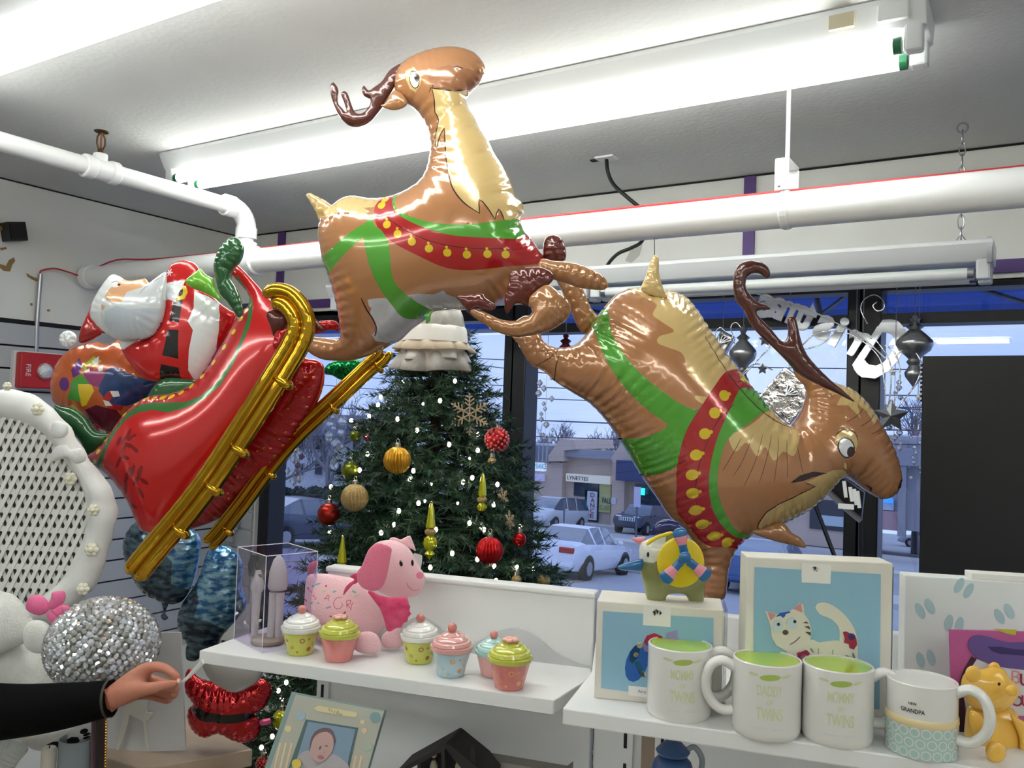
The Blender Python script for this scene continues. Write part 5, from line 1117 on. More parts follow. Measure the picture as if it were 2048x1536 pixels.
# ---- cupcake jars
def jar(label, px, w, cup, lid, knob, kind, dots=None):
    p = PZ(*px, ZL); d = float(np.dot(p-CO, CF)); s = w*d/FPX/.070; t = thing('cupcake_jar', label, 'jar', tuple(p), 'cupcake jars on the shelf')
    MB().lathe([(.0205*s, 0), (.022*s, .001*s), (.0315*s, .039*s), (.030*s, .040*s)], 36).build('cup', cup, t, smooth=40)
    pr = [(.0335*s, .040*s), (.035*s, .044*s), (.0345*s, .049*s), (.0322*s, .051*s), (.0322*s, .053*s), (.0295*s, .0585*s), (.0265*s, .060*s), (.0255*s, .0625*s), (.0210*s, .0675*s), (.0175*s, .069*s), (.016*s, .071*s), (.008*s, .0755*s), (.0, .0765*s)]
    pr = [(r*(1+.035*((i*7) % 3-1)*(2 < i < 11)), .040*s+(z-.040*s)*.82) for i, (r, z) in enumerate(pr)]
    vs = MB(); n = 36; q = []
    for i, (r, z) in enumerate(pr):
        for k in range(n): an = 2*pi*k/n; q.append((r*cos(an), r*sin(an), z+(.0016*s*sin(an) if 2 < i < 12 else 0)))
    vs.add(q, [(i*n+k, i*n+(k+1) % n, (i+1)*n+(k+1) % n, (i+1)*n+k) for i in range(len(pr)-1) for k in range(n)]); vs.build('lid', lid, t, smooth=35)
    if kind == 'ball': MB().ball((0, 0, .0755*s), .0078*s).build('knob', knob, t, smooth=60)
    else:
        kb = MB()
        for k in range(5): kb.ball((.007*s*cos(k*1.2566), .007*s*sin(k*1.2566), .0715*s), (.007*s, .007*s, .0035*s), None, 10, 6)
        kb.build('flower_knob', knob, t, smooth=60)
    if dots:
        a0 = atan2(-p[1], -p[0])
        for (da, z, rr, ring) in ((.1, .028, .0045, True), (-.55, .016, .003, True), (.6, .012, .004, False), (-.2, .008, .0018, False), (.5, .030, .0018, False), (-.9, .027, .003, False), (.9, .02, .003, True)):
            R_ = lambda zz_: (.022+(.0315-.022)*zz_/.039)*s
            o_ = ell(0, 0, rr, n=12); i_ = ell(0, 0, rr*.6, n=12); f_ = lambda L: [((R_(z+b)+.0004)*cos(a0+da+a/R_(z)), (R_(z+b)+.0004)*sin(a0+da+a/R_(z)), (z+b)*s) for a, b in L]
            if ring: MB().add(f_(o_)+f_(i_), [(k, (k+1) % 12, 12+(k+1) % 12, 12+k) for k in range(12)]).build('dot_print', dots, t)
            else: MB().add(f_(o_), [tuple(range(12))]).build('dot_print', dots, t)
    return t
def gz_(n, c): return M('glaze_'+n, c, .14, coat=.6)
j_w, j_l, j_p, j_r, j_b, j_a, j_dot, j_or = gz_('lid_white', (228, 228, 224)), gz_('lime', (198, 200, 88)), gz_('lid_pink', (226, 170, 166)), gz_('rose', (220, 132, 126)), gz_('pale_blue', (176, 204, 214)), gz_('aqua', (176, 212, 208)), M('dot_brown', (166, 96, 60), .4), M('dot_orange', (232, 170, 110), .4)
j_pk = gz_('petal', (228, 166, 150)); j_br = gz_('knob_rose', (208, 128, 120))
jar('cupcake jar with white lid and lime cup, beside the clear box', (600, 1306), 80, j_l, j_w, j_br, 'ball', j_dot)
jar('cupcake jar with lime lid on a pink cup, at the dog front paw', (677, 1319), 83, j_r, j_l, j_pk, 'flower')
jar('cupcake jar with white lid and lime cup, right of the pink dog', (838, 1323), 80, j_l, j_w, j_br, 'ball', j_dot)
jar('cupcake jar with pink lid on a pale blue cup', (901, 1349), 86, j_b, j_p, j_br, 'ball', j_or)
jar('cupcake jar with aqua lid half hidden behind a lime one', (985, 1350), 74, j_p, j_a, j_br, 'ball')
jar('cupcake jar with lime lid on a rose cup at the shelf corner', (1018, 1374), 92, j_r, j_l, j_pk, 'flower', j_or)
# ---- pink dog
c13 = lambda p: K(590, 1060, 5.907, p)
m_pk = M('plush_pink', (240, 192, 200), .95, sheen=.5, bump=.25, bscale=300); m_pk2 = M('plush_deep_pink', (232, 120, 150), .95, sheen=.5, bump=.25, bscale=300); m_pkr = M('frill_magenta', (206, 48, 98), .9, sheen=.3, noise=.6, nscale=60, c2=(226, 90, 130)); m_pkd = M('plush_print_red', (206, 70, 96), .9); m_pkt = M('plush_print_teal', (130, 178, 182), .9); m_pkg = M('plush_print_lime', (196, 206, 140), .9); m_eye = M('bead_eye', (12, 12, 20), .1); m_ppr = M('plush_print_mauve', (176, 150, 190), .9)
dg = thing('plush_dog', 'pink plush puppy with magenta frill and its-a-girl print, among the cupcake jars', 'plush toy', tuple(PZ(740, 1300, ZL)))
DR = []
for x, y, rx, a, mi in ((290, 615, 40, -.3, 2), (240, 640, 20, .2, 2), (395, 630, 14, 0, 1), (375, 690, 32, -.2, 3), (498, 690, 26, -.3, 2), (175, 668, 14, .5, 1), (225, 830, 24, -.5, 2), (312, 820, 14, .4, 2), (435, 865, 40, -.3, 4), (145, 810, 24, .5, 1), (258, 880, 30, .9, 5), (620, 935, 34, -1.0, 1), (465, 968, 18, .2, 1), (720, 700, 30, .5, 2), (750, 745, 26, -.5, 3), (590, 960, 30, -.6, 4), (175, 925, 20, .2, 4), (880, 1185, 40, -.1, 2)):
    DR.append((mi, c13(ell(x, y, rx, 11, a, 8))))
for L in ([(180, 680), (215, 700), (225, 715)], [(265, 730), (240, 745), (285, 765), (270, 785), (255, 780)], [(380, 785), (420, 730), (440, 740), (430, 800)], [(395, 770), (430, 765)], [(590, 750), (530, 760), (495, 810), (510, 865), (560, 880), (600, 840), (580, 810)], [(640, 790), (650, 870)], [(640, 795), (690, 790), (680, 830), (650, 835), (690, 880)], [(715, 810), (700, 850), (690, 905)]):
    DR.append((1, c13(stroke(L, 7))))
DM = [m_pk, m_pkd, m_pkt, m_pkg, m_ppr, M('plush_print_white', (238, 226, 228), .9)]
balloon('body', c13([(128, 610), (150, 548), (210, 517), (400, 522), (560, 550), (700, 580), (810, 660), (910, 780), (1010, 920), (1065, 1060), (1075, 1130), (1010, 1200), (960, 1250), (860, 1320), (700, 1370), (400, 1360), (220, 1260), (150, 1120), (112, 960), (118, 760)]), DM, dg, 1.53, DR, thick=.62, wr=.05, space=5)
balloon('head', c13([(805, 420), (845, 285), (900, 200), (980, 142), (1100, 118), (1220, 140), (1330, 205), (1400, 300), (1440, 400), (1500, 480), (1537, 560), (1532, 640), (1510, 700), (1440, 770), (1300, 797), (1150, 790), (1040, 752), (960, 702), (880, 645), (820, 550)]), [m_pk, m_pkd, m_eye, m_pk2], dg, 1.475, [(2, c13(ell(1273, 362, 19, 37, -.2))), (2, c13(ell(1397, 372, 13, 34, -.15))), (1, c13(stroke([(1335, 585), (1360, 640), (1405, 683), (1440, 690), (1480, 680)], 6))), (3, c13(ell(1482, 520, 44, 34, .8)))], thick=.75, wr=0, space=5)
for nm, pts, m, d, th in (('ear', [(960, 160), (1050, 168), (1138, 215), (1130, 310), (1100, 480), (1060, 620), (1000, 702), (900, 718), (800, 685), (742, 610), (735, 500), (790, 420), (830, 320), (880, 220)], m_pk2, 1.385, .28), ('far_ear', [(1115, 118), (1160, 85), (1250, 112), (1290, 92), (1355, 68), (1385, 120), (1428, 245), (1390, 232), (1330, 205), (1250, 160)], m_pk, 1.50, .5), ('tail', [(148, 530), (150, 430), (190, 382), (262, 358), (272, 400), (242, 470), (222, 520), (180, 535)], m_pk2, 1.56, .8), ('frill', [(858, 728), (910, 722), (1000, 768), (1150, 795), (1300, 785), (1335, 820), (1345, 870), (1362, 910), (1352, 950), (1372, 990), (1340, 1030), (1330, 1080), (1280, 1105), (1262, 1150), (1190, 1165), (1130, 1200), (1080, 1180), (1055, 1080), (1000, 930), (930, 830)], m_pkr, 1.415, .45), ('paw', [(720, 1240), (800, 1205), (900, 1205), (980, 1255), (1020, 1350), (1000, 1430), (900, 1458), (780, 1448), (700, 1400), (690, 1300)], m_pk, 1.455, .8), ('paw', [(1030, 1250), (1120, 1180), (1220, 1168), (1270, 1240), (1277, 1330), (1240, 1392), (1100, 1402), (1030, 1360)], m_pk, 1.49, .8), ('ribbon', [(645, 548), (735, 508), (745, 560), (740, 620), (680, 650), (610, 730), (570, 770), (590, 690), (640, 630), (700, 585)], m_pkr, 1.435, .3), ('hind_foot', [(40, 980), (70, 930), (130, 935), (150, 1000), (110, 1040), (55, 1020)], m_pk2, 1.55, .7), ('hang_tag', [(1400, 280), (1500, 300), (1505, 330), (1480, 460), (1430, 400)], M('hang_tag_white', (226, 224, 220), .5), 1.5, .05)):
    balloon(nm, c13(pts), [m], dg, d, thick=th, wr=.35 if nm == 'frill' else 0, wl=9, space=4)
# ---- boxed couple figurine
bx = PZ(524, 1307, ZL); r_, k_ = axes(132); T = frameT(bx, r_, k_)
tb = thing('acrylic_box', 'tall clear plastic box around a figurine, at the left end of the shelf', 'display box', tuple(bx))
SA, SB = .098, .112; HB = PP(524, 1112, bx, CF*np.array([1, 1, 0]))[2]-ZL
m_acr = glass_mat('clear_acrylic', (228, 224, 238), .10, .03, .10)
for nm, q in (('side_pane', [(0, 0, 0), (SA, 0, 0), (SA, 0, HB), (0, 0, HB)]), ('side_pane', [(0, SB, 0), (SA, SB, 0), (SA, SB, HB), (0, SB, HB)]), ('side_pane', [(0, 0, 0), (0, SB, 0), (0, SB, HB), (0, 0, HB)]), ('side_pane', [(SA, 0, 0), (SA, SB, 0), (SA, SB, HB), (SA, 0, HB)]), ('lid_pane', [(0, 0, HB), (SA, 0, HB), (SA, SB, HB), (0, SB, HB)])):
    MB().add(q, [(0, 1, 2, 3)], T).build(nm, m_acr, tb, world=True)
eb = MB()
for q in ([(0, 0, 0), (0, 0, HB)], [(SA, 0, 0), (SA, 0, HB)], [(0, SB, 0), (0, SB, HB)], [(0, 0, HB), (SA, 0, HB)], [(0, 0, HB), (0, SB, HB)], [(SA, 0, HB), (SA, SB, HB)], [(0, SB, HB), (SA, SB, HB)]): eb.tube(q, .0008, 4, T)
eb.build('edges', M('acrylic_edge', (214, 210, 226), .2), tb, world=True)
fc = PZ(536, 1284, ZL+.002); fg = thing('couple_figurine', 'pale resin couple figurine in white clothes inside the clear box', 'figurine', tuple(fc))
u2 = 1.57/FPX; m_res = M('resin_white', (220, 216, 206), .6); m_resd = M('resin_skin_dark', (92, 62, 48), .6); m_hair = M('resin_hair', (40, 36, 44), .6); rr_, kk_ = axes(90); TF = frameT(fc, rr_, kk_)
fz = lambda y: (1286-y)*u2
MB().lathe([(.028, 0), (.030, .006), (.026, .010)], 24).build('base', M('resin_sand', (176, 164, 140), .7), fg)
for x, nm in ((-.0068, 'leg'), (.0068, 'leg')): MB().tube([((552-540)*u2+x, 0, fz(1278)), ((553-540)*u2+x*.9, 0, fz(1190))], [.0068, .0078], 10, TF).build('trouser_leg', m_res, fg, world=True, smooth=60)
MB().lathe([(.0155, fz(1185)), (.0175, fz(1178)), (.0155, fz(1150)), (.0095, fz(1128)), (.003, fz(1120))], 20, TF @ Tl((554-540)*u2, 0, 0)).build('veil', m_res, fg, world=True, smooth=60)
MB().tube([((535-540)*u2, -.004, fz(1150)), ((527-540)*u2, -.006, fz(1160)), ((517-540)*u2, -.004, fz(1158))], .003, 8, TF).build('arm', m_resd, fg, world=True, smooth=60)
MB().lathe([(.010, fz(1190)), (.0125, fz(1182)), (.008, fz(1160)), (.005, fz(1150))], 16, TF @ Tl((515-540)*u2, 0, 0)).build('blouse', m_res, fg, world=True, smooth=60)
MB().tube([((512-540)*u2, .003, fz(1280)), ((514-540)*u2, 0, fz(1186))], [.006, .009], 10, TF).build('skirt', m_res, fg, world=True, smooth=60)
MB().ball(((509-540)*u2, 0, fz(1140)), (.0055, .0055, .0065), TF).build('head', m_resd, fg, world=True, smooth=60)
MB().tube([((506-540)*u2, -.003, fz(1120)), ((504-540)*u2, -.006, fz(1138)), ((504-540)*u2, -.007, fz(1160))], [.005, .0075, .0045], 10, TF).build('hair', m_hair, fg, world=True, smooth=60)
for x in (545, 562): MB().ball(((x-540)*u2, -.006, fz(1280)), (.006, .009, .004), TF).build('shoe', m_resd, fg, world=True, smooth=60)
# ---- lower shelf: picture frame, stable, jug, box
of = P(560, 1530, 1.30); rf, kf = axes(74); nf = -kf*.94+np.array([0, 0, .34])
fr = thing('picture_frame', 'pale leaning baby picture frame with glass edge on the lower shelf', 'picture frame', tuple(of))
c14 = lambda p: K(540, 1380, 7.877, p)
flatpx('glass_back', c14([(390, 30), (1840, 320), (1500, 1500), (-130, 1500)]), of, nf, M('frame_glass', (128, 150, 150), .1, coat=.6), fr, th=.010, lift=-.012)
flatpx('mat_board', c14([(410, 70), (1800, 335), (1470, 1490), (-90, 1490)]), of, nf, M('mat_board', (166, 166, 154), .6), fr, lift=0.0)  # frame colours lowered, the shade under the shelf put into them
flatpx('photo_rim', c14([(565, 462), (1390, 595), (1210, 1400), (230, 1400)]), of, nf, M('photo_rim_green', (72, 96, 96), .4), fr, lift=.001)
ph = flatpx('photo', c14([(605, 500), (1350, 620), (1170, 1390), (330, 1390)]), of, nf, M('photo_blue', (116, 140, 162), .5), fr, lift=.002)
for nm, pts, m in (('printed_blanket', [(490, 1000), (620, 950), (1000, 1010), (1150, 1100), (1240, 1200), (1180, 1390), (340, 1390), (420, 1100)], M('photo_cloth', (160, 154, 158), .5)), ('printed_hair', [(625, 900), (650, 760), (720, 650), (830, 600), (950, 610), (1010, 700), (1030, 830), (900, 760), (760, 800), (680, 1000), (620, 960)], M('photo_hair', (104, 78, 86), .5)), ('printed_face', [(690, 760), (780, 680), (900, 660), (980, 720), (1005, 830), (990, 950), (930, 1040), (860, 1110), (780, 1140), (690, 1090), (630, 1000), (650, 880)], M('photo_skin', (180, 148, 142), .5))):
    flatpx(nm, c14([tuple(v) for v in spline(pts, 50)]), of, nf, m, ph, lift=.0026 if 'blanket' in nm else .0034 if 'hair' in nm else .0042)
for pts, nm, m in ((ell(890, 880, 24, 10, .2), 'printed_eye', M('photo_hair')), (ell(790, 910, 12, 34, .3), 'printed_eye', M('photo_hair')), (ell(800, 1060, 50, 30, .2), 'printed_mouth', M('photo_lip', (160, 96, 120), .5)), (ell(845, 985, 22, 14), 'printed_nose', M('photo_lip2', (186, 146, 146), .5))): flatpx(nm, c14(pts), of, nf, m, ph, lift=.005)
for x, y, r, m in ((485, 405, 75, M('mat_dot_blue', (150, 172, 184), .6)), (1660, 430, 85, M('mat_dot_teal', (116, 146, 150), .6)), (290, 610, 55, M('mat_dot_sand', (202, 192, 146), .6)), (1490, 640, 45, M('mat_dot_peach', (206, 182, 150), .6)), (1540, 890, 75, M('mat_dot_sage', (160, 172, 156), .6)), (420, 1160, 75, M('mat_star_yellow', (206, 182, 76), .6)), (1460, 500, 40, M('mat_dot_sand'))): flatpx('printed_dot', c14(ell(x, y, r, n=12)), of, nf, m, fr, lift=.0008 if x != 420 else .006)
flatpx('printed_plaque', c14([(690, 285), (760, 245), (1380, 355), (1370, 410), (1330, 430), (740, 330)]), of, nf, M('mat_dot_sand'), fr, lift=.0008); flattext('It\'s a Boy', 540+1030/7.877, 1380+350/7.877, 9, of, nf, M('plaque_ink', (120, 106, 90), .6), fr, lift=.002, rot=-.18)
for x in (150, 240, 330): flatpx('printed_stripe', c14([(x, 830), (x+35, 836), (x-120, 1490), (x-155, 1490)]), of, nf, M('mat_dot_peach'), fr, lift=.0007)
for x in (1340, 1430): flatpx('printed_stripe', c14([(x, 1030), (x+35, 1036), (x-60, 1490), (x-95, 1490)]), of, nf, M('mat_dot_peach'), fr, lift=.0007)
MB().box((0, .04, 0), (.05, .006, .16), frameT(of+rf*.05+np.array([0, 0, -.02]), rf, kf) @ Rx(-.35)).build('easel_leg', m_ink, fr, world=True)
c15 = lambda p: K(810, 1430, 3.357, p)
stb = thing('nativity_stable', 'small dark wooden nativity stable with pale figures inside on the lower shelf', 'stable', tuple(P(900, 1560, 1.36)))
m_dw = M('dark_wood', (26, 22, 20), .6); osb = P(900, 1500, 1.33); rs_, ks_ = axes(76); ns_ = -ks_
flatpx('roof_slope', c15([(48, 265), (365, 88), (385, 88), (385, 112), (110, 262), (60, 280)]), osb, ns_, m_dw, stb, th=.07, lift=-.06)
flatpx('roof_slope', c15([(372, 86), (392, 96), (570, 240), (640, 330), (640, 420), (560, 360), (370, 130)]), osb, ns_, m_dw, stb, th=.07, lift=-.06)
flatpx('back_wall', c15([(95, 262), (370, 120), (560, 330), (560, 520), (95, 520)]), osb, ns_, M('stable_dark', (14, 12, 12), .8), stb, th=.006, lift=-.06)
for x in (95, 255, 450): flatpx('post', c15([(x, 300 if x == 95 else 200), (x+22, 300 if x == 95 else 200), (x+22, 520), (x, 520)]), osb, ns_, m_dw, stb, th=.008)
for x, y, lb in ((195, 285, 'tiny pale figure at the left inside the stable'), (365, 285, 'tiny pale figure in the middle inside the stable'), (460, 325, 'tiny pale figure at the right inside the stable')):
    px_ = c15([(x, y)])[0]; p = P(*px_, 1.36); t = thing('nativity_figure', lb, 'figurine', tuple(P(px_[0], px_[1]+16, 1.36)))
    pos = Vector(p)-t.location
    MB().lathe([(.008, -.03), (.006, -.012), (.0035, -.004)], 10, Matrix.Translation(pos)).build('robe', M('figure_pale', (170, 162, 140), .7), t, smooth=60); MB().ball(tuple(pos+Vector((0, 0, .0035))), .0045, None, 8, 6).build('head', M('figure_skin', (178, 152, 130), .7), t, smooth=60)
bxx = thing('cardboard_box', 'flat grey cardboard box lying right of the stable on the lower shelf', 'box', tuple(P(1080, 1540, 1.38)))
ob_ = P(1080, 1530, 1.36); flatpx('carton', c15([(560, 250), (1090, 340), (1130, 310), (1128, 500), (560, 500)]), ob_, ns_, M('dull_card', (128, 122, 116), .8), bxx, th=.03, lift=-.03)
jg = P(1345, 1530, 1.20); tj = thing('blue_jug', 'small blue jug with lid and pale handle under the right shelf', 'jug', (jg[0], jg[1], jg[2]-.06)); m_jb = M('jug_blue', (62, 92, 140), .3)
MB().lathe([(.02, 0), (.03, .01), (.034, .04), (.026, .065), (.019, .072)], 24).build('body', m_jb, tj, smooth=50)
MB().lathe([(.022, .076), (.024, .080), (.012, .092), (.004, .094)], 24).build('lid', m_jb, tj, smooth=50)
MB().tube(spline([np.array([CR[0], CR[1], 0])*a+np.array([0, 0, b]) for a, b in ((.016, .078), (.03, .086), (.042, .066), (.034, .03))], closed=False, k=6), .004, 8).build('handle', M('jug_pale', (150, 158, 166), .4), tj, smooth=60)
# ================================================================== LEFT SIDE: WICKER CHAIR BACK, TEDDY, BEADED LAMP, ARM
m_wk = M('wicker_white', (222, 222, 218), .55); m_rib = M('ribbon_white', (228, 228, 226), .5, sheen=.3, noise=.4, nscale=10, c2=(212, 212, 212)); m_ros = M('rose_cream', (230, 226, 206), .7)
dC = 1.80; cc = P(-22, 1030, dC); uC = dC/FPX; RO, RI = 252*uC, 192*uC
ch = thing('wicker_chair', 'white round-backed wicker chair trimmed with ribbon and small roses, at the left edge', 'chair', (cc[0], cc[1], 0))
nC = -CF*np.array([1, 1, 0]); nC /= np.linalg.norm(nC); xC = np.array([-nC[1], nC[0], 0]); TC = Matrix(((xC[0], 0, nC[0], cc[0]), (xC[1], 0, nC[1], cc[1]), (0, 1, 0, cc[2]), (0, 0, 0, 1)))
TC = Matrix(((xC[0], 0, nC[0], cc[0]), (xC[1], 0, nC[1], cc[1]), (0, 1, 0, cc[2]), (0, 0, 0, 1)))
vs, fs = [], []; n = 144; prof = [(0, -.006), (.15, .010), (.4, .020), (.65, .020), (.85, .012), (1, .002), (1, -.004), (.5, -.012)]
for i in range(n):
    a = 2*pi*i/n
    for f, z in prof:
        r = RI*(1-.05*math.exp(-((a-.66)/.3)**2))+(RO-RI)*f*(1+.06*sin(10*a+.6)+.02*sin(31*a))-.02*f*math.exp(-((a-.66)/.3)**2); vs.append((r*cos(a), r*sin(a), z+.003*f*sin(23*a+f*3)))
m_ = len(prof)
for i in range(n):
    for k in range(m_): fs.append((i*m_+k, ((i+1) % n)*m_+k, ((i+1) % n)*m_+(k+1) % m_, i*m_+(k+1) % m_))
MB().add(vs, fs, TC).build('ribbon_rim', m_rib, ch, world=True, smooth=60)
MB().lathe([(RI*.99, -.05), (RI*.7, -.062), (.001, -.066)], 40).add([], []).build('dark_backing', M('backing_dark_grey', (96, 96, 98), .9), ch).matrix_local = Matrix.Translation(-ch.location) @ TC  # added grey disc that darkens the holes of the weave
def chord(p, d, R):
    b = p[0]*d[0]+p[1]*d[1]; c = p[0]**2+p[1]**2-R*R; D = b*b-c
    return None if D <= 0 else (-b-sqrt(D), -b+sqrt(D))
Rl = RI+.008
for sgn, ang in ((1, 66), (-1, 114)):
    d = (cos(radians(ang)), sin(radians(ang))); i0 = 26
    for i in range(-i0, i0+1):
        p0 = (i*16.5*uC, 0); q = chord(p0, d, Rl)
        if q is None or q[1]-q[0] < .02: continue
        a, b = q; T = TC @ Matrix(((d[0], -d[1], 0, p0[0]), (d[1], d[0], 0, p0[1]), (0, 0, 1, .0022*sgn), (0, 0, 0, 1)))
        MB().box(((a+b)/2, 0, 0), (b-a, 7.5*uC, .0016), T).build('wicker_strand', m_wk, ch, world=True)
for j in range(-4, 5):
    y = j*37*uC; h_ = sqrt(max(Rl*Rl-y*y, 0))
    if h_ > .03: MB().box((0, y+11*uC, 0), (2*sqrt(max(Rl*Rl-(y+11*uC)**2, 1e-6)), 10*uC, .0016), TC).build('wicker_strand', m_wk, ch, world=True)
for s_ in (-1, 1): MB().tube([(s_*RO*.75, -RO*.7, -.03), (s_*RO*.8, -(cc[2]-.0), -.03)], .016, 8, TC).build('leg', m_wk, ch, world=True, smooth=60)
MB().lathe([(RO*.6, -.02), (RO*.65, 0), (RO*.6, .03), (.01, .035)], 32, Matrix.Translation((cc[0]+nC[0]*.12-xC[0]*.10, cc[1]+nC[1]*.12-xC[1]*.10, .42))).build('seat', m_wk, ch, world=True, smooth=40)
for x, y, r in ((75, 815, 13), (147, 950, 13), (196, 1010, 12), (197, 1088, 14), (184, 1166, 13), (12, 772, 9)):
    p = TC @ Vector(((x+22)*uC, (1030-y)*uC*1.0, .022)); mb = MB()
    for k in range(6): mb.ball((r*uC*.55*cos(k*1.05), r*uC*.55*sin(k*1.05), 0), (r*uC*.5, r*uC*.5, r*uC*.35), Matrix.Translation(p) @ TC.to_3x3().to_4x4(), 8, 5)
    mb.ball((0, 0, .004), r*uC*.45, Matrix.Translation(p) @ TC.to_3x3().to_4x4(), 8, 5); mb.build('rose', m_ros, ch, world=True, smooth=60)
for x, y, pts in ((118, 862, [(-16, 10), (-10, -18), (14, -14), (18, 4), (6, 14)]), (140, 905, [(-38, 18), (-30, -10), (-8, -16), (2, -6), (24, -8), (32, 14), (12, 22), (-6, 10)])):
    balloon('ribbon_bow', [(x+a, y+b) for a, b in pts], [m_rib], ch, dC-.035, thick=.6, wr=.2, wl=9, space=3)
# ---- teddy
c16 = lambda p: K(0, 1130, 3.783, p)
m_fur = M('plush_white', (238, 238, 234), .95, sheen=.6, bump=.3, bscale=260, noise=.4, nscale=30, c2=(226, 226, 220)); m_pad = M('plush_black', (18, 18, 18), .9); m_bow = M('bow_pink', (238, 110, 160), .4, sheen=.3)
te = thing('teddy_bear', 'large white plush bear with pink bow, cut off by the left edge', 'plush toy', tuple(P(-20, 1480, 1.66)))
for nm, pts, d, th in (('body', [(-500, 560), (-300, 420), (0, 430), (90, 500), (200, 590), (330, 650), (410, 700), (445, 820), (470, 960), (440, 1150), (330, 1290), (100, 1400), (-300, 1420), (-560, 1200), (-600, 800)], 1.72, .45), ('head', [(-500, 300), (-300, 140), (-100, 150), (0, 200), (90, 225), (170, 300), (230, 400), (260, 480), (230, 560), (120, 620), (-100, 700), (-380, 640), (-500, 480)], 1.68, .55), ('ear', [(180, 500), (220, 430), (300, 418), (370, 460), (400, 540), (395, 640), (330, 668), (250, 660), (190, 610)], 1.66, .6)):
    balloon(nm, c16(pts), [m_fur], te, d, thick=th, wr=0, space=6)
ft = balloon('foot', c16([(185, 1330), (250, 1295), (400, 1270), (520, 1230), (640, 1175), (700, 1172), (712, 1220), (690, 1290), (620, 1345), (500, 1392), (340, 1408), (240, 1390)]), [m_fur, m_pad], te, 1.645, [(1, c16([(370, 1345), (420, 1322), (500, 1318), (560, 1286), (605, 1288), (618, 1320), (580, 1355), (500, 1372), (420, 1374)])), (1, c16(ell(650, 1246, 30, 20, -.3))), (1, c16(ell(668, 1272, 26, 11, -.3))), (1, c16(ell(662, 1298, 24, 10, -.3)))], thick=.5, wr=0, space=4)
for pts in ([(195, 310), (225, 240), (300, 228), (355, 270), (370, 340), (300, 382), (215, 350)], [(350, 330), (385, 250), (400, 205), (485, 200), (490, 270), (430, 330)], [(390, 340), (460, 300), (530, 318), (510, 372), (450, 400), (395, 380)], [(350, 370), (400, 350), (460, 400), (420, 470), (405, 498), (385, 440)]):
    balloon('bow_loop', c16(pts), [m_bow], te, 1.60, thick=.6, wr=.3, wl=8, space=3)
# ---- beaded globe lamp
lp = P(206, 1290, 1.62); uL = 1.62/FPX; RL = 101*uL
bl2 = thing('beaded_lamp', 'round floor lamp head covered in clear crystal beads behind the hand', 'lamp', (lp[0], lp[1], 0))
lo = Vector((0, 0, lp[2])); m_bead = M('crystal_bead', (216, 220, 226), .06, metal=.35, spec=1.0, coat=1.0); m_bead2 = M('crystal_bead_dim', (186, 186, 184), .08, metal=.4, coat=1.0)
MB().ball(tuple(lo), (RL*.95, RL*.95, RL*.83), None, 28, 16).build('globe', M('lamp_globe', (170, 168, 164), .4, metal=.3), bl2, smooth=60)
MB().lathe([(.10, 0), (.105, .012), (.02, .03), (.010, .06), (.010, lo.z-RL*.8)], 24).build('base', m_silv, bl2, smooth=50)
pr = [None, None]; back = MB(); N_ = 760
view = Vector((-lp[0], -lp[1], 1.6-lp[2])).normalized(); cand = []
for i in range(N_):
    z = 1-2*(i+.5)/N_; a = i*ga; q = sqrt(1-z*z); cand.append(Vector((q*cos(a), q*sin(a), z)))
cand.sort(key=lambda v: -v.dot(view)); rsb = random.Random(3)
for i, v in enumerate(cand):
    p = Vector((v.x*RL, v.y*RL, v.z*RL*.87)); r = .0078
    if i < 298:
        k = i % 2
        if pr[k] is None: pr[k] = MB().ball((0, 0, 0), (r, r, r*.7), None, 6, 4).build('bead', (m_bead, m_bead2)[k], bl2); b = pr[k]
        else: b = pr[k].copy(); COL.objects.link(b); b.parent = bl2
        b.location = lo+p; b.rotation_euler = (rsb.uniform(0, 3), rsb.uniform(0, 3), rsb.uniform(0, 3)); b.scale = (rsb.uniform(.85, 1.15),)*3
    else: back.ball(tuple(lo+p), r, None, 6, 4)
back.build('beads', m_bead2, bl2)['kind'] = 'stuff'
# ---- counter, easel card, santa balloon, post
ZK = .885; m_marb = M('marble_laminate', (196, 178, 158), .3, noise=1, nscale=9, c2=(160, 138, 118))
q = [PZ(x, y, ZK) for x, y in ((285, 1538), (506, 1499))]; b = PZ(205, 1514, ZK); far = PZ(200, 1400, ZK)
ck = thing('counter', 'marbled tan counter top with a corner towards the camera', 'counter', (q[0][0], q[0][1]+.3, 0))
poly = [tuple(v[:2]) for v in (q[0], q[1], PZ(400, 1436, ZK), PZ(230, 1440, ZK), PZ(200, 1480, ZK), b)]
MB().prism(poly, .035, Tl(0, 0, ZK-.035)).build('top', m_marb, ck, world=True, bevel=.003)
cxm, cym = sum(p[0] for p in poly)/6, sum(p[1] for p in poly)/6
MB().prism([(cxm+(x-cxm)*.93, cym+(y-cym)*.93) for x, y in poly], ZK-.036, Tl(0, 0, .0)).build('cabinet', M('counter_grey', (120, 116, 112), .6), ck, world=True)
oe = PZ(300, 1502, ZK); re_, ke_ = axes(84); ne = -ke_
ec = thing('easel_card', 'white card with a fold-out easel back standing on the counter', 'card', tuple(oe))
m_ec = M('card_white', (206, 204, 206), .7); m_ec2 = M('easel_white', (216, 212, 202), .7)
flatpx('card', [(222, 1262), (363, 1264), (373, 1499), (212, 1505)], oe, ne, m_ec, ec, th=.004)
flatpx('easel_leg', c16([(985, 1000), (1120, 1000), (1112, 1110), (1160, 1120), (1130, 1170), (1110, 1170), (1122, 1395), (1105, 1398), (1090, 1180), (985, 1130), (975, 1180), (905, 1395), (884, 1398), (935, 1150), (940, 1090)]), oe, ne, m_ec2, ec, th=.003, lift=.012)
sf = thing('santa_foil_balloon', 'small red santa foil balloon lying on the counter under the shelf', 'balloon', tuple(P(465, 1490, 1.74)))
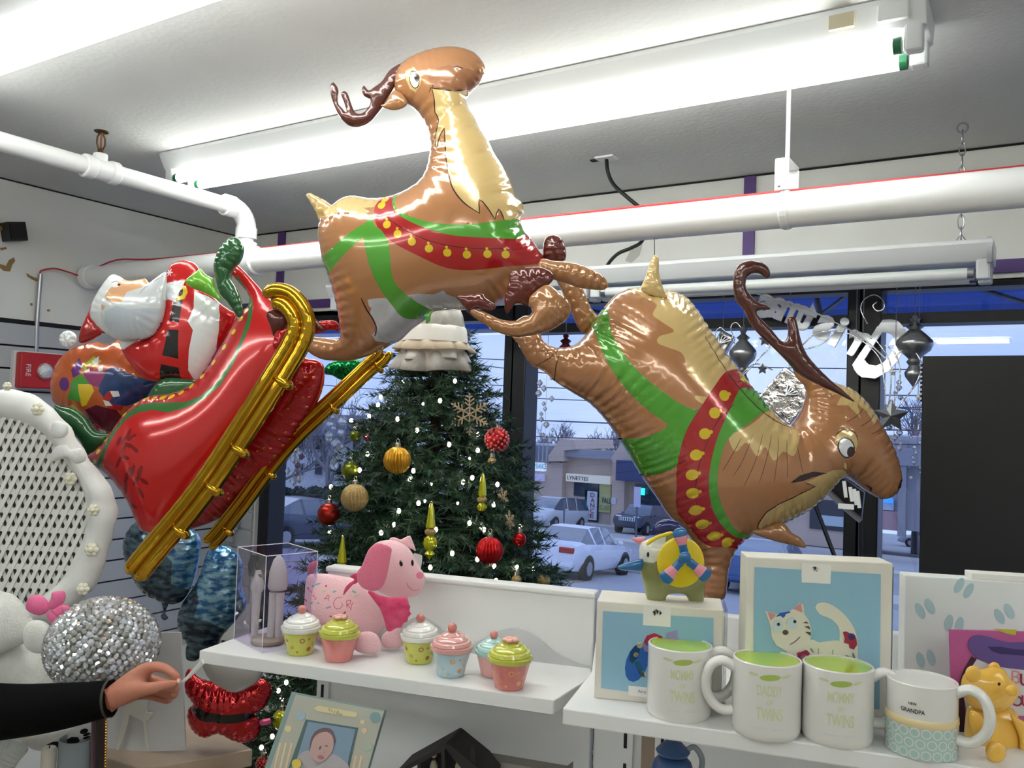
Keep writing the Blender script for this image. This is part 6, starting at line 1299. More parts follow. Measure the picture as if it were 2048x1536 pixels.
m_fr = foil('foil_red', (186, 14, 22), metal=.7, rough=.14); m_fb = foil('foil_black', (14, 12, 14), metal=.4); m_fg = foil('foil_silver_beard', (176, 174, 172), metal=.5, rough=.3)
balloon('body', c16([(1402, 830), (1440, 785), (1500, 850), (1600, 880), (1800, 880), (1990, 860), (2055, 950), (2000, 1080), (1915, 1130), (1968, 1180), (1955, 1290), (1860, 1342), (1760, 1322), (1660, 1272), (1560, 1305), (1480, 1272), (1425, 1180), (1425, 1090), (1465, 1045), (1405, 960)]), [m_fr, m_fb], sf, 1.76, [(1, c16([(1480, 1070), (1510, 1035), (1600, 1068), (1760, 1090), (1905, 1085), (1940, 1120), (1900, 1150), (1750, 1158), (1560, 1140)]))], thick=.7, wr=.45, wl=12, wd=22, space=4, seed=31)
balloon('beard', c16([(1530, 740), (1600, 700), (1800, 690), (1980, 720), (2000, 790), (1950, 880), (1860, 940), (1780, 965), (1680, 930), (1580, 855)]), [m_fg], sf, 1.69, thick=.5, wr=.1, space=4)
balloon('boot', c16([(1965, 1175), (2040, 1160), (2050, 1200), (1975, 1215)]), [foil('foil_pink', (206, 80, 130), metal=.6)], sf, 1.72, thick=.7, space=3)
pt = thing('ribbon_display', 'dark post hung with ribbon and a gold bead strand by the cuff', 'display', tuple(P(200, 1560, 1.54)))
MB().tube([tuple(P(201, 1434, 1.55)), tuple(P(198, 1640, 1.55))], .009, 8).build('post', M('post_dark', (40, 30, 30), .5), pt, world=True)
MB().tube([tuple(P(188, 1436, 1.56)), tuple(P(186, 1640, 1.56))], .0045, 6).build('ribbon', M('ribbon_mauve', (104, 70, 84), .5), pt, world=True)
gp = None
for i in range(24):
    p = P(212-.08*i, 1437+i*5.6, 1.535); o_ = MB().ball((0, 0, 0), .0026, None, 6, 4).build('gold_bead', M('bead_gold', (176, 128, 60), .2, metal=.9), pt) if gp is None else gp.copy()
    if gp is None: gp = o_
    else: COL.objects.link(o_); o_.parent = pt
    o_.location = Vector(p)-pt.location
for nm, lb, cat, pts, m, d in (('plastic_bag', 'crumpled clear plastic bag in the bottom left corner', 'bag', [(-10, 1480), (20, 1474), (48, 1486), (56, 1500), (40, 1520), (20, 1545), (-15, 1550)], M('bag_film', (206, 210, 208), .1, trans=.3), 1.58),):
    t = thing(nm, lb, cat, tuple(P(20, 1545, d))); balloon('film', pts, [m], t, d, thick=.6, wr=.6, wl=9, space=3)
pc = P(95, 1560, 1.60); t = thing('pillar_candle', 'short cream pillar candle at the bottom left under the plush foot', 'candle', (pc[0], pc[1], pc[2]-.03))
MB().lathe([(.013, 0), (.0135, .002), (.0135, .088), (.011, .091), (.002, .089)], 20).build('wax', M('candle_cream', (206, 200, 186), .5, sub=.2), t, smooth=40); MB().tube([(0, 0, .088), (0, .001, .098)], .001, 5).build('wick', m_ink, t)
pv = P(150, 1560, 1.62); t = thing('glass_vase', 'pale blue glass cylinder vase beside the cream candle', 'vase', (pv[0], pv[1], pv[2]-.03))
MB().lathe([(.030, 0), (.032, .004), (.032, .108), (.030, .110), (.029, .108), (.029, .006), (.001, .005)], 28).build('glass', M('vase_glass', (176, 186, 196), .08, trans=.35), t, smooth=40)
# ---- the arm reaching in
pe = thing('person', 'person out of frame reaching in with a black-sleeved arm, fingers pinching a white ribbon', 'person', tuple(P(-40, 1500, 1.55)))
def skinmesh(name, pts, edges, rad, m, parent, sub=2, root=0):
    me = bpy.data.meshes.new(name); l = np.array(root_loc(parent)); me.from_pydata([tuple(np.array(p)-l) for p in pts], edges, []); me.materials.append(m)
    o = bpy.data.objects.new(name, me); COL.objects.link(o); o.parent = parent
    md = o.modifiers.new('skin', 'SKIN'); md.use_smooth_shade = True
    for i, r in enumerate(rad): me.skin_vertices[0].data[i].radius = (r, r) if not hasattr(r, '__len__') else r
    for i in range(len(pts)): me.skin_vertices[0].data[i].use_root = (i == root)
    s = o.modifiers.new('sub', 'SUBSURF'); s.levels = sub; s.render_levels = sub; return o
DA = 1.49
def H(x, y, dd=0.0): return P(x/3.783, 1130+y/3.783, DA+dd)
hv, he, hr = [], [], []
def chain(pts, rad, start=None):
    prev = start
    for p, r in zip(pts, rad):
        hv.append(p); hr.append(r)
        if prev is not None: he.append((prev, len(hv)-1))
        prev = len(hv)-1
    return prev
m_skin = M('skin', (188, 122, 100), .5, sub=.15, bump=.12, bscale=120)
w0 = chain([H(760, 1030), H(860, 1000), H(940, 965)], [.021, .0205, .022])
pal = chain([H(1010, 915, .0)], [.025], w0)
i_ = chain([H(1080, 800, .004), H(1160, 764, -.002), H(1250, 782, -.008), H(1322, 832, -.012), H(1358, 880, -.012)], [.0155, .0098, .0088, .0080, .0068], pal)
m__ = chain([H(1080, 870, .020), H(1190, 880, .020), H(1275, 905, .014), H(1325, 930, .004), H(1338, 950, -.004)], [.0150, .0098, .0090, .0080, .0070], pal)
r_f = chain([H(1070, 920, .034), H(1180, 945, .034), H(1262, 975, .028), H(1310, 985, .014), H(1322, 975, .002)], [.0145, .0095, .0085, .0078, .0068], pal)
p_f = chain([H(1050, 965, .046), H(1140, 985, .046), H(1215, 1010, .040), H(1265, 1025, .028), H(1290, 1010, .016)], [.0135, .0085, .0076, .0070, .0062], pal)
t_f = chain([H(1040, 945, -.020), H(1130, 935, -.028), H(1230, 912, -.024), H(1305, 900, -.018), H(1356, 892, -.014)], [.0150, .0112, .0090, .0084, .0070], pal)
skinmesh('hand', hv, he, hr, m_skin, pe, root=w0)
m_nail = M('nail', (228, 176, 160), .3)
for x, y, dd in ((1352, 872, -.018), (1350, 884, -.0215)):
    p = H(x, y, dd); MB().ball((0, 0, 0), (.0045, .0028, .0034), Matrix.Translation(p), 10, 6).build('fingernail', m_nail, pe, world=True, smooth=60)
m_slv = M('sleeve_black', (10, 10, 11), .9, spec=.1, bump=.5, bscale=18)
sl_p = [H(838, 1010), H(800, 1015), H(700, 1032), H(560, 1055), H(380, 1080), H(180, 1100, .01), H(0, 1110, .02), H(-250, 1110, .04), H(-520, 1050, .07), H(-800, 700, .10)]
MB().tube(spline(sl_p, closed=False, k=6), list(np.interp(np.linspace(0, 9, 55), range(10), [.0305, .0315, .0335, .037, .041, .0445, .048, .052, .060, .072])), 24).build('sleeve', m_slv, pe, world=True, smooth=60)
MB().tube([H(842, 1010), H(822, 1012)], [.0322, .0325], 24, cap=False).build('cuff_edge', M('cuff_trim', (58, 50, 44), .7), pe, world=True, smooth=60)
q = spline([H(1362, 892, -.014), H(1400, 870, -.02), H(1450, 820, -.03), H(1500, 770, -.05), H(1535, 730, -.07)], closed=False, k=5)
tag(MB().tube(q, [.0022+.003*i/len(q) for i in range(len(q))], 8, flat=.35).build('white_ribbon', m_rib, smooth=60), 'white ribbon pinched by the hand and tied up to the shelf bracket', 'ribbon')
# ================================================================== FOIL BALLOONS
# ---- colours of the print
b_brown = foil('reindeer_brown', (178, 124, 82)); b_tan = foil('reindeer_tan', (212, 182, 122)); b_green = foil('strap_green', (84, 160, 52)); b_red = foil('strap_red', (172, 34, 36))
b_yel = foil('bell_yellow', (222, 190, 40)); b_line = foil('print_crease_line', (60, 26, 18)); b_dbrown = foil('antler_brown', (84, 38, 30), rough=.2); b_white = foil('print_white', (232, 234, 236)); b_bel = foil('belly_grey', (196, 196, 200))
b_lip = foil('muzzle_brown', (164, 110, 74)); b_hoof = foil('hoof_brown', (98, 38, 32), rough=.14); b_pup = foil('pupil', (50, 26, 20)); b_leg = foil('leg_brown', (164, 114, 72))
RM = [b_brown, b_tan, b_green, b_red, b_yel, b_line, b_white, b_bel, b_lip, b_pup]
def c4(p): return K(580, 60, 3.103, p)
def c5(p): return K(580, 380, 3.103, p)
def c6(p): return K(980, 480, 2.381, p)
def sp(R): return [(mi, smooth_poly(q, 9) if mi in (2, 3) else q) for mi, q in R]
def bell_regions(f, pts, r, top):
    out = []
    for x, y in pts:
        out.append((4, f(ell(x, y, r*1.0)))); out.append((4, f(ell(x+top[0], y+top[1], r*.36, n=8))))
    return out

# ---- first reindeer: leaping, head up
r1 = thing('reindeer_balloon', 'brown foil reindeer balloon with raised head, leaping above the tree', 'balloon', tuple(P(850, 560, 1.78)))
body = c4([(250, 1100), (330, 1043), (400, 1030), (500, 1045), (600, 1040), (690, 1012), (760, 975), (815, 930), (848, 870), (867, 790), (870, 720), (858, 640), (830, 570), (790, 510), (745, 470), (690, 440), (655, 390), (648, 320), (665, 250), (710, 195), (760, 165), (830, 135), (920, 112), (1010, 105), (1090, 118), (1150, 145), (1195, 195), (1212, 240), (1198, 290), (1172, 335), (1125, 380), (1098, 410), (1093, 440), (1110, 490), (1140, 530), (1180, 610), (1230, 690), (1270, 770), (1310, 830), (1350, 900), (1385, 980), (1402, 1040), (1440, 1070), (1450, 1130), (1432, 1180), (1445, 1230)]) \
    + c5([(1458, 262), (1505, 315), (1550, 380), (1582, 440), (1520, 540), (1420, 620), (1330, 690), (1230, 735), (1080, 745), (900, 757), (850, 800), (760, 865), (690, 930), (640, 955), (550, 1005), (470, 1035), (380, 1060), (300, 1062), (190, 1048), (110, 1000), (88, 950), (120, 912), (200, 915), (300, 922), (318, 880), (303, 760), (272, 630), (245, 540), (212, 450), (190, 350), (178, 260), (190, 190), (215, 140)])
neck = c4([(905, 405), (1000, 408), (1090, 395), (1160, 480), (1300, 760), (1480, 1000), (1500, 1150), (1345, 1205), (1312, 1135), (1290, 1200), (1245, 1130), (1200, 1085), (1205, 1168), (1110, 1105), (1040, 1010), (1000, 860), (985, 720), (978, 640), (950, 690), (930, 760), (918, 700), (942, 590), (920, 545), (918, 470)])
R1 = [(1, c4([(215, 1140), (240, 1050), (400, 1015), (640, 1030), (600, 1085), (560, 1120), (500, 1125), (545, 1150), (470, 1170), (400, 1150), (330, 1150), (250, 1175)])),
      (1, neck), (5, stroke(c4([(905, 405), (918, 470), (921, 545), (943, 590), (918, 700), (930, 770)]), 2.2)), (5, stroke(c4([(978, 640), (985, 720), (1000, 860), (1040, 1010), (1110, 1105), (1205, 1168)]), 2.6)),
      (5, stroke(c4([(930, 770), (950, 690), (978, 640)]), 2.2)), (5, stroke(c4([(1203, 1168), (1200, 1085), (1245, 1130), (1290, 1200)]), 2.2)), (5, stroke(c4([(1290, 1200), (1312, 1135), (1345, 1205)]), 2.2)),
      (8, c4([(880, 340), (900, 290), (1000, 260), (1120, 270), (1230, 280), (1120, 390), (1020, 412), (930, 400), (890, 370)])),
      (7, c5([(540, 680), (600, 672), (690, 668), (800, 650), (840, 645), (930, 650), (985, 625), (1000, 650), (1050, 665), (1110, 740), (1080, 790), (850, 830), (690, 960), (560, 930), (545, 890), (580, 870), (575, 820), (548, 760), (560, 730), (545, 715)])),
      (5, stroke(c5([(500, 670), (530, 740), (560, 790), (578, 850), (560, 900)]), 3)),
      (2, c5([(690, 10), (690, 100), (720, 150), (800, 195), (950, 235), (1150, 240), (1400, 197), (1500, 190), (1500, 300), (1440, 318), (1300, 318), (1050, 306), (870, 256), (720, 178), (670, 95), (660, 30)])),
      (3, c5([(600, 60), (660, 10), (672, 95), (722, 178), (870, 256), (1050, 306), (1300, 318), (1440, 312), (1480, 280), (1620, 430), (1560, 460), (1350, 485), (1150, 507), (1000, 492), (850, 425), (700, 345), (605, 255), (570, 150), (580, 90)])),
      (2, c5([(560, 180), (575, 230), (600, 262), (540, 300), (480, 345), (380, 430), (240, 550), (180, 470), (320, 370), (440, 280), (530, 225)])),
      (2, c5([(520, 305), (560, 262), (605, 256), (650, 300), (680, 380), (700, 560), (760, 640), (830, 700), (895, 745), (870, 770), (855, 820), (835, 800), (740, 790), (680, 710), (610, 600), (560, 480), (535, 380)])),
      (5, stroke(c5([(660, 200), (800, 290), (950, 350), (1150, 380), (1450, 378)]), 1.3))]
R1 += bell_regions(c5, [(610, 117), (660, 240), (728, 297), (813, 343), (913, 383), (1018, 407), (1130, 417), (1248, 412), (1352, 412), (620, 72)], 24, (-4, -32))
R1 += [(1, c4([(735, 285), (775, 268), (815, 300), (840, 325), (835, 375), (800, 420), (765, 395), (742, 340)])), (5, c4(ell(795, 343, 32, 56, -.2))), (6, c4(ell(795, 344, 27, 50, -.2))), (9, c4(ell(811, 333, 17, 27, -.2))),
       (5, stroke(c4([(888, 425), (897, 400), (930, 405), (1020, 411), (1080, 398)]), 2.4)), (5, stroke(c4([(905, 410), (912, 380)]), 2.4)), (5, stroke(c4([(1030, 272), (1050, 262), (1085, 272)]), 3.0))]
R1 = sp(R1)
balloon('body', body, RM, r1, 1.78, R1, wr=.22, space=5.0, seed=3, tilt=(-.05, -.10))
for nm, pts, ms, d, kw in (
    ('antler', c4([(735, 185), (690, 205), (620, 250), (570, 320), (530, 350), (490, 375), (460, 345), (446, 365), (455, 405), (492, 428), (500, 450), (480, 490), (440, 520), (405, 510), (385, 470), (355, 390), (330, 380), (318, 400), (335, 450), (352, 515), (320, 480), (298, 450), (300, 370), (270, 325), (250, 345), (252, 400), (275, 470), (310, 540), (360, 590), (420, 602), (490, 575), (550, 510), (600, 440), (650, 350), (700, 270)]), [b_dbrown], 1.75, dict(space=4, thick=.8, wr=.15)),
    ('ear', c4([(650, 375), (615, 415), (590, 455), (562, 468), (600, 488), (650, 498), (705, 482), (730, 450), (700, 400)]), [b_leg], 1.73, dict(space=4, thick=.6)),
    ('tail', c4([(100, 1025), (125, 1012), (160, 1030), (225, 1065), (270, 1110), (230, 1160), (185, 1185), (160, 1130), (125, 1070)]), [b_tan], 1.79, dict(space=4, thick=.7, wr=.4)),
    ('front_leg', c5([(1085, 700), (1150, 735), (1220, 760), (1300, 800), (1400, 812), (1490, 775), (1500, 740), (1480, 715), (1490, 660), (1560, 600), (1610, 590), (1680, 640), (1730, 690), (1742, 750), (1710, 810), (1620, 870), (1520, 900), (1400, 912), (1280, 880), (1200, 830), (1120, 770)]), [b_leg], 1.60, dict(space=4, wr=.3)),
    ('hoof', c5([(1038, 662), (1090, 650), (1190, 640), (1215, 670), (1280, 720), (1240, 750), (1150, 735), (1130, 780), (1090, 740)]), [b_hoof], 1.60, dict(space=4, thick=.8, wr=.3)),
    ('front_leg', c5([(1560, 430), (1640, 440), (1750, 450), (1850, 480), (1940, 530), (1975, 585), (1950, 618), (1870, 618), (1790, 605), (1700, 575), (1600, 545), (1530, 500)]), [b_leg], 1.66, dict(space=4, wr=.35)),
    ('hoof', c5([(1360, 560), (1368, 510), (1420, 488), (1490, 478), (1560, 480), (1625, 512), (1632, 560), (1570, 620), (1520, 660), (1480, 720), (1430, 705), (1390, 712), (1345, 770), (1330, 690), (1345, 620)]), [b_hoof], 1.625, dict(space=4, thick=.6, wr=.4)),
    ('hoof', K(0, 440, 2.926, [(1558, 560), (1575, 528), (1620, 520), (1665, 550), (1700, 560), (1690, 590), (1660, 640), (1620, 650), (1600, 680), (1580, 620)]), [b_hoof], 1.70, dict(space=4, thick=.7)),
    ('hind_leg', K(0, 440, 2.926, [(1640, 600), (1680, 560), (1760, 520), (1800, 530), (1850, 580), (1900, 640), (1860, 650), (1800, 610), (1700, 640)]), [b_hoof], 1.74, dict(space=4, thick=.7)),
    ('girth_tab', c5([(830, 775), (890, 745), (875, 775), (868, 815), (845, 830), (842, 795)]), [b_green], 1.735, dict(space=3, thick=.4)),
    ):
    balloon(nm, pts, ms, r1, d, **kw)

# ---- second reindeer: diving, seen from the back
r2 = thing('reindeer_balloon.001', 'brown foil reindeer balloon diving head down, behind the boxes at right', 'balloon', tuple(P(1450, 850, 1.75)))
body = c6([(520, 350), (560, 300), (600, 260), (660, 232), (720, 228), (780, 240), (840, 240), (920, 268), (970, 325), (1030, 420), (1110, 540), (1200, 660), (1300, 780), (1370, 855), (1430, 882), (1480, 840), (1506, 760), (1502, 700), (1455, 650), (1440, 588), (1490, 610), (1560, 650), (1640, 680), (1720, 712), (1790, 780), (1860, 895), (1912, 990), (1945, 1090), (1953, 1160), (1925, 1212), (1870, 1235), (1800, 1200), (1720, 1145), (1660, 1132), (1610, 1185), (1560, 1240), (1500, 1290), (1430, 1330), (1340, 1370), (1260, 1385), (1210, 1420), (1165, 1470), (1135, 1560), (1119, 1700), (1065, 1712), (1010, 1700), (1012, 1560), (985, 1470), (930, 1390), (860, 1320), (800, 1230), (720, 1115), (640, 980), (560, 865), (480, 780), (400, 730), (320, 680), (255, 625), (190, 590), (130, 490), (108, 460), (170, 438), (232, 440), (258, 485), (320, 512), (400, 500), (455, 450), (485, 400)])
R2 = [(1, c6([tuple(v) for v in spline([(650, 225), (690, 285), (745, 330), (720, 380), (760, 420), (805, 460), (735, 485), (728, 515), (770, 535), (830, 560), (848, 610), (850, 640), (890, 655), (850, 655), (900, 690), (935, 720), (945, 755), (880, 752), (900, 780), (960, 790), (1000, 700), (1060, 640), (1220, 650), (1100, 500), (1000, 340), (920, 250), (840, 225), (720, 215)], 14)])),
      (1, c6([tuple(v) for v in spline([(1030, 930), (1100, 900), (1220, 830), (1290, 780), (1390, 860), (1420, 890), (1380, 960), (1340, 1020), (1290, 1000), (1240, 1040), (1200, 980), (1160, 1020), (1110, 960), (1060, 1000)], 12)])),
      (2, c6([(540, 330), (540, 460), (580, 560), (660, 660), (760, 745), (860, 808), (930, 800), (960, 740), (860, 940), (820, 1070), (720, 1118), (680, 1090), (600, 960), (680, 940), (768, 885), (700, 825), (600, 725), (520, 605), (482, 485), (485, 380)])),
      (2, c6([(1105, 718), (1180, 712), (1250, 715), (1330, 790), (1200, 832), (1120, 880), (1040, 930), (1005, 990), (988, 1100), (1003, 1200), (1060, 1310), (1130, 1375), (1220, 1390), (1140, 1405), (1030, 1335), (968, 1220), (950, 1100), (965, 980), (1000, 880), (1060, 780)])),
      (3, c6([(1048, 640), (1130, 626), (1205, 645), (1270, 720), (1180, 712), (1108, 718), (1060, 780), (1003, 880), (968, 980), (953, 1100), (970, 1220), (1030, 1330), (1130, 1402), (1250, 1388), (1190, 1460), (1080, 1445), (1000, 1440), (925, 1360), (860, 1280), (832, 1150), (825, 1030), (850, 900), (925, 775), (990, 690)])),
      (5, stroke(c6([(960, 480), (1010, 570), (1060, 655), (1110, 720), (1200, 810), (1300, 870), (1400, 900)]), 2.0)), (5, stroke(c6([(1100, 690), (1220, 660)]), 1.2)), (5, stroke(c6([(1060, 790), (985, 860), (935, 960), (910, 1050), (905, 1150), (925, 1260)]), 1.3)),
      (1, c6([(1205, 1340), (1220, 1290), (1280, 1240), (1360, 1205), (1462, 1160), (1400, 1142), (1480, 1110), (1540, 1088), (1600, 1085), (1700, 1130), (1580, 1260), (1460, 1350), (1320, 1390), (1230, 1375)])),
      (5, stroke(c6([(1340, 1390), (1260, 1375), (1208, 1345), (1225, 1285), (1285, 1238), (1370, 1200), (1462, 1160)]), 2.4)),
      (9, c6([(1322, 1142), (1370, 1108), (1440, 1092), (1515, 1100), (1440, 1118), (1385, 1135)])), (5, stroke(c6([(1400, 1142), (1462, 1160), (1420, 1150)]), 2)),
      (1, c6([(1545, 640), (1580, 690), (1570, 730), (1620, 745), (1590, 790), (1640, 790), (1690, 850), (1690, 780), (1740, 830), (1760, 880), (1790, 850), (1850, 930), (1900, 1010), (1960, 1110), (1960, 1000), (1870, 860), (1790, 760), (1720, 690), (1640, 660)])),
      (1, c6(ell(1612, 958, 50, 62, -.3))), (5, c6(ell(1608, 985, 42, 50, -.5))), (6, c6(ell(1608, 985, 36, 44, -.5))), (9, c6(ell(1632, 1004, 21, 25))), (5, stroke(c6([(1560, 930), (1600, 900), (1650, 915), (1665, 950)]), 2)),
      (5, stroke(c6([(1770, 1165), (1790, 1180), (1800, 1195)]), 3)), (1, c6([(1600, 1050), (1615, 1060), (1625, 1085), (1605, 1078)])),
      (9, c6([(1920, 1140), (1960, 1120), (1960, 1200), (1930, 1215), (1915, 1190)])),
      (5, stroke(c6([(305, 690), (300, 620), (312, 560), (300, 540)]), 1.6)), (5, stroke(c6([(215, 600), (270, 570), (330, 515)]), 1.6))]
for q in ([(430, 510), (405, 555), (385, 592)], [(462, 500), (432, 570), (412, 605)], [(492, 498), (462, 580), (440, 632)], [(517, 500), (495, 570), (480, 622)], [(538, 508), (526, 570), (520, 622)], [(562, 515), (556, 560), (556, 612)], [(590, 525), (594, 570), (602, 602)], [(735, 468), (765, 452), (790, 432)], [(770, 480), (800, 466), (826, 448)], [(800, 500), (830, 490), (852, 478)]): R2.append((5, stroke(K(1120, 500, 1.36, q), 1.0)))  # foil creases of neck and head, their shade drawn as dark lines
R2 += bell_regions(c6, [(1150, 662), (1200, 672), (1018, 750), (968, 828), (925, 920), (893, 1015), (885, 1105), (898, 1190), (922, 1270), (962, 1338), (1018, 1392), (1078, 1422)], 25, (26, -8))
R2 = sp(R2)
balloon('body', body, RM, r2, 1.78, R2, wr=.26, wl=15, wd=24, space=5.0, seed=5, tilt=(.12, .05))
for nm, pts, ms, d, kw in (
    ('antler', c6([(1735, 770), (1680, 715), (1620, 665), (1540, 585), (1500, 530), (1478, 470), (1462, 395), (1450, 365), (1428, 362), (1415, 385), (1420, 440), (1410, 475), (1385, 478), (1335, 420), (1270, 350), (1290, 335), (1335, 330), (1318, 312), (1262, 285), (1222, 235), (1220, 190), (1240, 165), (1280, 160), (1315, 182), (1335, 168), (1325, 132), (1290, 105), (1240, 95), (1192, 110), (1165, 150), (1158, 230), (1172, 290), (1208, 335), (1240, 400), (1290, 460), (1350, 515), (1410, 575), (1470, 640), (1560, 690), (1650, 730)]), [b_dbrown], 1.66, dict(space=4, thick=.8, wr=.12)),
    ('tail', c6([(720, 240), (738, 180), (762, 110), (785, 72), (803, 90), (806, 160), (828, 240), (845, 275), (785, 268)]), [b_tan], 1.72, dict(space=3, thick=.7, wr=.35)),
    ('hind_leg', c6([(455, 445), (420, 420), (385, 340), (340, 240), (318, 190), (350, 170), (420, 200), (450, 250), (480, 320), (520, 380), (490, 430)]), [b_leg], 1.80, dict(space=4, wr=.3)),
    ('hind_leg', c6([(110, 462), (100, 420), (130, 380), (180, 360), (240, 400), (250, 445), (190, 480)]), [b_leg], 1.80, dict(space=4, wr=.3)),
    ('hoof', c6([(258, 95), (252, 30), (265, -10), (300, -25), (340, -8), (360, 40), (358, 95), (310, 105)]), [b_hoof], 1.78, dict(space=3, wr=.5)),
    ('front_leg', c6([(1240, 1390), (1300, 1370), (1370, 1345), (1400, 1350), (1420, 1370), (1440, 1395), (1480, 1420), (1503, 1465), (1430, 1452), (1340, 1430)]), [b_leg], 1.72, dict(space=4, thick=.7, wr=.3)),
    ):
    balloon(nm, pts, ms, r2, d, **kw)
tag(MB().tube([tuple(PY(1309, 476, YP-.0)), tuple(P(1309, 515, 1.73))], .0012, 5).build('hanging_string', M('dark_string', (40, 40, 38), .8)), 'short string tying the diving reindeer tail to the pipe', 'string')

# ---- sleigh with santa
sl = thing('sleigh_balloon', 'big red foil sleigh balloon with gold runners carrying a santa and sack', 'balloon', tuple(P(420, 850, 1.9)))
def c1(p): return K(0, 440, 2.926, p)
def c2(p): return K(0, 740, 2.926, p)
s_red = foil('sleigh_red', (196, 24, 26)); s_band = foil('sleigh_band', (186, 44, 46)); s_green = foil('sleigh_green', (54, 112, 54)); s_dg = foil('lining_green', (38, 92, 50)); s_dark = foil('holly_print', (132, 14, 20)); s_gold = M('gold_foil', (206, 160, 44), .12, metal=.95, bump=.05, bscale=16)
s_lime = foil('glove_green', (120, 190, 60)); s_sack = foil('sack_orange', (190, 92, 44)); s_blk = foil('belt_black', (16, 16, 18)); s_skin = foil('santa_skin', (226, 172, 128)); s_pur = foil('toy_purple', (98, 40, 120)); s_blue = foil('toy_blue', (24, 58, 116)); s_tg = foil('toy_green', (70, 150, 50)); s_plum = foil('toy_plum', (92, 18, 44)); s_beard = foil('santa_beard', (214, 218, 222)); s_bs = foil('beard_reflection', (196, 204, 214)); s_crim = foil('sleigh_front_red', (176, 16, 20), metal=.5)
side = c1([(512, 1388), (580, 1330), (640, 1270), (700, 1180), (780, 1090), (880, 1030), (1000, 1015), (1090, 985), (1150, 945), (1230, 860), (1310, 730), (1370, 605), (1420, 535), (1460, 500), (1450, 430), (1385, 350), (1345, 300), (1380, 262), (1430, 300), (1500, 375), (1580, 460), (1680, 545), (1760, 600), (1800, 680)]) + c2([(1740, -90), (1640, 90), (1520, 260), (1380, 470), (1240, 650), (1120, 800), (1000, 920), (930, 965), (870, 955), (820, 930), (790, 850), (740, 740), (640, 620), (560, 565)])
band = c1([(490, 1400), (580, 1300), (640, 1240), (700, 1150), (780, 1060), (880, 1000), (1000, 985), (1090, 955), (1150, 915), (1230, 830), (1310, 700), (1360, 590), (1400, 520), (1440, 400), (1500, 470), (1510, 540), (1500, 610), (1470, 720), (1410, 860), (1340, 970), (1250, 1045), (1150, 1085), (1050, 1080), (950, 1080), (860, 1095), (780, 1150), (720, 1220), (670, 1310), (630, 1400), (600, 1460), (520, 1450)])
grn = c1([(1400, 330), (1470, 440), (1500, 490), (1512, 560), (1505, 640), (1470, 740), (1420, 860), (1350, 980), (1260, 1060), (1160, 1110), (1050, 1135), (960, 1120), (870, 1135), (800, 1170), (740, 1240), (690, 1330), (650, 1420), (625, 1500), (590, 1450), (630, 1390), (670, 1300), (720, 1215), (780, 1140), (860, 1088), (950, 1075), (1050, 1078), (1150, 1075), (1240, 1040), (1330, 960), (1400, 855), (1450, 730), (1480, 620), (1485, 540), (1440, 450), (1370, 345)])
SM = [s_red, s_band, s_green, b_yel, s_dark, b_line]
SR = [(1, band), (2, grn)]
for x, y in [(1420, 435), (1440, 487), (1462, 525), (1440, 590), (1402, 667), (1348, 755), (1283, 842), (1218, 920), (1158, 978), (1102, 1018), (1048, 1040), (993, 1045), (940, 1048), (885, 1050), (828, 1075), (760, 1140), (655, 1285), (612, 1357), (582, 1415), (555, 1445)]:
    SR.append((3, c1(ell(x, y, 19, 13, -1.0 if x > 1110 else -.6, 10))))
for x, y, a, l in [(830, 380, -1.2, 36), (855, 400, -.6, 34), (800, 420, -1.2, 28), (770, 420, -1.2, 30), (880, 470, .7, 24), (840, 445, .3, 34), (800, 470, -.9, 34), (815, 515, .2, 30), (770, 540, -1.0, 40), (905, 590, -1.1, 34), (925, 650, .6, 30), (880, 640, -.9, 44), (860, 590, -1.2, 40), (895, 715, 1.2, 36), (830, 790, .4, 32), (800, 690, -1.2, 36), (820, 620, -1.1, 60)]:
    SR.append((4, c2(ell(x, y, l, 13, a, 12))))  # dark holly leaves of the print
balloon('side_panel', side, SM, sl, 1.88, SR, thick=.62, wr=.20, wl=20, wd=10, space=5, seed=8, tilt=(-.12, .1))
front = c1([(1640, 640), (1720, 700), (1780, 800), (1850, 818), (1890, 850), (1897, 920), (1880, 1010), (1830, 1120)]) + c2([(1790, 300), (1700, 440), (1590, 600), (1450, 745), (1300, 860), (1150, 922), (1000, 950), (900, 950), (960, 860), (1120, 640), (1300, 400), (1450, 180), (1560, 0)])
rsp = random.Random(6); SPK = [(1, ell(x, y, rsp.uniform(1.2, 3.2), rsp.uniform(1, 2), rsp.uniform(0, 3), 6)) for x, y in ((rsp.uniform(330, 660), rsp.uniform(740, 1060)) for _ in range(260)) if inside(np.array([x]), np.array([y]), front)[0]]
balloon('front_panel', front, [s_crim, M('foil_sparkle', (240, 120, 60), .15, metal=.8)], sl, 2.02, SPK, thick=.55, wr=.35, wl=13, wd=30, space=5, seed=9, tilt=(-.25, -.2))
balloon('front_trim', c1([(1590, 750), (1600, 690), (1640, 640), (1690, 590), (1730, 560), (1720, 620), (1690, 690), (1640, 760), (1600, 830)]), [s_crim], sl, 1.84, thick=.7, wr=.4, space=4)
balloon('front_trim', c1([(1820, 610), (1880, 590), (1950, 588), (1982, 610), (1980, 650), (1930, 645), (1860, 665), (1822, 655)]), [s_crim], sl, 1.96, thick=.7, wr=.5, wl=9, space=3)
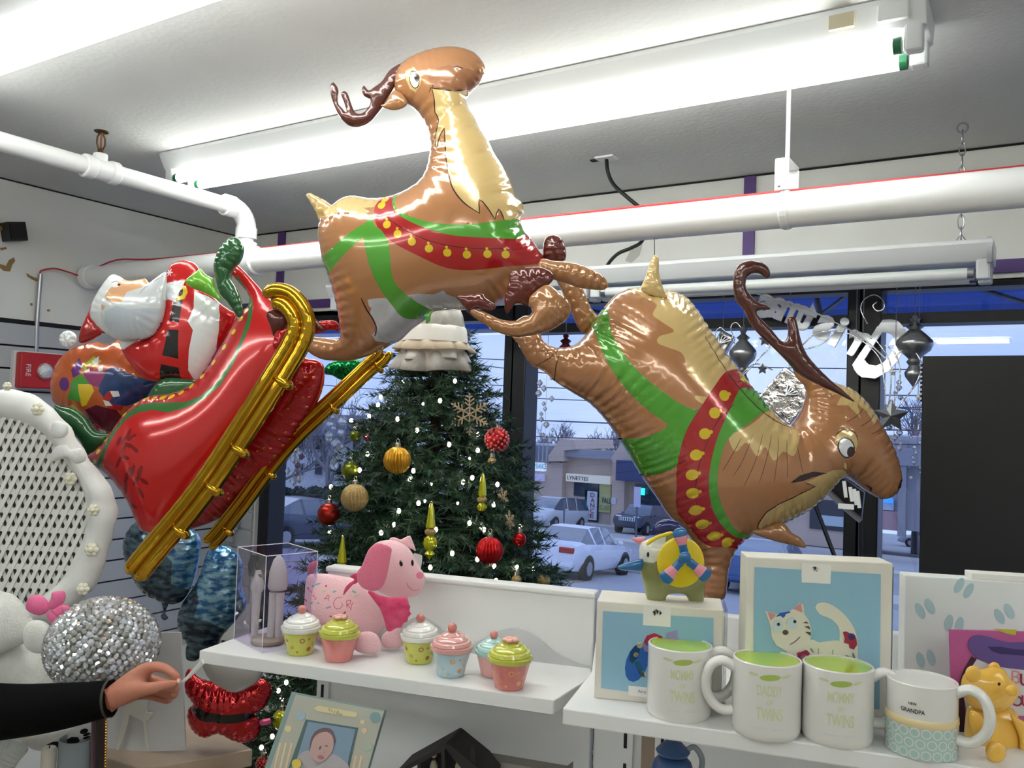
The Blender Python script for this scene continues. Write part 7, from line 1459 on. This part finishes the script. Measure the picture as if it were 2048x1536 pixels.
def runner(path, r, nm='runner'):
    p = spline(path, closed=False, k=8); n = len(p); d = np.gradient(p[:, :2], axis=0); d /= np.linalg.norm(d, axis=1)[:, None]
    nn = np.stack([-d[:, 1], d[:, 0]], 1); off = r*FPX/p[:, 2]*.88; mb = MB()
    t = np.linspace(0, 1, n); env = np.minimum(1, np.minimum(t, 1-t)*14+.55)
    for s in (-1, 1):
        q = p.copy(); q[:, :2] += nn*(s*off*env)[:, None]
        mb.tube([tuple(P(*v)) for v in q], [r*e*(1+.015*sin(i*1.9)) for i, e in enumerate(env)], 12)
    o = mb.build(nm, s_gold, sl, world=True, smooth=60)
    return o, p
ra, pa = runner([(K(0, 440, 2.926, [(a, b)])[0]+(d,)) for a, b, d in [(1585, 470, 1.70), (1625, 448, 1.69), (1690, 470, 1.685), (1745, 540, 1.68), (1765, 620, 1.68), (1735, 720, 1.68), (1660, 850, 1.68), (1560, 1010, 1.68), (1400, 1260, 1.69), (1250, 1490, 1.70), (1100, 1690, 1.71), (950, 1870, 1.72), (850, 1990, 1.725), (780, 2080, 1.73)]], .0150)
rb, pb = runner([(K(580, 380, 3.103, [(a, b)])[0]+(d,)) for a, b, d in [(590, 1000, 1.93), (560, 1045, 1.93), (480, 1110, 1.94), (300, 1280, 1.95), (200, 1370, 1.96), (60, 1500, 1.98), (-100, 1680, 2.0), (-300, 1950, 2.02), (-440, 2130, 2.03), (-510, 2200, 2.03)]], .0115)
for pp, ids, ob, rr in ((pa, (52, 66, 74, 84), ra, .0150), (pb, (12, 28, 50, 62), rb, .0115)):
    for i in ids:
        i = min(i, len(pp)-2); a = Vector(P(*pp[i])); t_ = (Vector(P(*pp[i+1]))-Vector(P(*pp[i-1]))).normalized(); v = Vector(-CF); s_ = t_.cross(v).normalized()
        T = Matrix(((s_[0], t_[0], v[0], a[0]), (s_[1], t_[1], v[1], a[1]), (s_[2], t_[2], v[2], a[2]), (0, 0, 0, 1)))
        mb = MB(); mb.ball((-rr*1.2, 0, 0), (rr*1.5, rr*.8, rr*1.25), T, 14, 8)
        mb.build('strut_knuckle', s_gold, ob, world=True, smooth=60)
balloon('back_curl', c1([(322, 1080), (355, 1090), (430, 1105), (500, 1155), (560, 1235), (640, 1250), (690, 1230), (640, 1290), (580, 1340), (510, 1388), (490, 1340), (465, 1290), (400, 1225), (335, 1160), (320, 1120)]), [s_dg], sl, 1.93, thick=.6, wr=.2)
balloon('front_curl', c1([(1262, 330), (1252, 260), (1285, 165), (1345, 105), (1395, 108), (1428, 165), (1412, 235), (1370, 290), (1352, 340), (1385, 400), (1412, 470), (1422, 540), (1395, 570), (1335, 490), (1285, 430)]), [s_dg], sl, 1.85, wr=.4, wl=14, wd=12, space=4)
balloon('seat_lining', c1([(860, 1040), (910, 960), (960, 925), (1040, 920), (1140, 935), (1170, 970), (1120, 1020), (1000, 1060), (900, 1080)]), [s_dg], sl, 1.90, thick=.4)
sack = c1([(322, 1075), (305, 1000), (306, 930), (332, 850), (395, 772), (470, 732), (560, 712), (640, 728), (700, 700), (780, 740), (900, 860), (960, 950), (900, 1010), (830, 1070), (740, 1160), (660, 1250), (610, 1250), (555, 1225), (490, 1145), (400, 1108)])
KR = [(3, c1(ell(432, 960, 34, 40))), (3, c1([(475, 880), (515, 810), (540, 850), (530, 905), (490, 925)])), (4, c1([(480, 940), (540, 900), (600, 960), (610, 1000), (560, 1060), (500, 1060), (440, 1040), (470, 1000)])), (5, c1([(520, 960), (600, 960), (615, 1000), (560, 1080), (530, 1090)])),
      (6, c1([(540, 860), (600, 800), (650, 830), (600, 870), (560, 890)])), (1, c1([(590, 830), (630, 800), (632, 850), (610, 845)])), (2, c1([(565, 860), (600, 845), (605, 880), (580, 890)])), (1, c1([(560, 885), (585, 870), (590, 890), (565, 900)])), (1, c1([(632, 870), (660, 850), (662, 880), (640, 890)])),
      (7, c1([(660, 890), (720, 860), (800, 900), (900, 940), (960, 950), (850, 1060), (760, 1090), (690, 1070), (640, 1000)])), (8, c1([(550, 900), (620, 880), (680, 900), (640, 980), (590, 960)])),
      (2, c1([(660, 1040), (690, 1000), (730, 1000), (720, 1030), (690, 1060), (740, 1090), (765, 1080), (740, 1115), (680, 1100)])), (1, c1([(700, 1000), (745, 1000), (750, 1030), (715, 1035)])), (1, c1([(660, 1050), (690, 1060), (705, 1085), (670, 1085)])),
      (6, c1([(435, 1090), (470, 1075), (510, 1120), (560, 1200), (570, 1225), (520, 1180), (470, 1130)])), (9, c1([(540, 1110), (620, 1080), (720, 1110), (740, 1160), (660, 1240), (600, 1220), (550, 1170)])), (2, c1([(560, 1190), (600, 1190), (640, 1225), (610, 1250), (575, 1235)])), (1, c1([(600, 1215), (640, 1235), (620, 1255), (600, 1245)]))]
balloon('toy_sack', sack, [s_sack, b_white, b_red, s_pur, s_tg, b_yel, foil('toy_lime', (176, 190, 40)), s_blue, foil('toy_pink', (150, 50, 110)), s_plum], sl, 1.985, KR, thick=.7, wr=.15, space=4.5, seed=12)
coat = c1([(715, 740), (760, 715), (830, 690), (900, 640), (945, 550), (962, 440), (970, 340), (1000, 265), (1060, 238), (1125, 248), (1165, 285), (1180, 350), (1190, 400), (1240, 440), (1300, 495), (1350, 530), (1380, 560), (1330, 680), (1280, 760), (1220, 860), (1150, 945), (1080, 945), (1000, 935), (900, 945), (830, 910), (770, 850), (725, 790)])
CRG = [(2, c1([(1160, 425), (1230, 450), (1290, 490), (1305, 560), (1300, 650), (1275, 760), (1220, 860), (1150, 950), (1125, 880), (1140, 760), (1165, 650), (1135, 600), (1165, 520)])), (1, c1([(1055, 395), (1110, 395), (1098, 500), (1085, 605), (1028, 598), (1045, 480)])), (1, c1([(1018, 645), (1083, 650), (1078, 815), (985, 795), (1005, 720)])), (1, c1([(975, 845), (1072, 865), (1075, 930), (950, 930), (960, 890)])),
       (3, c1([(1058, 420), (1075, 395), (1112, 393), (1125, 430), (1110, 470), (1065, 478)])), (1, c1([(1072, 425), (1098, 410), (1098, 445), (1078, 455)])), (2, c1([(958, 380), (1000, 372), (1050, 365), (1105, 362), (1095, 400), (1075, 430), (1060, 487), (1010, 470), (955, 490)]))]
for a in range(3): CRG.append((2, c1(ell(1005, 312, 26, 5, a*pi/3, 8))))
balloon('coat', coat, [foil('santa_red', (200, 26, 28)), s_blk, b_white, b_yel], sl, 1.91, CRG, thick=.55, wr=.15, space=4.5, seed=14)
balloon('mitten', c1([(1150, 300), (1170, 285), (1205, 320), (1245, 345), (1262, 400), (1295, 470), (1250, 455), (1190, 425), (1120, 395), (1085, 355)]), [s_lime], sl, 1.84, thick=.7, wr=.2, space=3)
head = c1([(530, 560), (545, 480), (595, 390), (650, 322), (690, 325), (735, 350), (790, 352), (848, 343), (872, 368), (905, 345), (968, 305), (975, 370), (968, 450), (965, 520), (940, 610), (880, 685), (780, 705), (690, 702), (610, 655), (555, 600)])
HR = [(2, c1([(640, 440), (690, 370), (740, 352), (850, 340), (880, 372), (850, 402), (775, 430), (750, 490), (700, 488), (660, 475)])), (0, c1([(500, 580), (530, 460), (595, 380), (650, 310), (745, 345), (690, 385), (640, 455), (618, 540), (622, 620), (650, 690), (560, 640)])),
      (3, c1([(650, 540), (720, 510), (800, 530), (900, 520), (960, 520), (940, 620), (880, 690), (780, 710), (690, 690), (640, 620)])), (0, c1(ell(700, 388, 24, 13, .1))), (4, c1(ell(722, 385, 9, 7))), (5, stroke(c1([(675, 372), (700, 362), (735, 370)]), 2)), (2, c1([(625, 500), (650, 510), (640, 535), (628, 525)])), (5, stroke(c1([(845, 440), (890, 380), (960, 330)]), 1.2))]  # lower beard patch: a bluish reflection put into the colour
balloon('head', head, [b_white, s_beard, s_skin, s_bs, b_pup, foil('fine_line', (150, 130, 120))], sl, 1.88, [(1, c1([(600, 300), (1000, 280), (1000, 720), (560, 720)]))]+HR, thick=.6, wr=.12, space=4, seed=15)
balloon('hat', c1([(470, 650), (505, 570), (542, 490), (552, 560), (600, 650), (560, 690), (500, 718), (462, 712)]), [b_red], sl, 1.93, thick=.7, wr=.2, space=4)
balloon('pompon', c1(ell(398, 697, 52, 50)), [b_white], sl, 1.94, thick=.7, wr=.5, wl=10, space=3)
balloon('face_fringe', c1([(700, 725), (715, 692), (780, 700), (840, 690), (800, 715), (740, 750), (718, 760)]), [b_white], sl, 1.90, thick=.6, space=3)
# ---- other foil balloons near the window
g = thing('green_foil_balloon', 'shiny green foil balloon peeking out behind the sleigh front', 'balloon', tuple(P(697, 738, 2.25)))
balloon('body', c5([(205, 1130), (245, 1075), (330, 1050), (420, 1055), (455, 1080), (430, 1120), (360, 1170), (315, 1178), (260, 1150)]), [M('green_foil', (10, 120, 60), .12, metal=.8, bump=.2, bscale=30)], g, 2.25, wr=.4, wl=10, space=3)
m_snow = M('blue_snow_foil', (44, 104, 160), .13, metal=.5, noise=.3, nscale=30, c2=(150, 196, 214), stretch=(1, 1, 2.5), bump=.3, bscale=26, coat=.6)
m_snow2 = M('dark_snow_foil', (22, 38, 58), .16, metal=.4, noise=.3, nscale=30, c2=(84, 112, 128), stretch=(1, 1, 2.5), coat=.6, bump=.3, bscale=22)
for i, (pts, dark, lb) in enumerate(((c2([(725, 1000), (780, 900), (900, 860), (1020, 920), (1120, 930), (1165, 980), (1170, 1060), (1150, 1180), (1120, 1270), (1070, 1350), (1000, 1372), (930, 1350), (850, 1310), (790, 1230), (740, 1120)]), c2([(690, 1000), (760, 880), (900, 850), (990, 930), (960, 1000), (1050, 1100), (1040, 1230), (1120, 1280), (1060, 1400), (900, 1380), (760, 1260)]), 'blue wintry foil balloon under the sleigh runner, left one of two'),
                                 (c2([(1200, 1100), (1230, 1040), (1300, 1020), (1380, 1060), (1420, 1150), (1410, 1260), (1440, 1380), (1380, 1470), (1300, 1560), (1260, 1650), (1170, 1660), (1080, 1580), (1040, 1480), (1060, 1380), (1120, 1290), (1170, 1200)]), c2([(1010, 1480), (1050, 1360), (1170, 1240), (1200, 1330), (1170, 1420), (1250, 1440), (1330, 1500), (1300, 1700), (1060, 1700)]), 'blue wintry foil balloon beside the boxed figurine, right one of two'))):
    t = thing('winter_foil_balloon', lb, 'balloon', tuple(P(*np.mean(pts, 0), 2.55)), 'blue wintry foil balloons')
    balloon('body', pts, [m_snow, m_snow2], t, 2.55, [(1, dark)], wr=.35, wl=14, space=5, seed=20+i, thick=.75)
    nk = c2([(945, 1350), (985, 1365), (968, 1420), (985, 1450), (960, 1465), (940, 1440), (955, 1410)]) if i == 0 else c2([(1100, 1600), (1180, 1640), (1150, 1700), (1090, 1690)])
    balloon('neck', nk, [m_snow2], t, 2.55, space=3, thick=.5)
